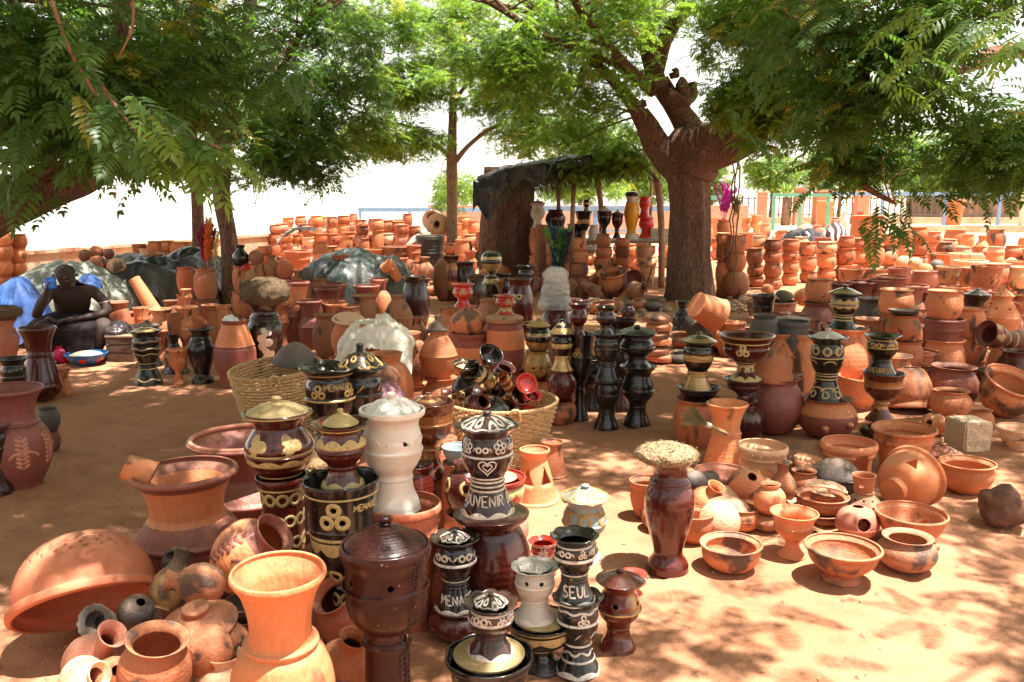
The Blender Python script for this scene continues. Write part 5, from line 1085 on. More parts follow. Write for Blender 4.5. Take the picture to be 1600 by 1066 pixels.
pot('burner', 1378, 0, 524, 54, 'blk', 'small black burner, gold rings above lettered foot', on='e5b', deco=[('text', 'HEUREUX', .1, .10, .028, .0026), ('pair', .78, .30, (-.4, 1.6)), ('ring', .9, .004), ('tref', .79, .26, (.65,)), ('ring', .70, .005)], dmat='gold', scal=(8, .09, .84), group='glossy burners standing on clay jars')
pot('cookpot', 1318, 600, 512, 80, 'tc', 'terracotta pot with grey mark under cream banded burner', D=6.9, key='e6')
pot('burner', 1318, 0, 458, 50, 'blk', 'black and cream banded burner with black pointed lid', on='e6', deco=[('scallop', .72, .86, 9, 1), ('scallop', .60, .69, 9, -1), ('ring', .30, .006), ('ring', .38, .006), ('ring', .44, .005)], lid=('lid', .95, .07, 'gldblk'), scal=(6, .05, .86), group='glossy burners standing on clay jars')
pot('dish', 1320, 0, 508, 60, 'gry', 'black dish under the cream banded burner', on='e6', h=.03)
pot('planter', 1432, 600, 548, 62, 'tcf', 'smoke marked jar with black lid stack at its side', D=7.0)
pot('cookpot', 1110, 560, 500, 56, 'gry', 'black domed pot in heap beside the big trunk', D=9.0)
row('in jar row behind glossy burners', [
 ('cookpot', 1195, 560, 492, 48, 'gry'), ('tub', 1236, 560, 502, 54, 'gry'), ('cookpot', 1215, 640, 520, 60, 'tc'), ('barrel', 1250, 640, 520, 62, 'tcf'),
 ('urn', 1265, 630, 545, 50, 'tc'), ('dish', 1345, 650, 588, 72, 'tc'), ('cookpot', 1420, 680, 600, 64, 'brn'), ('stackpot', 1395, 620, 556, 58, 'tcf'),
], D=6.6, group='jars behind the glossy burners')
pot('tub', 1205, 502, 470, 76, 'brn', 'wide brown tub holding lids and a black goblet', D=11.2, key='tb')
pot('chalice', 1192, 535, 462, 36, 'blk', 'black ruffled goblet in front of the wide brown tub', D=10.0, scal=(6, .08, .85))
pot('domelid', 1226, 0, 452, 34, 'gry', 'black domed lid leaning in the wide brown tub', on='tb', tilt=(20, 20))
pot('lid', 1208, 0, 456, 30, 'brn', 'brown lid piled in the wide brown tub', on='tb', tilt=(-10, -20))
pot('dish', 1193, 545, 492, 46, 'band3', 'dark dish with orange lip on black pot', D=8.6, h=.07, z0=.33)
for i, (yy, m_) in enumerate(((513, 'gry'), (506, 'gry'), (499, 'gry'))):
    pot('disc', 1238, 560, yy, 52, m_, 'black fired dish, %s of three stacked dishes beside tub' % ['lowest', 'middle', 'topmost'][i], D=8.4, z0=.30+i*.045, h=.05, name='dish')
pot('stackpot', 1280, 540, 436, 44, 'tcf', 'terracotta pot with black oval mark standing on maroon jar', D=9.6, z0=.42)
pot('cookpot', 1276, 560, 482, 52, 'mar', 'maroon jar under the pot with black oval mark', D=9.5, h=.44)
pot('ball', 1257, 470, 420, 32, 'or', 'smooth orange gourd pot behind the black marked pot', D=11.5, h=.22, z0=.15)
pot('urn', 1228, 470, 443, 20, 'tc', 'tiny orange necked jar behind wide brown tub', D=11.4, z0=.2, h=.14)
lying('cup', 1105, 485, 8.6, 56, 44, (0, 115, 20), 'or', 'square cut orange clay box tipped on heap by the trunk', name='clay_box', cat='box')
pot('bell', 1066, 512, 468, 38, 'blk', 'black bell shaped vase on heap left of tipped box', D=9.6, z0=.12, h=.32)
pot('cookpot', 1066, 560, 520, 42, 'tc', 'speckled clay pot under the black bell vase', D=9.2)
pot('gourd', 1062, 572, 548, 44, 'gry', 'grey pot at foot of heap beside the trunk', D=8.4)
lying('cup', 1093, 520, 8.8, 34, 52, (-30, -40, 0), 'gry', 'black conical vase lying under the tipped box')
lying('gourd', 1130, 522, 8.7, 30, 46, (20, 30, 0), 'or', 'orange bottle pointing down right below the tipped box')
for i in range(6):
    pot('disc', 1028+(-1)**i*2, 572, 0, 40, ['tc2', 'brn', 'tcf', 'brn', 'tc', 'brn'][i], '%s clay cover, %s from the ground in leaning pile near black burners' % (['red', 'brown', 'smoked', 'dark', 'plain', 'ridged'][i], ordn(i)), D=8.35, z0=.02+i*.075, h=.085, name='cooking_cover', tilt=(random.uniform(-6, 6), random.uniform(-8, 8)))
# ================================================================ right: stacked rows
stack('stack right of the black lettered burner', 1400, 600, [('stackpot', 545, 66, 'tc'), ('stackpot', 490, 56, 'tc'), ('stackpot', 452, 52, 'tc')], D=7.6)
stack('stack wearing a black dish', 1412, 660, [('stackpot', 578, 62, 'tcf'), ('stackpot', 532, 56, 'tc'), ('cookpot', 492, 52, 'tc'), ('dish', 484, 48, 'gry')], D=6.9)
stack('three pot stack right of the dark jar', 1474, 615, [('stackpot', 530, 62, 'tc'), ('tub', 498, 60, 'mar'), ('stackpot', 454, 54, 'tc')], D=7.2)
stack('stack beside the face jar', 1516, 600, [('stackpot', 566, 46, 'tc'), ('stackpot', 527, 46, 'tc'), ('stackpot', 482, 44, 'tc')], D=7.4)
pot('shoulder', 1566, 640, 462, 50, 'or', 'tall orange lidded face jar with two eye holes', D=7.6, z0=.35, deco=[('holes', .72, .07, (-.5, .5))], dmat='or', lid=('conelid', .6, .07, 'or'), handles=[(1.5, .72, .86, .3, .1), (-1.5, .72, .86, .3, .1)])
pot('cone', 1566, 615, 522, 54, 'tc', 'clay stand carrying the orange face jar', D=7.6, h=.38)
lying('burner', 1565, 528, 7.2, 44, 62, (15, -75, 0), 'mar', 'patterned maroon burner lying with its mouth to the left', deco=[('tref', .78, .3, (0, 1.5, 3, 4.5)), ('ring', .4, .006), ('ring', .2, .006)])
pot('cookpot', 1588, 600, 548, 62, 'ox', 'oxblood glazed bowl at right edge below the lying burner', D=7.0)
pot('cookpot', 1488, 640, 572, 78, 'pu', 'large dark rounded pot with purple rim, open mouth', D=6.6)
pot('cookpot', 1486, 652, 610, 62, 'tc', 'orange rounded pot in front of the dark rounded pot')
lying('bowl', 1570, 632, 6.3, 88, 58, (24, 10, 0), 'tcf', 'big terracotta bowl tilted toward the viewer at right edge')
pot('dish', 1566, 600, 580, 70, 'brn', 'dark shallow bowl behind the tilted bowl', D=7.1)
pot('dish', 1600, 598, 576, 60, 'mar', 'maroon shallow bowl at right edge behind tilted bowl', D=7.3)
lying('bowl', 1420, 632, 6.5, 70, 62, (170, 0, 0), 'tcf', 'round bottomed terracotta pot upside down beside bronze goblet', name='cooking_pot')
pot('cookpot', 1362, 520, 466, 52, 'gry', 'dark smoky pot with wide mouth right of cream banded burner', D=8.0)
pot('cookpot', 1358, 560, 498, 58, 'brn', 'brown smoky jar beneath the dark smoky pot', D=7.7)
pot('tagine', 1414, 520, 456, 52, 'tcf', 'grey brown domed cover on pot mid right', D=8.6, z0=.42, h=.14)
pot('cookpot', 1414, 540, 478, 52, 'tc', 'clay pot under the grey brown domed cover', D=8.6, h=.43)
pot('chalice', 1524, 540, 460, 40, 'blk2', 'dark glazed lidded pot behind the face jar', D=8.2, lid=('conelid', .9, .06, 'blk2'))
row('among middle right flared jars', [('collar', 1345, 520, 440, 46, 'mar'), ('dish', 1310, 500, 442, 44, 'mar'), ('collar', 1376, 510, 437, 44, 'pk'), ('collar', 1392, 500, 432, 48, 'pk'), ('collar', 1422, 510, 446, 54, 'pk'), ('dish', 1520, 500, 452, 50, 'pk'), ('dish', 1560, 500, 455, 50, 'tc'), ('cookpot', 1597, 520, 462, 34, 'tc'),
  ('dish', 1450, 500, 455, 40, 'mar'), ('bowl', 1490, 500, 448, 42, 'tc')], D=9.6, group='flared jars in the middle right')
pot('shoulder', 1478, 500, 430, 36, 'or', 'orange bottle gourd lid among flared jars', D=9.4, h=.52, lid=('ball', .3, .04, 'or'))
pot('urn', 1505, 500, 432, 36, 'or', 'orange jar with hooped handle among flared jars', D=9.5, h=.50, handles=[(-1.5, .93, .99, .5, .12), (1.5, .93, .99, .5, .12)])
pot('tub', 1541, 500, 415, 46, 'tc', 'carved terracotta tub with slanting grooves', D=10.2, deco=[('spike', .4, .55, 14), ('spike', .6, .5, 14)], dmat='tc2')
def colm(desc, x, yb, tops, w, mats, kinds=None, D=None):
    its = []
    for i, t in enumerate(tops): its.append(((kinds or ['stackpot'])[i % len(kinds or [1])], t, w[i] if hasattr(w, '__len__') else w, mats[i % len(mats)]))
    stack(desc, x, yb, its, D=D)
cols = [ (1131, 465, (446, 410, 382, 364), 25, ('brn', 'tc', 'tcf', 'tc')), (1180, 448, (432, 414, 388), 27, ('tc', 'tc', 'brn')),
 (1207, 452, (434, 410, 392, 374), 28, ('tc', 'tc', 'tc', 'brn')), (1235, 446, (428, 408, 393, 374), 26, ('tc', 'tc', 'tc2', 'tc')),
 (1262, 442, (424, 400, 378), 27, ('tc', 'tc', 'tcf')), (1292, 440, (420, 397, 378), 30, ('tc', 'tc', 'tan')),
 (1322, 440, (414, 388, 369), (34, 30, 25), ('tc', 'tc2', 'tc')), (1343, 436, (412, 392, 372), 26, ('tc', 'tc', 'tc2')), (1364, 436, (417, 382, 370), (32, 36, 25), ('pale', 'tc', 'tc')),
 (1391, 428, (406, 384, 366), 27, ('tc', 'tcf', 'tc')), (1413, 424, (404, 382, 360), 26, ('tc', 'tc', 'or')), (1436, 418, (400, 378, 355), 28, ('tc', 'tc', 'or')), (1459, 412, (396, 380, 362), 23, ('tc', 'or', 'tc'))]
for i, (x, yb, tops, w, ms) in enumerate(cols): colm('%s back row stack right of trunk' % ordn(i), x, yb, tops, w, ms)
pot('ball', 1149, 466, 422, 44, 'brn', 'big brown round jar at foot of the stack touching hanging rope', key='rj')
stack('stack on the big brown round jar', 1150, 466, [('stackpot', 397, 32, 'tc'), ('stackpot', 367, 34, 'tc')], D=REG['rj']['D'])if False else None
r_ = pot('stackpot', 1150, 0, 395, 32, 'tc', 'terracotta pot, lower one standing on big brown round jar', on='rj'); pot('stackpot', 1150, 0, 367, 34, 'tc', 'terracotta pot, upper one above big brown round jar', on=r_)
pot('ball', 1199, 462, 444, 20, 'tc', 'small clay ball lying on stones near the trunk')
# little stacks of ball pots
for i, (x, y0, y1, y2, w, a, b) in enumerate([(1391, 430, 413, 393, 22, 'brn', 'tcf'), (1412, 440, 424, 400, 24, 'tc', 'pale'), (1430, 446, 422, 402, 22, 'tc', 'tan'), (1446, 452, 434, 412, 22, 'gry', 'or'), (1464, 450, 430, 406, 24, 'brn', 'gry')]):
    d = '%s ball pot pair from the left, right back' % ordn(i)
    r = pot('gourd', x, y0, y1, w, a, 'lower pot of the '+d); pot('ball', x, 0, y2, w, b, 'upper pot of the '+d, on=r)
# large jar and back rows toward the fence
pot('barrel', 1356, 388, 337, 52, 'or', 'huge pale orange storage jar in the sunny back row', D=20.0, z0=.15)
row('in sunny back row right of leaves', [('stackpot', 1437, 392, 358, 30, 'or'), ('stackpot', 1492, 388, 359, 33, 'or'), ('stackpot', 1512, 392, 366, 20, 'or'), ('gourd', 1534, 410, 368, 24, 'or'), ('bowl', 1550, 388, 373, 28, 'or'), ('stackpot', 1490, 402, 384, 34, 'tc'), ('dish', 1470, 424, 396, 42, 'or'), ('planter', 1507, 440, 396, 46, 'pale'), ('gourd', 1528, 430, 385, 26, 'or'), ('stackpot', 1555, 424, 394, 28, 'or'), ('bowl', 1578, 420, 394, 36, 'or'), ('tub', 1516, 450, 407, 50, 'pale'), ('planter', 1590, 440, 408, 34, 'tc'), ('domelid', 1580, 430, 402, 36, 'pale'), ('stackpot', 1580, 460, 420, 34, 'or'), ('stackpot', 1598, 392, 372, 14, 'or'), ('cookpot', 1556, 392, 358, 30, 'tcf'), ('cookpot', 1462, 395, 374, 22, 'or')], group='sunny back row at right')
row('in far row below green railing', [('planter', 1122, 372, 340, 26, 'tc'), ('cookpot', 1140, 376, 352, 22, 'tc'), ('burner2', 1166, 372, 340, 18, 'or'), ('burner2', 1182, 372, 337, 19, 'or'), ('cookpot', 1196, 374, 350, 18, 'tc'), ('gourd', 1214, 380, 362, 18, 'tc'), ('stackpot', 1222, 385, 360, 20, 'tc'), ('dish', 1172, 392, 364, 36, 'tc'), ('dish', 1240, 380, 370, 26, 'tc'), ('cookpot', 1105, 380, 352, 20, 'or'), ('tub', 1288, 382, 368, 26, 'tc'), ('cookpot', 1277, 372, 352, 20, 'pk'), ('conelid', 1254, 368, 346, 26, 'tan'), ('cookpot', 1342, 378, 330, 16, 'red'), ('planter', 1340, 350, 318, 22, 'red'), ('cookpot', 1320, 366, 330, 14, 'gwht'), ('cookpot', 1300, 372, 352, 18, 'pk'), ('cookpot', 1303, 352, 340, 20, 'pk'), ('cookpot', 1288, 350, 336, 16, 'pk'), ('dish', 1270, 396, 380, 30, 'brn')], group='far row below the green fence')
# dense filler rows: more of the same stacks between what is listed above (each pot its own object)
random.seed(21)
def fillstack(desc, x, yb, n, w, hp, group, mats=('tc', 'pk', 'tcf', 'mar', 'tan', 'brn', 'gry'), kinds=('stackpot', 'stackpot', 'barrel', 'cookpot', 'bowl')):
    its = []; y = yb
    for i in range(n): y -= hp*random.uniform(.85, 1.15); its.append((random.choice(kinds), y, w*random.uniform(.88, 1.1), random.choice(mats)))
    stack(desc, x, yb, its, group=group)
for i, x in enumerate(range(1478, 1620, 26)): fillstack('%s sunlit third row stack, far right' % ordn(i), x, 420+random.uniform(-3, 3), 2, 25, 18, 'third row at far right', mats=('or', 'tc', 'pale', 'pk', 'brn', 'mar'))
for i, x in enumerate(range(1120, 1500, 33)): fillstack('%s stack behind the back row stacks' % ordn(i), x, 408+random.uniform(-3, 3), 2, 23, 18, 'row behind the trunk stacks', mats=('or', 'tc', 'brn', 'pk', 'tan', 'tcf'))
for i, x in enumerate(range(1330, 1600, 38)): fillstack('%s stack behind the flared jars' % ordn(i), x, 478+random.uniform(-4, 4), 2, 38, 30, 'stacks behind the flared jars')
# ================================================================ pots around the big trunk, left side
stack('small leaning stack left of the big trunk', 1012, 440, [('planter', 417, 26, 'tan', 0, dict()), ('dish', 414, 34, 'tan', -2), ('cup', 402, 24, 'tan', -4), ('cup', 384, 24, 'tan', -6)], D=15.2)
lying('bowl', 957, 462, 13.6, 48, 40, (14, -8, 0), 'tcf', 'open terracotta bowl tipped on the ground left of trunk')
lying('hourglass', 938, 442, 14, 26, 62, (20, 48, 0), 'tcf', 'terracotta vase with ball end lying over the tipped bowl')
lying('ball', 963, 424, 14.1, 22, 20, (0, 0, 0), 'tc', 'clay ball at tip of the lying vase')
lying('dish', 987, 438, 14.2, 34, 14, (80, 0, 20), 'mar', 'round maroon dish standing on edge left of trunk')
lying('gourd', 994, 468, 13.2, 32, 34, (40, 60, 0), 'brn', 'brown pot lying with its side up beside trunk')
lying('bell', 918, 465, 13.4, 24, 36, (20, -60, 0), 'brn', 'brown flared vase lying left of the tipped bowl')
for i, (x, yb, tops, w, ms) in enumerate([(943, 452, (420, 402, 386, 366), (32, 30, 28, 24), ('tc', 'tc', 'tc', 'tc')), (972, 446, (418, 402, 386, 372), 24, ('tc', 'tc', 'brn', 'tc')), (906, 465, (432, 410, 392, 372), (36, 30, 26, 22), ('brn', 'brn', 'tc', 'tc')), (821, 440, (408, 388, 360), (27, 24, 22), ('tc', 'tcf', 'tc')), (843, 446, (420, 396, 372), 26, ('brn', 'tc', 'tc')), (797, 440, (412, 386, 352), (28, 26, 24), ('brn', 'tc', 'tc')), (866, 452, (418, 398, 380), 24, ('brn', 'tc', 'brn')), (1003, 430, (404, 384, 366), 22, ('tc', 'brn', 'tc')), (880, 440, (410, 392), 22, ('tc', 'brn'))]):
    colm('%s tall stack left of big trunk' % ordn(i), x, yb, tops, w, ms, ['stackpot', 'stackpot', 'barrel'])
pot('ball', 783, 444, 414, 32, 'tc', 'plain clay ball jar in front of the thick stump')
pot('stackpot', 762, 452, 426, 30, 'brn', 'brown lidded pot in front of the thick stump', lid=('domelid', .9, .1, 'tc'))
pot('barrel', 722, 420, 375, 24, 'tc', 'waisted terracotta jar right of the thin tree')
pot('collar', 735, 424, 392, 22, 'tc', 'collared terracotta jar right of the thin tree, near stump')
# pots on the trading table
TD = 16.4; TZ = zat(374, TD)
tb = empty('table', (at(985, 374, TD).x, TD, 0))
mb = MB(); mb.box((-.05, .0, TZ-.02), (2.3, 1.1, .03)); link('table_top', mb.me('table_top', False), M['wood'], tb)
for sx in (-1.1, 1.0):
    for sy in (-.45, .45): mb = MB(); mb.tube([(sx, sy, 0), (sx, sy, TZ-.03)], .035, 8); link('leg', mb.me('leg'), M['wood'], tb)
mb = MB(); mb.add([(x*.26-1.3, y*.28-.58, TZ+.004+.012*noise.noise(Vector((x, y, 0)))-(.05 if y == 0 else 0)) for y in range(5) for x in range(11)], [(j*11+i, j*11+i+1, (j+1)*11+i+1, (j+1)*11+i) for j in range(4) for i in range(10)])
link('cover_sheet', mb.me('cover_sheet'), plain('pale_sheet', (.5, .47, .42), .6), tb)
tag(tb, 'low table with pale sheet carrying bright glazed vases', 'table')
TT = dict(o=None, D=TD-.1, top=TZ+.02)
TG = 'glazed ware shown on the trading table'
pot('tallvase', 987, 0, 303, 24, 'yel', 'tall yellow vase with white neck on the table', on=TT, lid=('disc', .8, .05, 'blk'), group=TG)
pot('burner', 1010, 0, 340, 30, 'red', 'red and grey burner on table right of yellow vase', on=TT, key='rb', group=TG); pot('burner', 1007, 0, 308, 22, 'red', 'smaller red burner set on the red and grey one', on='rb', group=TG)
pot('chalice', 944, 0, 330, 24, 'blk', 'black goblet with white top left of yellow vase', on=TT, lid=('conelid', .95, .1, 'wht'), group=TG)
pot('chalice', 964, 0, 334, 20, 'ox', 'dark red goblet next to yellow vase on its left', on=TT, lid=('lid', .9, .08, 'blk2'), group=TG)
pot('goblet', 912, 372, 330, 28, 'gldblk', 'black and gold goblet left end of table', D=16.5, z0=TZ-.1, key='gg', group=TG); pot('burner', 916, 0, 312, 13, 'gldblk', 'small gold and black burner on goblet, left end of table', on='gg', group=TG)
pot('cookpot', 896, 372, 350, 26, 'blk2', 'dark glazed pot near left end of table', D=16.6, z0=TZ-.2, group=TG)
pot('cookpot', 928, 376, 352, 18, 'wht', 'white pot between dark goblets on the table', D=16.2, z0=TZ-.1, group=TG)
pot('burner2', 840, 358, 318, 26, 'gwht', 'cream white burner with dark spots by hut opening', D=15.6, deco=[('loops', .72, .3, 5)], dmat='gold', lid=('lid', .9, .08, 'gwht'))
pot('cookpot', 868, 356, 328, 32, 'ox', 'maroon pot with flowers under hut roof', D=15.8)
pot('barrel', 845, 405, 352, 20, 'brn', 'slim brown jar beneath hut roof near stump', D=15.2, z0=.1)
mb = MB(); mb.box((0, 0, .09), (.42, .3, .18), jit=.01); o = link('stone_block', mb.me('stone_block', False), plain('stone', (.42, .36, .27), .9, .5, 12), None, (at(1032, 374, TD).x, TD-.1, TZ+.02)); tag(o, 'grey stone block at right end of table', 'block')

for i, x in enumerate(range(655, 1040, 24)): fillstack('%s stack in shade under the shelter side' % ordn(i), x, 418+random.uniform(-4, 4), 2, 23, 19, 'shaded stacks by the shelter', mats=('brn', 'tc', 'tcf', 'tan', 'mar', 'gry'))
row('among loose pots under slender neem', [(random.choice(['cookpot', 'ball', 'gourd', 'shoulder', 'bowl', 'collar']), 640+i*19+random.uniform(-5, 5), 458+random.uniform(-8, 12), 0, random.uniform(26, 36), random.choice(['brn', 'tc', 'tcf', 'gry', 'mar', 'blk2']), dict(h=random.uniform(.2, .3))) for i in range(13)], group='loose pots under the slender neem')
row('on the ground before the big trunk', [(random.choice(['cookpot', 'gourd', 'bowl', 'urn']), 880+i*17+random.uniform(-4, 4), 492+random.uniform(-8, 8), 0, random.uniform(22, 30), random.choice(['brn', 'tc', 'tcf', 'gry', 'blk2']), dict(h=random.uniform(.16, .22))) for i in range(9)], group='small pots before the big trunk')
row('between glossy burners and jar rows', [(random.choice(['stackpot', 'cookpot', 'barrel', 'collar']), 1140+i*24+random.uniform(-4, 4), 548+random.uniform(-10, 10), 0, random.uniform(38, 50), random.choice(['brn', 'tc', 'tcf', 'mar', 'pk']), dict(h=random.uniform(.26, .38))) for i in range(19)], group='jars between burners and rows')
# ================================================================ centre group
CG = 'glazed burners of the centre group'
r = pot('burner2', 996, 648, 572, 58, 'blk', 'glossy black burner, lower one of the right hand black pair', D=6.05, group=CG)
pot('burner2', 996, 0, 520, 62, 'blk', 'glossy black lidded burner, upper one of the right hand black pair', on=r, lid=('lid', .94, .06, 'blk', (8, 5)), group=CG)
r = pot('burner', 948, 655, 592, 46, 'blk', 'black burner, lowest of the three tier black tower', D=5.95, group=CG)
r = pot('burner', 948, 0, 521, 48, 'blk', 'black burner, middle of the three tier black tower', on=r, group=CG)
pot('burner2', 947, 0, 479, 34, 'blk2', 'dark brown burner, top of the three tier black tower', on=r, group=CG)
r = pot('chalice', 906, 640, 522, 44, 'blk', 'black goblet with ochre trefoil below small red burner', D=6.2, deco=[('tref', .80, .34, (-.2, 2))], dmat='gold', group=CG)
pot('burner2', 904, 0, 475, 32, 'ox', 'small red glazed burner on top of black goblet, centre', on=r, group=CG)
r = pot('cookpot', 878, 645, 578, 46, 'ox', 'maroon glazed pot under gold lidded burner', D=6.1, group=CG, deco=[('swirl', .5, .3, (0, 1.5))], dmat='mardk')
pot('burner', 878, 0, 520, 40, 'gldblk', 'black and gold burner with gold cone lid in centre', on=r, lid=('conelid', .95, .10, 'gldblk'), group=CG)
r = pot('cookpot', 840, 600, 548, 44, 'gm', 'ochre and black patterned pot, lower, right of basket', D=6.6, deco=[('pair', .5, .45, (0, 1.2))], dmat='gold', group=CG)
pot('cookpot', 841, 0, 508, 42, 'gldblk', 'ochre and black lidded pot, upper, right of basket', on=r, lid=('lid', .9, .06, 'gold'), group=CG)
for i, (x, yb, yt, w, m) in enumerate([(925, 640, 560, 40, 'blk'), (970, 640, 540, 40, 'blk2'), (960, 600, 498, 38, 'blk'), (822, 480, 415, 30, 'blk'), (975, 610, 500, 36, 'mardk')]):
    pot('burner', x, yb, yt, w, m, '%s burner, %s from the left among the shaded dark burners' % (MW[m], ordn(i)), group=CG)
r = pot('cookpot', 870, 560, 480, 50, 'ox', 'dark red jar under the plastic wrapped stack', D=7.6)
# burner stack wrapped in clear film
def crumple(kind, R, Hh, seed, amp=.06, seg=64, sub=6):
    Vv, Ff = lathe(kind, seg, sub, None, R, Hh); out = []
    for v in Vv:
        p = Vector(v)*(9/R*.05); q = Vector(v); d = Vector((q.x, q.y, 0)); k = 1+amp*(abs(noise.noise(Vector(v)*14+Vector((seed, 0, 0))))*2-.3)+amp*.6*noise.noise(Vector(v)*45)
        out.append((q.x*k, q.y*k, q.z+R*amp*.3*noise.noise(Vector(v)*20)))
    me = mesh('plastic_wrap', out, Ff); return me
def film_mat(name, col, alpha, rough=.18):
    m, n, l, b = nt(name); b.inputs['Base Color'].default_value = (*col, 1); b.inputs['Roughness'].default_value = rough; b.inputs['Alpha'].default_value = alpha; b.inputs['Specular IOR Level'].default_value = .9
    tc = n.new('ShaderNodeTexCoord'); a = nz(n, l, tc.outputs['Object'], 22, 4, .6, 1.2); l.new(bump(n, l, a, .8, .02), b.inputs['Normal']); return m
M['film'] = film_mat('clear_film', (.80, .78, .74), .30, .08)
ws = empty('wrapped_burners', (at(868, 480, 7.6).x, 7.6, r['top'])); h_ = zat(418, 7.6)-r['top']; R_ = size(52, 7.6, .8)/2
for j in range(3): link('burner', unit_mat('burner2', 28, 3, None, M[['mardk', 'tan', 'wht'][j]]), None, ws, (0, 0, h_*.30*j), scale=(R_*(.86-.16*j), R_*(.86-.16*j), h_*.36))
link('plastic_wrap', crumple('beehive', R_, h_*1.02, 3, .10), M['film'], ws); tag(ws, 'stack of burners wrapped in crinkled clear plastic film', 'wrapped goods')
pot('cookpot', 812, 545, 436, 44, 'ox', 'tall dark red pot with cream flowers holding dry leaves', D=8.6, deco=[('pair', .72, .4, (-.3, 1.5)), ('ring', .3, .005), ('petals', .2, .5, 6)], group=CG, z0=.2)
r = pot('dentjar', 768, 540, 443, 62, 'brn', 'brown clay jar beneath the gold vase', D=8.8, h=.55)
r['top'] = zat(443, 8.8)
rr = pot('bell', 768, 0, 424, 30, 'gldblk', 'short gold glazed foot vase on brown jar', on=r); pot('ball', 768, 0, 392, 34, 'gldblk', 'round black and gold vase, topmost above brown jar', on=rr)
r = pot('barrel', 733, 600, 520, 62, 'band3', 'banded jar beneath the left red burner', D=6.9, key='c1')
r = pot('shoulder', 731, 0, 478, 56, 'tcf', 'smoke marked shoulder jar below left red burner', on=r)
pot('burner2', 723, 0, 444, 36, 'red', 'bright red burner with pale rings, left of the two', on=r, deco=[('tref', .72, .3, (0, 2))], dmat='cream', scal=(8, .08, .85), group='bright red burners')
r = pot('cookpot', 806, 640, 578, 56, 'mar', 'purple pot at base under the right red burner', D=6.8)
r = pot('barrel', 790, 0, 498, 60, 'band2', 'orange jar with purple base under right red burner', on=r)
r = pot('disc', 788, 0, 490, 58, 'tan', 'tan lid between orange jar and right red burner', on=r)
pot('burner2', 790, 0, 462, 36, 'red', 'bright red burner with cream waves, right of the two', on=r, deco=[('tref', .72, .3, (.3, 2)), ('wave', .3, .05, 6, .006), ('wave', .2, .05, 6, .006)], dmat='cream', scal=(8, .08, .85), group='bright red burners')
pot('shoulder', 703, 585, 445, 64, 'tcf', 'orange jar with black splash behind left red burner', D=7.6, h=.62)
r = pot('cookpot', 690, 640, 590, 60, 'or', 'orange pot at foot of the belted orange jar', D=6.2)
r = pot('shoulder', 684, 0, 516, 60, 'or', 'belted orange jar with pinched waist ridge, sunlit shoulder', on=r)
pot('lid', 682, 0, 492, 34, 'gry', 'small black knobbed lid tipped on belted orange jar', on=r, tilt=(-12, 8))
pot('urn', 640, 600, 520, 60, 'tc', 'terracotta jar left of belted orange jar', D=6.5)
pot('urn', 605, 655, 552, 84, 'or', 'large sunlit orange urn with broad open mouth', D=5.6)
pot('cookpot', 545, 610, 500, 56, 'or', 'orange pot under pale lid beside plastic covered urn', D=6.6, lid=('domelid', .95, .06, 'pale', (4, -10)))
for i, (k, x, yb, yt, w, m) in enumerate([('cookpot', 706, 470, 400, 32, 'brz'), ('ball', 692, 470, 404, 34, 'brn'), ('cookpot', 728, 470, 410, 34, 'blk2'), ('cookpot', 650, 520, 432, 44, 'blk2'), ('shoulder', 622, 530, 462, 46, 'brn'), ('collar', 573, 510, 446, 42, 'pu'), ('collar', 592, 500, 436, 30, 'pk'), ('ball', 600, 510, 455, 26, 'tc'), ('cookpot', 570, 530, 462, 48, 'brn'), ('collar', 514, 530, 450, 44, 'band3'), ('collar', 524, 510, 443, 38, 'mar'), ('planter', 524, 540, 474, 42, 'tcf'), ('collar', 462, 540, 440, 46, 'shoul'), ('cookpot', 508, 560, 492, 40, 'brn'), ('gourd', 655, 545, 495, 30, 'tcf'), ('cookpot', 590, 560, 500, 46, 'tc'), ('stackpot', 545, 540, 478, 40, 'brn'), ('burner2', 440, 545, 475, 26, 'tc'), ('cookpot', 745, 490, 430, 34, 'blk2'), ('gourd', 640, 580, 520, 40, 'tc'), ('dentjar', 664, 590, 535, 44, 'tc'), ('cookpot', 785, 470, 428, 34, 'blk2'), ('collar', 485, 545, 470, 40, 'mar')]):
    pot(k, x, yb, yt, w, m, '%s, %s listed pot of the shaded heap between basket and dark tarpaulin' % (LAB(k, m), ordn(i)) if False else '%s in the heap %s' % (LAB(k, m), ['below the middle tarpaulin beside the gold vase', 'behind bronze pot near thin tree foot', 'right of bronze pot by thin tree', 'right of the middle tarpaulin, shiny', 'in front of the shiny round pot', 'in front of the middle tarpaulin, leaning group', 'behind the purple one by the tarpaulin', 'right of the leaning purple jars', 'beneath the leaning purple jars', 'left front of the middle tarpaulin', 'behind the banded one at tarpaulin left', 'in front of the banded jars', 'right of the sponge topped vase', 'left of the pale lidded pot', 'between plastic sheet and belted jar', 'behind the plastic covered urn', 'behind the pale lidded pot', 'just right of the sponge topped vase', 'left of the gold vase', 'right of the plastic covered urn', 'left of the belted orange jar, low', 'right of the gold vase', 'left of the smoky flower pot'][i]), group='shaded heap in the middle')
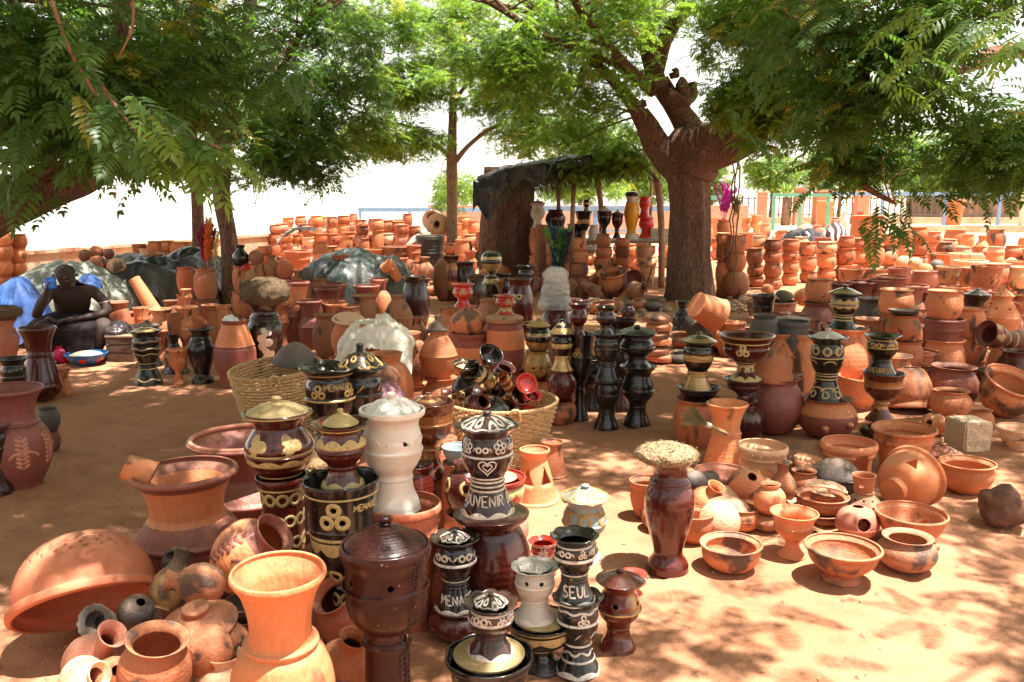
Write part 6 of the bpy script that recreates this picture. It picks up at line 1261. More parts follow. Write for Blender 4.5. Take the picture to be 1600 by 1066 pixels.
# clear plastic sheet slung over a jar
def drape(name, cx, cy, w, d, hf, mat, seed, label, cat='tarpaulin', nx=90, ny=60, crump=.035, rot=0, thick=0, edge=.15):
    V = []; ca, sa = math.cos(rot), math.sin(rot)
    for j in range(ny+1):
        for i in range(nx+1):
            u, v = i/nx*2-1, j/ny*2-1; x, y = u*w/2, v*d/2
            ex = 1+edge*noise.noise(Vector((math.atan2(v, u)*1.6, seed, 0)))+edge*.5*noise.noise(Vector((math.atan2(v, u)*5, seed, 9)))
            x, y = x*ex, y*ex; X, Y = cx+x*ca-y*sa, cy+x*sa+y*ca; p = Vector((X*2, Y*2, seed))
            z = hf(u, v)
            rdg = 1-abs(noise.noise(p*1.1))*2; r2 = 1-abs(noise.noise(p*2.7+Vector((5, 1, 0)))) *2; r3 = noise.noise(p*7)
            z += crump*(1.6*rdg+.7*r2+.12*r3); V.append((X-cx, Y-cy, max(.012+.006*abs(r3), z)))
    Fc = [(j*(nx+1)+i, j*(nx+1)+i+1, (j+1)*(nx+1)+i+1, (j+1)*(nx+1)+i) for j in range(ny) for i in range(nx)]
    o = link(name, mesh(name, V, Fc), mat, None, (cx, cy, 0)); tag(o, label, cat); return o
def bumps(*bs, fall=1.0, base=0):
    def f(u, v): return base+max([h*max(0, 1-((u-a)/ra)**2-((v-b)/rb)**2)**.5 for a, b, ra, rb, h in bs]+[0])
    return f
def tarp_mat(name, col, rough=.42):
    m, n, l, b = nt(name); tc = n.new('ShaderNodeTexCoord'); a = nz(n, l, tc.outputs['Object'], 6, 5, .6, .8); c = nz(n, l, tc.outputs['Object'], 1.5, 4)
    dc = mixc(n, l, ramp(n, l, c, [(.4, 0.), (.7, 1.)]), col, tuple(min(1, x*1.3+.05) for x in (col[0]*1.15+.02, col[1], col[2]*.9)))
    l.new(dc, b.inputs['Base Color']); b.inputs['Roughness'].default_value = rough; b.inputs['Specular IOR Level'].default_value = .35
    l.new(bump(n, l, a, .5, .03), b.inputs['Normal']); return m
M['tarp_green'] = tarp_mat('dark_green_tarpaulin', (.022, .034, .030)); M['tarp_grey'] = tarp_mat('grey_tarpaulin', (.17, .19, .16), .6); M['tarp_blue'] = tarp_mat('blue_tarpaulin', (.015, .07, .24), .6)
M['tarp_black'] = tarp_mat('black_plastic', (.012, .013, .014), .28)
# middle tarpaulin
c = at(556, 462, 12.4)
drape('tarpaulin', c.x, 12.9, 1.55, 1.6, bumps((-.15, .1, 1, 1.05, zat(397, 13)), (.5, .0, .55, .9, zat(408, 13)), (-.6, 0, .45, .9, zat(402, 13))), M['tarp_green'], 4, 'dark green tarpaulin over a mound of pots in middle left', crump=.05)
pot('cup', 532, 0, 400, 27, 'tc', 'terracotta stove with round hole set on the middle tarpaulin', D=12.6, z0=zat(417, 12.6), deco=[('holes', .5, .16, (.5,))], dmat='tc', h=.17)
lying('barrel', 614, 423, 12.3, 17, 36, (15, -28, 0), 'tc', 'slim terracotta pot leaning on right side of middle tarpaulin')
lying('cup', 604, 417, 12.2, 18, 16, (15, 60, 0), 'tc', 'little clay cup leaning on right side of middle tarpaulin')
# bag of film over an urn
c = at(590, 560, 6.2)
b1 = empty('plastic_covered_urn', (c.x, 6.2, 0)); rb = size(104, 6.2)/2
link('urn', unit_mat('urn', 40, 4, None, M['tc']), None, b1, (0, 0, 0), scale=(rb*.86, rb*.86, zat(505, 6.2)))
mS = MB(); nxx, nyy = 70, 50; V = []
for j in range(nyy+1):
    for i in range(nxx+1):
        u, v = i/nxx*2-1, j/nyy*2-1; rr = math.sqrt(u*u+v*v); q = Vector((u*3, v*3, 2))
        x, y = u*rb*1.12, v*rb*1.1; z = zat(508, 6.2)-(max(0, rr-.60))**1.2*zat(508, 6.2)*.62+.03*(1-abs(noise.noise(q*1.3))*2)+.015*noise.noise(q*4)
        if u > -.05 and u < .35 and abs(v) < .35: z += .07*math.cos((u-.15)*5)*(1-abs(v)/.35)
        V.append((x+.02*noise.noise(q), y, max(.1, z)))
link('plastic_sheet', mesh('plastic_sheet', V, [(j*(nxx+1)+i, j*(nxx+1)+i+1, (j+1)*(nxx+1)+i+1, (j+1)*(nxx+1)+i) for j in range(nyy) for i in range(nxx)]), film_mat('milky_film', (.82, .74, .62), .86, .3), b1)
tag(b1, 'terracotta urn covered by crumpled milky plastic sheet', 'covered pot')
# vase with sponge, left centre
def sponge(x, yb, yt, w, D, z0, label, col=(.42, .27, .14), seed=1):
    R = size(w, D, z0)/2; h = zat(yt, D)-z0; mb = MB(); V = []; n1, n2 = 64, 26; rnd = random.Random(seed)
    for j in range(n2+1):
        f = PI*j/n2; 
        for i in range(n1):
            t = 2*PI*i/n1; q = Vector((math.cos(t)*math.sin(f), math.sin(t)*math.sin(f), math.cos(f)))
            sg = lambda a: math.copysign(abs(a)**.85, a)
            k = 1+.05*noise.noise(q*2+Vector((seed, 0, 0)))+.03*noise.noise(q*11)+.04*rnd.uniform(-1, 1)
            V.append((q.x*R*k, q.y*R*k, (sg(q.z)*.5+.5)*h*(1+.06*rnd.uniform(-1, 1))))
    Fc = [(j*n1+i, (j+1)*n1+i, (j+1)*n1+(i+1) % n1, j*n1+(i+1) % n1) for j in range(n2) for i in range(n1)]
    o = empty('scrub_sponge', (at(x, yb, D).x, D, z0)); link('fibre_pad', mesh('fibre_pad', V, Fc), fib_mat(col), o)
    mb = MB()                                   # tangled loose fibres
    for k in range(420):
        t = rnd.uniform(0, 2*PI); f = math.acos(rnd.uniform(-.6, 1)); q = Vector((math.cos(t)*math.sin(f)*R, math.sin(t)*math.sin(f)*R, (math.copysign(abs(math.cos(f))**.85, math.cos(f))*.5+.5)*h))
        d = Vector((rnd.gauss(0, 1), rnd.gauss(0, 1), rnd.gauss(0, .5)))*R*.07; e = q+d; m_ = (q+e)/2+Vector((rnd.gauss(0, 1), rnd.gauss(0, 1), rnd.gauss(0, 1)))*R*.05+q.normalized()*R*.02
        mb.tube([q, m_, e], .0008+R*.003, 3, False)
    f_ = link('fibres', mb.me('fibres'), fib_mat(col), o); f_['kind'] = 'stuff'; tag(o, label, 'sponge'); return o
FIB = {}
def fib_mat(col):
    if col in FIB: return FIB[col]
    m, n, l, b = nt('plant_fibre'); tc = n.new('ShaderNodeTexCoord'); v = tc.outputs['Object']
    a = nz(n, l, v, 90, 3, .7); c = nz(n, l, v, 12, 4)
    cc = mixc(n, l, ramp(n, l, a, [(.35, 0.), (.65, 1.)]), tuple(x*.35 for x in col), tuple(min(1, x*1.25) for x in col)); cc = mixc(n, l, mth(n, l, 'MULTIPLY', c, .4), cc, tuple(x*.6 for x in col))
    l.new(cc, b.inputs['Base Color']); b.inputs['Roughness'].default_value = .95; l.new(bump(n, l, a, 1, .012), b.inputs['Normal']); FIB[col] = m; return m
sponge(1043, 706, 695, 94, REG['oxv']['D'], REG['oxv']['top']-.01, 'round tan fibre sponge lying on the tall oxblood vase', (.42, .28, .15))
r = pot('tallvase', 415, 585, 470, 56, 'blk2', 'dark vase with peeling white patch under brown sponge', D=7.6, deco=[('leafs', .5, .5, (-.1,)), ('leafs', .62, .35, (.0,)), ('leafs', .35, .4, (.1,)), ('leafs', .2, .3, (.1,))], dmat='wpaint')
sponge(415, 470, 434, 76, 7.6, r['top']-.02, 'brown woolly sponge on the dark peeling vase', (.16, .10, .05), 2)
sponge(498, 735, 706, 84, 3.6, zat(738, 3.6), 'coarse tan sponge behind the oxblood cream burner', (.34, .2, .09), 3)
pot('collar', 498, 900, 738, 72, 'mar', 'dark maroon jar holding up the coarse tan sponge', D=3.6)
sponge(6, 502, 478, 54, 8.0, zat(500, 8.0), 'brown sponge on pink vase at left edge', (.2, .12, .06), 4)
# ================================================================ wicker baskets
def basket(x, yb, yt, w, D, wb, label, seed=1, tilt=(0, 0), hh=None):
    h = hh or zat(yt, D); R = size(w, D, h)/2; r0 = size(wb, D, 0)/2; NS = 44; rows = 26
    o = empty('wicker_basket', (at(x, yb, D).x, D, 0), (math.radians(tilt[0]), math.radians(tilt[1]), 0)); rad = lambda z: r0+(R-r0)*(z/h)**.8
    mb = MB()
    for k in range(NS):
        t = 2*PI*k/NS; mb.tube([(rad(h*q)*math.cos(t), rad(h*q)*math.sin(t), h*q) for q in (0, .25, .5, .75, 1)], .0028, 5)
    link('stakes', mb.me('stakes'), WK, o)['kind'] = 'stuff'
    mb = MB()
    for j in range(rows):
        z = h*(j+.5)/rows; P = []
        for i in range(NS*3+1):
            t = 2*PI*i/(NS*3); s_ = math.cos(t*NS/2+j*PI)*.0055; rr = rad(z)+s_; P.append((rr*math.cos(t), rr*math.sin(t), z+.002*noise.noise(Vector((t*3, j, seed)))))
        mb.tube(P, h/rows*.40, 5, False)
    link('weave', mb.me('weave'), WK, o)['kind'] = 'stuff'
    mb = MB()
    for q in range(3):
        P = [((R+.006*math.sin(t*30+q*2.1))*math.cos(t), (R+.006*math.sin(t*30+q*2.1))*math.sin(t), h+.007*math.cos(t*30+q*2.1)) for t in [2*PI*i/180 for i in range(181)]]; mb.tube(P, .0055, 5, False)
    link('rim', mb.me('rim'), WK, o); mb = MB(); mb.tube([(0, 0, .004), (0, 0, .014)], r0, 28); link('base', mb.me('base'), WK, o)
    for t in (-1.35, 1.6):
        mb = MB(); mb.tube(crom([(R*math.cos(t-.1), R*math.sin(t-.1), h-.06), (R*1.05*math.cos(t-.06), R*1.05*math.sin(t-.06), h+.01), (R*1.05*math.cos(t+.06), R*1.05*math.sin(t+.06), h+.01), (R*math.cos(t+.1), R*math.sin(t+.1), h-.06)], 5), .008, 6); link('handle', mb.me('handle'), WK, o)
    tag(o, label, 'basket'); return h, R
WK = plain('wicker', (.56, .36, .17), .7, .6, 60, .35)
hB, RB = basket(785, 715, 625, 172, 5.25, 110, 'big wicker basket heaped with small glazed pots', 1)
h2, R2 = basket(446, 665, 572, 140, 5.5, 90, 'wicker basket holding a black dome, left of black burners', 2, (4, -4))
h3, R3 = basket(640, 660, 602, 74, 5.0, 60, 'small shallow basket with purple cloth behind white burner', 3, hh=.36)
# contents of the big basket
BX = [('dish', 764, 556+3, 40, 22, (35, 30, 0), 'blk', 'black glazed dish tipped at top of basket heap'), ('burner2', 783, 588, 34, 40, (20, 25, 0), 'ox', 'maroon burner with cream rings upright in basket'), ('burner2', 752, 588, 34, 52, (30, -50, 10), 'gldblk', 'black and gold burner lying across basket heap'),
 ('chalice', 767, 608, 34, 40, (50, 60, 0), 'gldblk', 'open mouthed gold rimmed cup in the basket'), ('lid', 724, 590, 46, 20, (15, -20, 0), 'blk', 'black lid with white lines in basket, left'), ('burner2', 716, 612, 38, 48, (10, 70, 0), 'ox', 'dark maroon burner lying in basket, left'),
 ('dish', 726, 574, 40, 12, (12, 6, 0), 'gldblk', 'gold edged dish on left of basket heap'), ('cup', 806, 618, 34, 40, (60, 55, 0), 'brz', 'bronze cup lying mouth right in basket'), ('dish', 822, 600, 34, 9, (62, 30, 0), 'red', 'pink red lid standing on edge in basket'),
 ('burner2', 829, 625, 32, 26, (30, 20, 0), 'red', 'red burner with pale marks at right of basket'), ('lid', 775, 628, 44, 22, (20, 5, 0), 'blk', 'black and white flower lid at front of basket'), ('urn', 742, 620, 36, 40, (20, -40, 0), 'mardk', 'maroon pierced pot low in the basket'),
 ('cup', 790, 598, 22, 30, (30, -30, 0), 'brz', 'little brown cup mid basket'), ('burner2', 800, 635, 34, 40, (60, -60, 0), 'gm', 'mottled gold burner buried in basket'), ('urn', 745, 634, 40, 40, (40, 50, 0), 'ox', 'oxblood pot at bottom front of basket heap')]
for i, (k, x, y, w, h_, rt, m, lb_) in enumerate(BX): lying(k, x, y, 5.25+(.12 if i % 2 else -.08), w, h_, rt, m, lb_, deco=[('pair', .7, .4, (0, 1.5, 3))] if k == 'burner2' and m in ('ox', 'gldblk', 'red') else None, dmat='cream', group='glazed ware heaped in the basket')
lying('domelid', 462, 552, 5.6, 68, 36, (0, 6, 0), 'gry', 'black dome lid standing out of the left basket')
lying('domelid', 605, 585, 5.0, 46, 24, (30, 10, 0), 'brn', 'brown ball lid beside the small basket')
def cloth_heap(px, py, D, w, h, d, mat, label, seed, cat='cloth', z0=0):
    V = []; n1, n2 = 48, 20; R = size(w, D)/2; hh = h
    for j in range(n2+1):
        f = PI/2*j/n2
        for i in range(n1):
            t = 2*PI*i/n1; q = Vector((math.cos(t)*math.cos(f), math.sin(t)*math.cos(f), math.sin(f))); k = 1+.28*(1-abs(noise.noise(q*1.8+Vector((seed, 0, 0))))*3)*.5+.1*noise.noise(q*5)
            V.append((q.x*R*k, q.y*d*k, q.z*hh*k))
    Fc = [(j*n1+i, j*n1+(i+1) % n1, (j+1)*n1+(i+1) % n1, (j+1)*n1+i) for j in range(n2) for i in range(n1)]
    p = at(px, py, D); o = link(cat.replace(' ', '_'), mesh(cat, V, Fc), mat, None, (p.x, D, z0 if z0 is not None else p.z)); tag(o, label, cat); return o
cloth_heap(600, 640, 4.95, 60, .10, .12, plain('violet_cloth', (.22, .10, .13), .7, .5, 30, .5), 'crumpled violet cloth in the small basket', 5, z0=zat(625, 4.95))
# ================================================================ left zone
pot('hourglass', 60, 592, 512, 58, 'ox', 'tall dark brown glazed vase, flared top, at left', D=6.8, z0=.12, key='lv')
pot('cookpot', 64, 650, 590, 58, 'ox', 'dark glazed pot carrying the tall flared vase at left', D=6.8, h=.22, deco=[('loops', .5, .4, 6)], dmat='mardk')
pot('vaseflare', 22, 735, 606, 104, 'mar', 'big carved pinkish jar with dark flared neck at left edge', D=4.75, deco=[('leafy', .4, .5, (-.8, .1, 1)), ('petals', .35, .4, 5)], dmat='pk')
pot('cookpot', 76, 672, 636, 34, 'gry', 'small dark ribbed pot beside big carved jar', D=5.4)
pot('hourglass', 96, 616, 575, 32, 'tc', 'small terracotta stand near red kettle')
pot('tallvase', 8, 600, 500, 40, 'pk', 'pink and cream vase under sponge at left edge', D=8.0)
pot('burner', 22, 640, 560, 44, 'blk', 'black burner at left edge behind carved jar', D=6.3)
pot('burner', -6, 760, 665, 44, 'blk2', 'dark burner cut off by left edge', D=4.6)
for i, (x, yb, ys) in enumerate(((26, 452, (430, 409, 388, 366)), (4, 455, (430, 406, 382, 357)))):
    stack('orange stack by the wall at far left, %s' % ('right one' if i == 0 else 'left one'), x, yb, [('stackpot', y, 29, 'or') for y in ys], group='sunlit stacks at far left')
pot('burner', 229, 600, 517, 50, 'blk', 'black burner with cream wavy lines on shaded ground', deco=[('wave', .82, .012, 6, .005), ('wave', .68, .015, 5, .005), ('wave', .58, .015, 5, .005), ('wave', .10, .02, 5, .005), ('ring', .3, .004), ('ring', .4, .004)], lid=('lid', .85, .05, 'gldblk'), scal=(8, .07, .86), group='burners at left centre')
pot('burner', 231, 585, 508, 46, 'blk', 'black burner with lid just behind the wavy lined one', D=8.2, lid=('lid', .85, .05, 'gry'), group='burners at left centre')
pot('goblet', 278, 600, 546, 36, 'tc', 'plain terracotta goblet between two black vases')
r = pot('bell', 273, 592, 522, 40, 'blk', 'black bell shaped vase behind the terracotta goblet', D=7.9)
pot('cup', 272, 0, 490, 24, 'tc', 'terracotta neck piece on the black bell shaped vase', on=r)
r = pot('tallvase', 314, 598, 513, 40, 'blk', 'tall black vase carrying a tilted clay cup')
lying('cup', 307, 507, r['D'], 28, 16, (10, 24, 0), 'tc', 'clay cup tilted on the tall black vase')
r = pot('dentjar', 366, 602, 500, 64, 'shoul', 'big jar with purple belly and orange shoulder, paper on top')
cloth_heap(360, 500, r['D'], 24, .07, .07, plain('white_paper', (.7, .7, .66), .6, .2, 30, .1), 'crumpled white paper on the purple bellied jar', 9, 'paper', z0=r['top']-.01)
for i, (k, x, yb, yt, w, m) in enumerate([('burner2', 254, 565, 483, 36, 'tcf'), ('burner2', 292, 565, 480, 36, 'tc'), ('cookpot', 331, 560, 477, 36, 'tc'), ('cookpot', 185, 550, 472, 40, 'tc2'), ('chalice', 221, 545, 481, 24, 'tc'), ('ball', 243, 540, 490, 28, 'brn'), ('cookpot', 205, 540, 488, 28, 'brn'), ('cookpot', 268, 535, 470, 26, 'brn'), ('stackpot', 350, 560, 478, 28, 'tc')]):
    pot(k, x, yb, yt, w, m, '%s, %s from woman toward the trunks' % (LAB(k, m), ordn([4, 5, 6, 0, 2, 3, 1, 4, 7][i])) if False else '%s %s' % (LAB(k, m), ['on foot, pierced, left of three pierced pots', 'under little bottle, middle of three pierced pots', 'with basket handle, right of three pierced pots', 'right behind the seated woman', 'small, below the leaning orange tube', 'below left end of leaning tube', 'between woman and leaning tube', 'hidden behind the pierced pots', 'next to foot of the dark bowed trunk'][i]), group='shaded clay pots at left')
pot('burner2', 292, 480, 452, 18, 'tc', 'little terracotta bottle burner topped with rag', D=8.6, z0=zat(482, 8.6))
r = pot('stackpot', 322, 500, 450, 38, 'brn', 'lower brown pot of stack left of bowed trunk', D=10.2, h=.28, z0=.1); pot('stackpot', 321, 0, 420, 36, 'brn', 'upper brown pot of stack holding colourful plumes', on=r, key='fl')
r = pot('stackpot', 290, 500, 446, 30, 'tc2', 'lower red pot of stack beside thin trunk', D=10.6, z0=.1, h=.3); pot('stackpot', 290, 0, 418, 27, 'tc2', 'upper red pot of stack beside thin trunk', on=r)
lying('cup', 226, 462, 9.6, 24, 62, (10, 147, 0), 'or', 'long orange clay tube leaning on dark tarpaulin', name='clay_tube', cat='tube')
c = at(255, 470, 12.0)
drape('tarpaulin', c.x, 12.3, 1.45, 2.0, bumps((-.2, -.2, .95, 1, zat(412, 12)), (.45, .2, .6, .9, zat(405, 12.6)), (.1, .6, .9, .5, zat(396, 13))), M['tarp_black'], 6, 'black tarpaulin over mound behind the leaning tube', crump=.05)
c = at(215, 420, 13.5)
drape('tarpaulin', c.x, 13.7, 2.0, 1.0, bumps((0, 0, 1, 1, zat(400, 13.8))), tarp_mat('olive_tarpaulin', (.10, .10, .08), .4), 8, 'olive grey tarpaulin along the river wall at left', crump=.04)
c = at(60, 460, 10.5)
drape('tarpaulin', c.x, 11.2, 1.5, 1.6, bumps((0, .1, 1, 1, zat(424, 11.2)), (-.5, -.3, .5, .6, zat(444, 10.7))), M['tarp_grey'], 12, 'pale grey tarpaulin heaped behind the seated woman', crump=.07)
c = at(36, 500, 9.6)
drape('tarpaulin', c.x, 9.5, .62, .8, bumps((0, .1, 1, 1, zat(452, 9.6)), (.4, .3, .5, .6, zat(458, 9.6))), M['tarp_blue'], 14, 'bright blue plastic sheet left of seated woman', crump=.07)
for i, (x, y, w, m, l_) in enumerate([(151, 395, 23, 'tcf', 'upper left'), (170, 397, 17, 'mar', 'smallest'), (152, 413, 28, 'tc2', 'front left, biggest'), (182, 418, 30, 'tan', 'pale, right'), (167, 443, 32, 'tc', 'lowest, half covered'), (133, 400, 20, 'brn', 'dark, leftmost')]):
    lying('ball', x, y, 11.6+.2*(i == 0), w, w*.95, (random.uniform(-20, 20), random.uniform(-20, 20), 0), m, '%s ball pot on the tarpaulins, %s' % (MW[m], l_), group='ball pots on the tarpaulins')
lying('cup', 241, 404, 12.6, 28, 16, (4, 3, 0), 'tc', 'round clay stove ring on top of olive tarpaulin')
cloth_heap(138, 436, 10.3, 30, .16, .2, M['tarp_blue'], 'blue corner of sheet right of the woman', 21, 'plastic sheet', z0=zat(452, 10.3))
row('along the river wall at left', [('tub', 218, 398, 382, 22, 'or'), ('stackpot', 243, 396, 377, 26, 'or'), ('ball', 252, 399, 381, 20, 'brn'), ('stackpot', 280, 396, 378, 30, 'or'), ('stackpot', 262, 394, 376, 22, 'or'), ('cookpot', 300, 397, 378, 22, 'or'), ('dish', 228, 402, 388, 26, 'pale')], group='pots along the river wall', D=15.0)
# heap of gourds between the trunks and the middle tarpaulin
row('in gourd heap by bowed trunk', [('gourd', 376, 430, 383, 26, 'blk'), ('ball', 400, 440, 391, 24, 'brn'), ('conelid', 383, 450, 402, 26, 'red'), ('gourd', 405, 450, 403, 26, 'tcf'), ('gourd', 424, 446, 399, 26, 'brn'), ('ball', 444, 450, 408, 28, 'tc2'), ('ball', 396, 462, 418, 34, 'ygrn'), ('gourd', 466, 455, 424, 26, 'brn'), ('cookpot', 386, 470, 428, 30, 'ygrn'), ('ball', 480, 455, 418, 22, 'gry'), ('gourd', 420, 475, 432, 26, 'brn'), ('cookpot', 498, 470, 436, 30, 'brn'), ('dish', 450, 480, 440, 34, 'brn')], D=11.4, group='gourd heap')
row('in the shaded tub row', [('tub', 465, 420, 392, 42, 'tc2'), ('tub', 464, 428, 403, 40, 'tc'), ('planter', 618, 425, 385, 44, 'brn'), ('dish', 585, 410, 389, 36, 'tc'), ('tub', 645, 420, 383, 26, 'tc2'), ('dish', 540, 410, 389, 32, 'tc'), ('planter', 622, 430, 402, 42, 'tc2'), ('ball', 640, 440, 400, 30, 'brn'), ('gourd', 664, 440, 402, 30, 'brn')], D=16.0, group='shaded tub row')
pot('tub', 672, 440, 368, 44, 'gry', 'big black ribbed pot left of the thin tree', D=16.5, z0=.1, deco=[('ring', .1+.09*k, .012) for k in range(10)], dmat='gry')
# ---- sunlit stacks behind, towards the river wall
cnt = 0
for (x, yb, tops, w) in [(430, 402, (380, 365, 351), 19), (448, 404, (392, 378, 366), 20), (458, 410, (394,), 22), (475, 398, (378, 362, 350), 20), (495, 396, (374, 352, 337), 20), (502, 412, (378,), 24), (519, 394, (370, 354, 339), 18), (518, 408, (385,), 26), (537, 392, (366, 350, 337), 20), (541, 402, (370,), 22), (553, 388, (348, 334), 14), (566, 392, (365, 350), 20), (572, 402, (372,), 22), (590, 402, (360, 342), 22), (604, 396, (363, 344), 24), (622, 396, (360, 346), 22), (636, 392, (352, 334), 16), (645, 398, (370, 355), 18), (443, 420, (402,), 26), (414, 416, (398, 384), 24), (500, 420, (398,), 24), (562, 412, (392,), 22), (690, 398, (374, 360), 20), (724, 390, (352, 338), 22), (741, 394, (365, 345), 20), (756, 390, (368, 352), 18), (396, 404, (388,), 24)]:
    colm('%s sunlit stack behind the tub row' % ordn(cnt), x, yb, tops, w, ('or', 'tc', 'or') if cnt % 3 else ('tc', 'or', 'tcf')); cnt += 1
for i, x in enumerate(range(418, 770, 21)): fillstack('%s stack of sunlit heap, second rank' % ordn(i), x, 400+random.uniform(-2, 2), random.choice((2, 3)), 21, 17, 'sunlit heap by the river', mats=('or', 'tc', 'pale', 'pk', 'tc2'))
for i, x in enumerate(range(432, 700, 19)): fillstack('%s stack of sunlit heap, rear rank' % ordn(i), x, 390+random.uniform(-2, 2), 3 if 450 < x < 640 else 2, 19, 16, 'sunlit heap by the river', mats=('or', 'tc', 'pale', 'pk', 'brn'))
lying('urn', 676, 344, 21.5, 34, 30, (70, 0, 0), 'pale', 'round straw coloured pot facing viewer with dark mouth')
lying('ball', 684, 352, 20.5, 38, 30, (80, 0, 0), 'tan', 'rope wrapped ring pot left of the thin tree')
c = at(463, 350, 21)
for (px, py, D, w, d, hh, mt, sd, lb_) in [(462, 360, 20.2, .9, .5, .62, 'tarp_grey', 31, 'grey plastic sheet over sunlit stacks, left piece'), (652, 372, 19, .6, .6, 0, 'tarp_grey', 35, 'grey plastic sheet near black ribbed pot')]:
    p = at(px, py, D); o = drape('plastic_sheet', p.x, D, w, d, (lambda zz: lambda u, v: zz-.30*max(0, -u)*(1 if zz > 1.2 else 1)-.08*abs(v))(zat(py-2, D)), M[mt], sd, lb_, 'plastic sheet', 40, 24, .05)
# ================================================================ stump, shelter, feather bunches
SD = 16.2; st = empty('tree_stump', (at(788, 400, SD).x, SD, 0))
zt = zat(262, SD); P = [Vector((0, 0, -.1)), Vector((.0, 0, .5)), Vector((.03, 0, 1.2)), Vector((.06, 0, zt))]
mb = MB(); mb.tube(crom(P, 6), [size(78, SD)/2*(1.12-.012*i) for i in range(19)], 36, True, .15, .22); link('trunk', mb.me('trunk'), M['bark'], st)
tag(st, 'thick reddish tree stump propping up the shelter roof', 'tree stump')
sh = empty('market_shelter', (at(900, 300, 15.8).x, 15.8, 0)); ox, oy = sh.location.x, sh.location.y
def thatch(seed, x0, x1, zf, y0, y1, thick, n=2600, edge=0):
    rnd = random.Random(seed); mb = MB()
    for k in range(n):
        x = rnd.uniform(x0, x1); y = rnd.uniform(y0, y1) if k % 3 else y0+rnd.uniform(-.03, .12); z = zf(x, y)+rnd.uniform(-thick, thick*.4); a = rnd.uniform(-1.2, 1.2); L_ = rnd.uniform(.15, .45)
        d = Vector((math.cos(a)*L_*.7, -abs(math.sin(a))*L_*.6, rnd.uniform(-.12, .02)-(rnd.uniform(.05, .28) if y < y0+.25 else 0))); s_ = Vector((-d.y, d.x, .01)).normalized()*.007
        p = Vector((x, y, z)); mb.add([p-s_, p+s_, p+d+s_*.4, p+d-s_*.4], [(0, 1, 2, 3)])
    return mb
rz_ = lambda x, y: zat(262, SD)-oy*0+.16*math.sin(x*1.1+.4)-.10*abs(y)+.06*noise.noise(Vector((x*1.5, y*1.5, 1)))-max(0, -x-1.25)*.35
xa, xb = at(752, 262, 15.8).x-ox, at(1062, 262, 15.8).x-ox
slab = MB(); nxx, nyy = 60, 24; V = []
for s_ in (0, 1):
    for j in range(nyy+1):
        for i in range(nxx+1):
            x = xa+(xb-xa)*i/nxx; y = -.9+1.9*j/nyy; V.append((x+.05*noise.noise(Vector((x*2, y*3, 4))), y+.08*noise.noise(Vector((x*3, 1, 2))), rz_(x, y)+(.05 if s_ else -.10)+.05*noise.noise(Vector((x*4, y*4, 5+s_)))))
n0 = (nxx+1)*(nyy+1); Fc = []
for j in range(nyy):
    for i in range(nxx):
        a = j*(nxx+1)+i; Fc.append((a, a+1, a+nxx+2, a+nxx+1)); Fc.append((n0+a, n0+a+nxx+1, n0+a+nxx+2, n0+a+1))
for i in range(nxx):
    Fc.append((i, n0+i, n0+i+1, i+1)); a = nyy*(nxx+1)+i; Fc.append((a, a+1, n0+a+1, n0+a))
for j in range(nyy):
    a = j*(nxx+1); Fc.append((a, a+nxx+1, n0+a+nxx+1, n0+a)); a += nxx; Fc.append((a, n0+a, n0+a+nxx+1, a+nxx+1))
slab.add(V, Fc); M['thatch'] = plain('old_thatch', (.17, .11, .065), .95, .9, 30, .5)
link('thatch_roof', slab.me('thatch_roof'), M['thatch'], sh); o = link('straw', thatch(5, xa, xb, rz_, -.95, .9, .10, 9000).me('straw', False), M['thatch'], sh); o['kind'] = 'stuff'
for (x0, w_, y0, d_, dr, sd) in ((xa-.05, 1.15, -.98, 1.3, .26, 3), (xa-.12, .55, -1.0, .9, .55, 5), (xa+1.0, 1.0, -.95, 1.2, .12, 7), (xa+2.9, .9, -.95, 1.2, .06, 8)):
    V = []; a_, b_ = 46, 40
    for j in range(b_+1):
        for i in range(a_+1):
            u, v = i/a_, j/b_; x = x0+w_*u; y = y0+d_*v; hang = max(0, .30-v)/.30; q = Vector((x*5, y*5+hang*3, sd))
            V.append((x+.05*noise.noise(q), y0+d_*max(v, .30)-.30*d_-.04*hang+.05*noise.noise(q*1.3), rz_(x, y)+.09-hang*dr*(1+.5*noise.noise(Vector((x*5, sd, 0))))+.06*(1-2*abs(noise.noise(q)))))
    link('plastic_cover', mesh('plastic_cover', V, [(j*(a_+1)+i, j*(a_+1)+i+1, (j+1)*(a_+1)+i+1, (j+1)*(a_+1)+i) for j in range(b_) for i in range(a_)]), M['tarp_black'], sh)
for (px, py0, py1, D, r, bend) in ((893, 400, 270, 15.1, .04, .03), (873, 395, 275, 16, .035, -.02), (941, 385, 285, 16.6, .05, -.12), (1035, 392, 290, 15.2, .055, -.16), (1015, 385, 280, 17, .03, 0)):
    a = at(px, 400, D); mb = MB(); zt_ = rz_(a.x-ox, D-oy)-.02
    mb.tube(crom([Vector((a.x-ox, D-oy, 0)), Vector((a.x-ox+bend*.2, D-oy, zt_*.5)), Vector((a.x-ox+bend*.7, D-oy, zt_*.8)), Vector((a.x-ox+bend*1.6, D-oy, zt_))], 5), r, 9, True, .3); link('post', mb.me('post'), M['wood'], sh)
for (xs, xe, y) in ((xa, xb, -.8), (xa, xb, .7)):
    mb = MB(); mb.tube([(xs+(xe-xs)*k/8, y, rz_(xs+(xe-xs)*k/8, y)-.13) for k in range(9)], .035, 8); link('beam', mb.me('beam'), M['wood'], sh)
tag(sh, 'low shelter of thatch and black plastic on crooked posts', 'shelter')
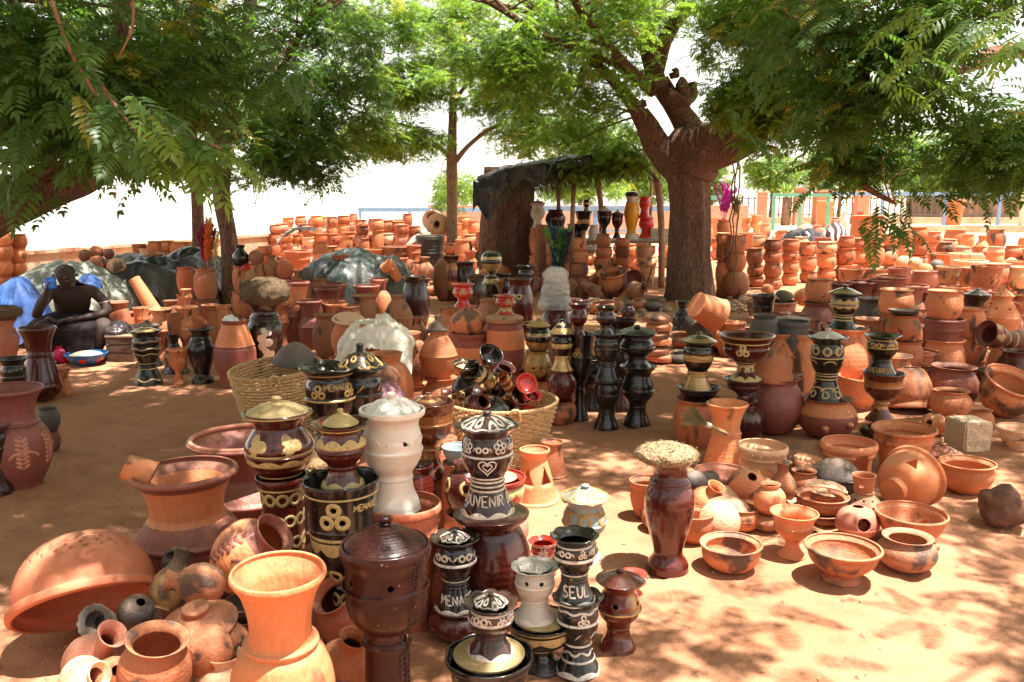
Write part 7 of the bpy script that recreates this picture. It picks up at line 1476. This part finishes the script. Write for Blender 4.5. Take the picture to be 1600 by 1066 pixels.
# ropes hanging from the big bough
rp = empty('rope', (at(1142, 460, D0-.35).x, D0-.35, 0)); rm = plain('rope', (.17, .11, .06), .9, .5, 80)
for k, (dx, z0_, z1_) in enumerate(((0, .45, 2.35), (.05, .25, 2.3), (-.04, .7, 2.35))):
    mb = MB(); mb.tube([Vector((dx+.02*math.sin(q*4+k), .015*math.cos(q*5+k), z1_+(z0_-z1_)*q/10)) for q in range(11)], .012, 5); link('strand', mb.me('strand'), rm, rp)
mb = MB(); mb.tube(crom([(-.03, 0, 1.5), (.06, -.03, 1.45), (.0, .03, 1.4), (.05, 0, 1.33)], 4), .03, 7, True, .4); link('knot', mb.me('knot'), rm, rp); tag(rp, 'knotted old ropes dangling from the big bough', 'rope')
def plume(name, px, py, D, z0, hgt, cols, label, seed, spread=.5, n=6, size_=.05, cat='plumes'):
    rnd = random.Random(seed); a = at(px, py, D); o = empty(name, (a.x, D, z0))
    for c_i in range(n):
        mt = plain(name+'_dye', cols[c_i % len(cols)], .7, .2, 30); az = rnd.uniform(0, 2*PI); le = rnd.uniform(.15, spread); tip = Vector((math.cos(az)*le, math.sin(az)*le*.6, 1)).normalized()*hgt*rnd.uniform(.75, 1.05); mb = MB()
        mb.tube([Vector((0, 0, -.1)), tip*.5, tip], .003, 4, False)
        for k in range(120):
            q = rnd.uniform(.2, 1); p = tip*q; b = rnd.uniform(0, 2*PI); d = (Vector((math.cos(b), math.sin(b), .9))+tip.normalized()*.6).normalized()*size_*rnd.uniform(.7, 1.3); s_ = d.cross(Vector((rnd.uniform(-1, 1), rnd.uniform(-1, 1), .3))).normalized()*size_*.11
            mb.add([p, p+d*.5+s_, p+d, p+d*.5-s_], [(0, 1, 2, 3)])
        link('plume', mb.me('plume', False), mt, o)
    tag(o, label, cat); return o
plume('dyed_plumes', 323, 420, 10.2, REG['fl']['top'], .56, [(.35, .01, .12), (.12, .01, .05), (.6, .12, .02), (.5, .3, .03), (.25, .01, .08)], 'tall bunch of magenta and orange dyed plumes', 3, .28, 10, .07)
plume('dyed_plumes', 334, 410, 10.4, REG['fl']['top'], .50, [(.55, .38, .03)], 'small bunch of yellow dyed plumes beside magenta ones', 4, .2, 2)
plume('dyed_plumes', 1131, 340, 14.4, zat(342, 14.4), .56, [(.55, .02, .36), (.6, .03, .42)], 'bright magenta plumes in pot right of the big trunk', 5, .6, 8, .07)
plume('dyed_plumes', 1150, 330, 15.3, zat(345, 15.3), .5, [(.5, .42, .05), (.3, .25, .04)], 'dry yellow grass plumes by the hanging rope', 6, .35, 3)
pot('stackpot', 1131, 372, 344, 22, 'tc', 'terracotta pot holding the magenta plumes', D=14.4)
plume('fern_bunch', 872, 440, 13.8, zat(445, 13.8), .9, [(.02, .10, .05), (.03, .05, .14), (.04, .18, .06), (.02, .12, .10), (.12, .03, .10)], 'dark green and blue artificial foliage bunch before posts', 8, .35, 11, .11, 'foliage')
plume('fern_bunch', 872, 395, 13.7, zat(400, 13.7), .45, [(.16, .32, .05), (.20, .36, .07)], 'bright green fern tuft above the dark foliage bunch', 9, .9, 9, .08, 'foliage')
plume('dyed_plumes', 782, 445, 8.7, zat(458, 8.7), .12, [(.5, .12, .02), (.35, .38, .2)], 'small orange flowers behind the gold vase', 10, .9, 5, .035, 'flowers')
# brush lying behind the hourglass vase
br = empty('grass_whisk', at(1108, 665, 4.85)); br.rotation_euler = (.2, math.radians(-62), 0)
mb = MB(); rnd = random.Random(5)
for k in range(160):
    a, q = rnd.uniform(0, 2*PI), rnd.random()**.5; d = Vector((math.cos(a)*q*.07, math.sin(a)*q*.07, .15)); mb.tube([Vector((0, 0, 0)), d*.5+Vector((0, 0, .01)), d], .0012, 3, False)
link('bristles', mb.me('bristles'), plain('dry_grass', (.23, .20, .09), .9), br)['kind'] = 'stuff'
mb = MB(); mb.tube([(0, 0, -.01), (0, 0, .02)], .016, 10); link('binding', mb.me('binding'), plain('binding_cord', (.55, .5, .42), .8), br)
mb = MB(); mb.tube([(0, 0, -.12), (0, 0, 0)], .012, 8); link('handle', mb.me('handle'), plain('dry_stalks', (.25, .18, .08), .9), br); tag(br, 'grass whisk brush lying behind the orange hourglass vase', 'brush')
# rock, brick, kettle, basin, crate
def rock(px, yb, w, h, mat, label, seed, cat='rock', D=None, name='rock', z0=0):
    D = D or depth(yb); me = bpy.data.meshes.new(name); bm = bmesh.new(); bmesh.ops.create_icosphere(bm, subdivisions=4 if w > 40 else 2, radius=1); R = size(w, D)/2
    for v in bm.verts:
        q = v.co.copy(); k = 1+.22*noise.noise(q*1.3+Vector((seed, 0, 0)))+.10*noise.noise(q*3+Vector((seed, 3, 0)))+.05*noise.noise(q*8)
        c_ = noise.cell(q*1.6+Vector((seed, 0, 0)))*.08; v.co = Vector((q.x*R*(k+c_), q.y*R*k, (q.z*k)*R*h))
    bm.to_mesh(me); bm.free(); me.polygons.foreach_set('use_smooth', [True]*len(me.polygons)); zmin = min(v.co.z for v in me.vertices)
    o = link(name, me, mat, None, (at(px, yb, D).x, D, z0-zmin-.01)); tag(o, label, cat); return o
M['laterite'] = plain('laterite', (.14, .060, .038), .95, 1.0, 16, .45)
rock(1563, 822, 66, 1.0, M['laterite'], 'rough dark brown laterite rock on the sunlit ground', 3)
M['stone'] = plain('pale_stones', (.34, .23, .15), .95, .7, 9, .35)
rnd = random.Random(9); mb = MB()
for i in range(150):
    x, y = (rnd.uniform(1105, 1215), rnd.uniform(462, 490)) if i % 2 else (rnd.uniform(910, 1048), rnd.uniform(468, 502))
    c = at(x, y); R = size(rnd.uniform(5, 16), c.y)/2; bm = bmesh.new(); bmesh.ops.create_icosphere(bm, subdivisions=2, radius=1)
    mb.add([Vector((c.x+v.co.x*R*(1+.3*noise.noise(v.co*1.5+Vector((i, 0, 0)))), c.y+v.co.y*R, R*.35+v.co.z*R*.6*(1+.3*noise.noise(v.co*2+Vector((0, i, 0)))))) for v in bm.verts], [tuple(v.index for v in f.verts) for f in bm.faces]); bm.free()
o = link('rubble', mb.me('rubble', False), M['stone']); tag(o, 'pale rubble strewn round the foot of the big trunk', 'rubble', kind='stuff')
bk = at(1523, 706); mb = MB()
me = bpy.data.meshes.new('brick'); bm = bmesh.new(); bmesh.ops.create_cube(bm, size=1); bmesh.ops.bevel(bm, geom=bm.edges[:], offset=.05, segments=2, affect='EDGES'); bmesh.ops.subdivide_edges(bm, edges=bm.edges[:], cuts=4, use_grid_fill=True)
for v in bm.verts: v.co = v.co*(1+.05*noise.noise(v.co*3)); v.co.y += .04*noise.noise(v.co*7)
bm.to_mesh(me); bm.free(); me.polygons.foreach_set('use_smooth', [False]*len(me.polygons))
o = link('mud_brick', me, plain('mud_brick', (.60, .42, .28), .95, .9, 14, .2), None, (bk.x, bk.y+.1, .088), (0, 0, .18), (size(48, bk.y), .21, .19)); tag(o, 'pale square mud brick block standing in the sun at right', 'brick')
pb = at(132, 572); o = empty('basin', (pb.x, pb.y+.05, 0)); R = size(64, pb.y)/2
link('bowl', unit_mat('dish', 40, 4, None, plain('blue_enamel', (.02, .10, .28), .3, 0, 5, .1)), None, o, scale=(R, R, .115))
S = Surf('dish', R, .115); mb = MB()
for k in range(6):
    t0 = 2*PI*k/6+.2; patch(mb, S, t0, .055, lambda b: .028, .0015)
link('painted_petals', mb.me('painted_petals'), plain('red_enamel', (.55, .02, .02), .3, 0, 5, .1), o)
cl = mesh('shelled_food', *(lambda L: ([v.co for v in L.vertices], [tuple(p.vertices) for p in L.polygons]))(unit('domelid', 28, 3))); link('contents', cl, plain('pale_contents', (.5, .42, .3), .8, .8, 30, .5), o, (0, 0, .085), scale=(R*.8, R*.8, .05))
tag(o, 'blue and red enamel basin with pale contents before the woman', 'basin')
pk = at(93, 569); o = empty('kettle', (pk.x, pk.y+.05, 0)); R = size(26, pk.y)/2
link('body', unit_mat('urn', 32, 4, None, M['magenta']), None, o, scale=(R, R, .17)); mb = MB(); mb.tube([(-R*.8, 0, .08), (-R*1.2, 0, .13), (-R*1.4, 0, .165)], [.018, .013, .01], 8); link('spout', mb.me('spout'), M['magenta'], o)
mb = MB(); mb.tube(crom([(-R*.5, 0, .15), (-R*.4, 0, .22), (R*.4, 0, .22), (R*.5, 0, .15)], 5), .007, 8); link('handle', mb.me('handle'), M['magenta'], o); tag(o, 'magenta plastic kettle on the ground beside the basin', 'kettle')
pc = at(186, 567); o = empty('crate', (pc.x, pc.y+.22, 0)); w_, d_, h_ = size(42, pc.y), .36, .24
for k in range(3):
    for s_ in (-1, 1):
        mb = MB(); mb.box((0, s_*d_/2, .045+k*.08), (w_, .014, .07), jit=.002); link('slat', mb.me('slat', False), plain('crate_wood', (.10, .055, .035), .9, .4, 20), o)
        mb = MB(); mb.box((s_*w_/2, 0, .045+k*.08), (.014, d_-.02, .07), jit=.002); link('slat', mb.me('slat', False), M['wood'], o)
mb = MB(); mb.box((0, 0, .243), (w_+.02, d_+.02, .014)); link('lid_board', mb.me('lid_board', False), M['wood'], o); tag(o, 'low dark wooden crate right of the seated woman', 'crate')
cloth_heap(186, 530, pc.y+.22, 40, .11, .15, M['tarp_black'], 'black plastic bag lying on the wooden crate', 41, 'plastic bag', z0=.25)
# ================================================================ seated woman
def skin_body(name, verts, edges, radii, mat, parent, sub=2):
    me = bpy.data.meshes.new(name); me.from_pydata(verts, edges, []); o = bpy.data.objects.new(name, me); COL.objects.link(o)
    md = o.modifiers.new('s', 'SKIN'); md.use_smooth_shade = True
    for i, r in enumerate(radii):
        me.skin_vertices[0].data[i].radius = r if hasattr(r, '__len__') else (r, r)
    me.skin_vertices[0].data[0].use_root = True
    o.modifiers.new('d', 'SUBSURF').levels = sub; dg = bpy.context.evaluated_depsgraph_get(); dg.update()
    m2 = bpy.data.meshes.new_from_object(o.evaluated_get(dg)); bpy.data.objects.remove(o); m2.name = name
    for p in m2.polygons: p.use_smooth = True
    m2.materials.clear(); return link(name, m2, mat, parent)
wd = depth(566)+.42; wx = at(119, 566, wd).x; wo = empty('person', (wx, wd, 0), (0, 0, -math.atan2(wx, wd))); wo.scale = (1.14, 1.05, .93)
SK = plain('dark_skin', (.045, .022, .015), .75, .15, 40, .12)
Vb = []; Eb = []; Rb = []
def chain(pts, parent=None):
    prev = parent
    for p, r in pts:
        Vb.append(p); Rb.append(r); i = len(Vb)-1
        if prev is not None: Eb.append((prev, i))
        prev = i
    return prev
pel = chain([((0, .05, .30), (.17, .13))]); wa = chain([((0, .02, .42), (.145, .115)), ((.01, -.06, .56), (.155, .12)), ((.015, -.13, .68), (.165, .10))], pel)
nk = chain([((.0, -.19, .745), (.055, .055))], wa)
hd = chain([((-.015, -.25, .80), (.066, .072)), ((-.03, -.275, .865), (.082, .090)), ((-.03, -.265, .935), (.074, .080)), ((-.028, -.25, .97), (.035, .04))], nk)
# right arm (picture left): elbow on knee, forearm up, hand at the mug
ra = chain([((-.15, -.14, .70), (.062, .06)), ((-.23, -.24, .585), (.050, .048)), ((-.27, -.34, .47), (.042, .042)), ((-.235, -.40, .57), (.036, .036)), ((-.185, -.42, .685), (.025, .027)), ((-.17, -.42, .735), (.034, .020)), ((-.165, -.42, .77), (.03, .016))], wa)
# left arm (picture right): along thigh, forearm across the lap
la = chain([((.17, -.13, .69), (.066, .062)), ((.26, -.17, .57), (.052, .05)), ((.27, -.26, .47), (.044, .044)), ((.15, -.36, .455), (.036, .036)), ((.03, -.41, .44), (.024, .026)), ((-.02, -.425, .435), (.036, .018)), ((-.05, -.43, .432), (.03, .014))], wa)
for s_ in (-1, 1):
    chain([((s_*.12, -.06, .29), (.115, .10)), ((s_*.22, -.28, .36), (.092, .088)), ((s_*.24, -.42, .37), (.068, .068)), ((s_*.20, -.41, .20), (.055, .058)), ((s_*.17, -.38, .08), (.036, .038)), ((s_*.165, -.42, .035), (.038, .032)), ((s_*.17, -.52, .022), (.042, .020))], pel)
skin_body('body', Vb, Eb, Rb, SK, wo)
def hand(base, dirv, side, up, curl, name='fingers'):
    base, dirv, side, up = Vector(base), Vector(dirv).normalized(), Vector(side).normalized(), Vector(up).normalized(); mb = MB()
    for k, (o_, L_) in enumerate(((-.027, .066), (-.009, .076), (.009, .072), (.026, .056))):
        p = base+side*o_; pts = [p-dirv*.02]; d = dirv.copy()
        for j in range(3): d = (d+up*curl*.6).normalized(); p = p+d*L_/3; pts.append(p)
        mb.tube(crom(pts, 3), [.0095]*4+[.0088]*3+[.008]*2+[.006], 8)
    p = base+side*-.03-dirv*.035; mb.tube(crom([p, p-side*.022+dirv*.018+up*.008, p-side*.026+dirv*.042+up*.02], 4), [.011]*5+[.0095]*3+[.008], 8); link(name, mb.me(name), SK, wo)
hand((-.163, -.425, .775), (.05, -.05, 1), (.3, .9, 0), (.9, -.3, .1), .5); hand((-.06, -.432, .43), (-1, -.15, -.1), (0, -.9, .3), (0, -.2, -1), .45)
mb = MB()
Vh = []                                             # short hair cap
for j in range(13):
    f = PI*.52*j/12
    for i in range(24):
        t = 2*PI*i/24; q = Vector((math.sin(f)*math.cos(t), math.sin(f)*math.sin(t), math.cos(f))); k = 1+.05*noise.noise(q*6); Vh.append((-.03+q.x*.080*k, -.246+q.y*.086*k, .900+q.z*.086*k))
link('hair', mesh('hair', Vh, [(j*24+i, (j+1)*24+i, (j+1)*24+(i+1) % 24, j*24+(i+1) % 24) for j in range(12) for i in range(24)]), plain('black_hair', (.012, .010, .010), .8, 1, 60), wo)
for s_ in (-1, 1): mb = MB(); mb.tube([(-.03+s_*.078, -.262, .865), (-.03+s_*.09, -.255, .875), (-.03+s_*.086, -.25, .89)], [.008, .014, .008], 8); link('ear', mb.me('ear'), SK, wo)
mb = MB(); mb.tube(crom([(-.033, -.352, .885), (-.034, -.372, .86), (-.034, -.368, .85)], 3), [.009, .010, .012, .014, .015, .014, .012], 8); link('nose', mb.me('nose'), SK, wo)
mb = MB(); mb.tube(crom([(-.06, -.345, .825), (-.034, -.362, .823), (-.008, -.345, .825)], 4), [.004, .007, .009, .010, .010, .010, .009, .007, .004], 8); link('lips', mb.me('lips'), plain('lips', (.10, .03, .03), .5, 0), wo)
for s_ in (-1, 1): mb = MB(); mb.tube([(-.032+s_*.030, -.338, .878), (-.032+s_*.030, -.350, .878)], [.009, .006], 10); link('eye', mb.me('eye'), plain('eye_white', (.10, .08, .07), .4, 0), wo)
# wrap skirt stretched over the knees
Vs = []; ns, ms = 72, 22
for j in range(ms+1):
    f = j/ms
    for i in range(ns):
        t = 2*PI*i/ns; cx_, cy_ = math.cos(t), math.sin(t); front = max(0, -cy_)
        rx = .20+.16*min(1, f*2.2)-.06*max(0, f-.6)*2; ry = .17+.34*front*min(1, f*2.4)
        top = .40+.05*front*0; kz = .43 if front > 0 else .36
        rx *= min(1, .45+f*2.2); ry *= min(1, .45+f*2.2)
        z = .50-.10*min(1, f/.3)-(.28*max(0, f-.3)/.7)
        knee = .06*math.exp(-((abs(cx_*rx)-.22)/.08)**2)*front*math.exp(-((f-.3)/.22)**2)
        w = .012*math.sin(t*9+f*3)*f+.01*noise.noise(Vector((cx_*4, cy_*4, f*5)))
        Vs.append((cx_*(rx+w), -.02+cy_*(ry+w), z+knee))
link('skirt', mesh('skirt', Vs, [(j*ns+i, (j+1)*ns+i, (j+1)*ns+(i+1) % ns, j*ns+(i+1) % ns) for j in range(ms) for i in range(ns)]), plain('dark_cloth', (.022, .016, .018), .98, .8, 50, .4, Specular_IOR_Level=.1), wo)
mb = MB(); mb.tube([Vector((.262+.053*math.cos(t), -.175+.05*math.sin(t), .575+.012*math.cos(t))) for t in [2*PI*i/20 for i in range(21)]], .006, 6, False); link('arm_band', mb.me('arm_band'), M['gwht'], wo)
tag(wo, 'woman in dark wrap skirt seated low, one elbow on knee', 'person')
mgp = wo.matrix_basis @ Vector((-.135, -.43, .775)); mg = empty('mug', tuple(mgp), (math.radians(-14), math.radians(-16), 0)); link('cup', unit_mat('cup', 32, 4, None, M['bluemug']), None, mg, (0, 0, -.02), scale=(.056, .056, .105))
mb = MB(); mb.tube(crom([(-.05, 0, .065), (-.08, 0, .06), (-.08, 0, .015), (-.045, 0, .01)], 5), .006, 8); link('handle', mb.me('handle'), M['bluemug'], mg); tag(mg, 'bright blue plastic mug held up by the seated woman', 'mug')
mb = MB(); so = empty('stool', (wx, wd+.08, 0)); mb.tube([(0, 0, .17), (0, 0, .21)], .17, 24); link('seat', mb.me('seat'), M['wood'], so)
for k in range(3): mb = MB(); t = 2*PI*k/3; mb.tube([(.13*math.cos(t), .13*math.sin(t), 0), (.10*math.cos(t), .10*math.sin(t), .175)], .016, 8); link('leg', mb.me('leg'), M['wood'], so)
tag(so, 'low wooden stool under the seated woman', 'stool')
# ================================================================ far right: fences, pillars, yard
GP = plain('green_paint', (.10, .30, .20), .5, .2, 8, .15); BP = plain('blue_paint', (.16, .27, .42), .5, .2, 8, .15); IR = plain('dark_iron', (.10, .08, .07), .6, .2, 20)
def rail_fence(name, label, D, posts, mp, mr, y_top, mids=(), x0=None, x1=None, ybase=None, pr=.06):
    a = at(posts[0], 340, D); o = empty(name, (a.x, D, 0)); zt_ = zat(y_top, D)
    for x in posts: mb = MB(); mb.box((at(x, 340, D).x-a.x, 0, zt_/2), (pr*2, pr*2, zt_)); link('post', mb.me('post', False), mp, o)
    xs, xe = at(x0 or posts[0], 340, D).x-a.x, at(x1 or posts[-1], 340, D).x-a.x
    for z in (zt_,)+tuple(mids): mb = MB(); mb.box(((xs+xe)/2, -.002, z), (xe-xs, pr*2.4, .14 if z == zt_ else .05)); link('rail', mb.me('rail', False), mr, o)
    tag(o, label, 'fence'); return o
rail_fence('metal_railing', 'green painted frame railing beyond the sunny pots, right', 38, (1208, 1249, 1293), GP, GP, 305, (), 1206, 1295)
rail_fence('metal_railing', 'pale blue rail continuing the green railing to the right', 38.3, (1378, 1475, 1560), BP, BP, 303, (), 1296, 1580)
rail_fence('metal_railing', 'green post railing just right of the big trunk', 30, (1106,), GP, GP, 309, (), 1085, 1130)
rail_fence('metal_railing', 'blue rail seen under the shelter behind the table', 26, (870, 930, 1004), BP, BP, 326, (.5,), 820, 1060, pr=.07)
rail_fence('metal_railing', 'thin blue grey rail along the river behind sunlit stacks', 32, (563, 640, 700, 760), BP, BP, 328, (), 560, 860, pr=.04)
# iron picket fence with brick pillars
D = 46; a = at(1150, 330, D); o = empty('iron_fence', (a.x, D, 0)); zt_ = zat(306, D)
rg = MB()
xs, xe = 0, at(1600, 330, D).x-a.x; n = 0
x = xs
while x < xe:
    mb = MB(); mb.box((x, 0, zt_/2+.15), (.05, .05, zt_-.3)); link('picket', mb.me('picket', False), IR, o); x += .31; n += 1
for z in (.45, zt_-.12): mb = MB(); mb.box(((xs+xe)/2, -.03, z), (xe-xs, .04, .06)); link('rail', mb.me('rail', False), IR, o)
mb = MB(); mb.box(((xs+xe)/2, 0, .16), (xe-xs, .3, .34)); link('plinth', mb.me('plinth', False), M['plaster'], o); tag(o, 'long dark iron picket fence on a low plinth', 'fence')
bm_ = clay('brick_pillar', (.50, .24, .15), fire=0)
for i, (px, wv, yt_) in enumerate(((1247, 20, 297), (1282, 30, 300), (1345, 26, 301), (1190, 18, 302))):
    D = 44; a = at(px, 335, D); h_ = zat(yt_, D); w_ = size(wv, D); o = empty('brick_pillar', (a.x, D, 0)); mb = MB(); mb.box((0, 0, h_/2), (w_*.7, w_*.7, h_)); link('shaft', mb.me('shaft', False), bm_, o)
    mb = MB(); mb.box((0, 0, h_+.05), (w_, w_, .1)); mb.box((0, 0, h_-.12), (w_*.85, w_*.85, .07)); link('cap', mb.me('cap', False), bm_, o); tag(o, ['reddish brick pillar with cap below the agave', 'wide reddish brick pillar right of the first', 'reddish brick pillar half hidden by hanging leaves', 'slim reddish pillar left of the agave'][i], 'pillar')
pot('planter', 1490, 331, 297, 34, 'or', 'large terracotta planter tub beyond the fence at right', D=40, h=1.25)
pot('planter', 1290, 338, 303, 28, 'or', 'large terracotta planter tub behind green railing', D=41, h=1.2)
ag = at(1226, 300, 44); o = empty('agave', (ag.x, 43.6, 0)); mb = MB(); rnd = random.Random(3)
for k in range(46):
    t = rnd.uniform(0, 2*PI); e = rnd.uniform(.3, 1.4); d = Vector((math.cos(t)*math.cos(e), math.sin(t)*math.cos(e), math.sin(e))); s_ = d.cross(Vector((0, 0, 1))).normalized()*.05; L_ = rnd.uniform(.6, 1.0); b = Vector((0, 0, zat(308, 44)))
    mb.add([b-s_, b+s_, b+d*L_*.6+s_, b+d*L_*.6-s_, b+d*L_+Vector((0, 0, -.12))], [(0, 1, 2, 3), (3, 2, 4)])
link('blades', mb.me('blades', False), plain('agave_leaf', (.22, .34, .06), .5), o)['kind'] = 'stuff'; mb = MB(); mb.tube([(0, 0, 0), (0, 0, zat(308, 44))], [.25, .2], 10); link('stem', mb.me('stem'), M['bark2'], o); tag(o, 'spiky yellow green agave above a pillar', 'agave')
def bgtree(px, D, ytop, ybot, wpx, label, seed, key='b', n=260, s=1.6, tr=.10):
    a = at(px, 330, D); T = Vector((a.x, D, 0)); o = empty('garden_tree', T); zt_, zb_ = zat(ytop, D), zat(ybot, D); R = size(wpx, D)/2
    mb = MB(); mb.tube([Vector((0, 0, 0)), Vector((.05, 0, zb_*.7)), Vector((0, 0, (zt_+zb_)/2))], [tr*1.3, tr, tr*.5], 8); link('trunk', mb.me('trunk'), M['bark2'], o)
    P = crown_points([(Vector((a.x, D, (zt_+zb_)/2)), (R, R, (zt_-zb_)/2), n)], seed); crown(o, P, key, seed, s, T); tag(o, label, 'tree')
bgtree(1204, 48, 238, 300, 92, 'small round lime green tree far beyond the railing', 81, n=230)
bgtree(1310, 52, 215, 306, 150, 'bushy garden tree beyond fence behind hanging leaves', 82, n=380, s=1.9)
bgtree(1420, 55, 190, 312, 200, 'broad garden tree beyond fence right of centre boughs', 83, n=480, s=2)
bgtree(1560, 50, 180, 312, 170, 'garden tree beyond fence near the right edge', 84, n=420, s=2)
bgtree(905, 40, 255, 318, 150, 'green shrubby tree seen under the shelter roof', 85, n=300, s=1.4)
bgtree(1010, 46, 240, 322, 120, 'green tree seen through gap left of big trunk', 86, n=260, s=1.6)
bgtree(712, 40, 262, 322, 80, 'small pale tree behind the slender neem', 87, n=150, s=1.2)
bgtree(1110, 50, 250, 318, 60, 'distant tree just right of the big trunk', 88, n=120, s=1.6)
mb = MB(); mb.box((0, 0, .55), (12, .3, 1.1)); p = at(1010, 330, 34); o = link('garden_wall', mb.me('garden_wall', False), plain('pink_plaster', (.52, .24, .16), .9, .4, 6, .15), None, (p.x-2.2, 34, 0)); tag(o, 'reddish garden wall seen beneath the shelter', 'wall')
# building with black plastic at right edge
p = at(1560, 330, 58); o = empty('building', (p.x+4, 60, 0)); mb = MB(); mb.box((0, 0, 1.6), (16, 5, 3.2)); link('walls', mb.me('walls', False), plain('brown_wall', (.27, .16, .10), .9, .4, 3, .3), o)
mb = MB(); mb.box((0, 0, 3.3), (17, 6, .2)); link('roof', mb.me('roof', False), plain('tin_roof', (.35, .33, .30), .5, .3, 3), o)
V = [(-7.5+2.2*i/20, -2.6-.1*math.sin(i*1.3)-.1*noise.noise(Vector((i*.4, j*.4, 0))), 3.2-2.3*j/16) for j in range(17) for i in range(21)]
link('plastic_curtain', mesh('plastic_curtain', V, [(j*21+i, j*21+i+1, (j+1)*21+i+1, (j+1)*21+i) for j in range(16) for i in range(20)]), M['tarp_grey'], o); tag(o, 'low brown building with hanging plastic at right edge', 'building')
pp = at(1597, 335, 36); mb = MB(); mb.tube([(0, 0, 0), (0, 0, 3.6)], .10, 10); o = link('pole', mb.me('pole'), M['gwht'], None, (pp.x, 36, 0)); tag(o, 'thin white pole at the right edge', 'pole')
mb = wallbox((0, 0, 0), (9, 0, 0), -.05, .28, .4, 30); pq = at(1400, 345, 36); o = link('kerb', mb.me('kerb', False), M['plaster'], None, (pq.x, 36, 0)); o['kind'] = 'structure'
# black sheet and striped cloth among the back pots
c = at(1255, 378, 25); drape('plastic_sheet', c.x, 25, 1.3, 1.0, bumps((0, 0, 1, 1, zat(362, 25))), M['tarp_black'], 51, 'black plastic sheet over pots in the sunny back row', 'plastic sheet', 40, 30, .06)
def zebra():
    m, n, l, b = nt('striped_cloth'); tc = n.new('ShaderNodeTexCoord'); w = n.new('ShaderNodeTexWave'); w.inputs['Scale'].default_value = 2.2; w.inputs['Distortion'].default_value = 5; l.new(tc.outputs['Object'], w.inputs[0]); l.new(ramp(n, l, w.outputs[1], [(.45, (.05, .02, .02)), (.55, (.65, .5, .42))]), b.inputs['Base Color']); b.inputs['Roughness'].default_value = .8; return m
c = at(1307, 375, 24); drape('striped_cloth', c.x, 24, .75, .7, bumps((0, 0, 1, 1, zat(350, 24))), zebra(), 52, 'cloth with brown and white zebra stripes, back row', 'cloth', 40, 30, .03)
# ================================================================ litter on the ground
rnd = random.Random(4); mb = MB()
for k in range(5200):
    x, y = rnd.uniform(-4.5, 4.5), rnd.uniform(2, 11); z = gheight(x, y); s_ = rnd.choice([.002, .003, .004, .005, .009, .014])*rnd.uniform(.6, 1.2)
    V = [(x+s_*math.cos(q*PI/2+.3), y+s_*math.sin(q*PI/2+.3), z) for q in range(4)]+[(x+rnd.uniform(-.3, .3)*s_, y, z+s_*.8)]
    mb.add(V, [(0, 1, 4), (1, 2, 4), (2, 3, 4), (3, 0, 4)])
o = link('pebbles', mb.me('pebbles', False), plain('pebble', (.33, .17, .10), .95, .3, 20, .4)); tag(o, 'scattered grit and pebbles on the red earth', 'gravel', kind='stuff')
mb = MB()
for k in range(700):
    x, y = rnd.uniform(-4.5, 4.5), rnd.uniform(2.2, 12); z = gheight(x, y)+.004; a = rnd.uniform(0, 2*PI); L_ = rnd.uniform(.02, .045); d = Vector((math.cos(a), math.sin(a), 0)); s_ = Vector((-d.y, d.x, 0))*L_*.16
    p = Vector((x, y, z)); mb.add([p, p+d*L_*.4+s_+Vector((0, 0, .004)), p+d*L_*.4-s_+Vector((0, 0, .001)), p+d*L_+Vector((0, 0, .003))], [(0, 2, 1), (1, 2, 3)])
o = link('fallen_leaves', mb.me('fallen_leaves', False), plain('dry_leaf', (.34, .20, .08), .9, 0, 5, .5)); tag(o, 'dry fallen neem leaflets on the red earth', 'leaf litter', kind='stuff')
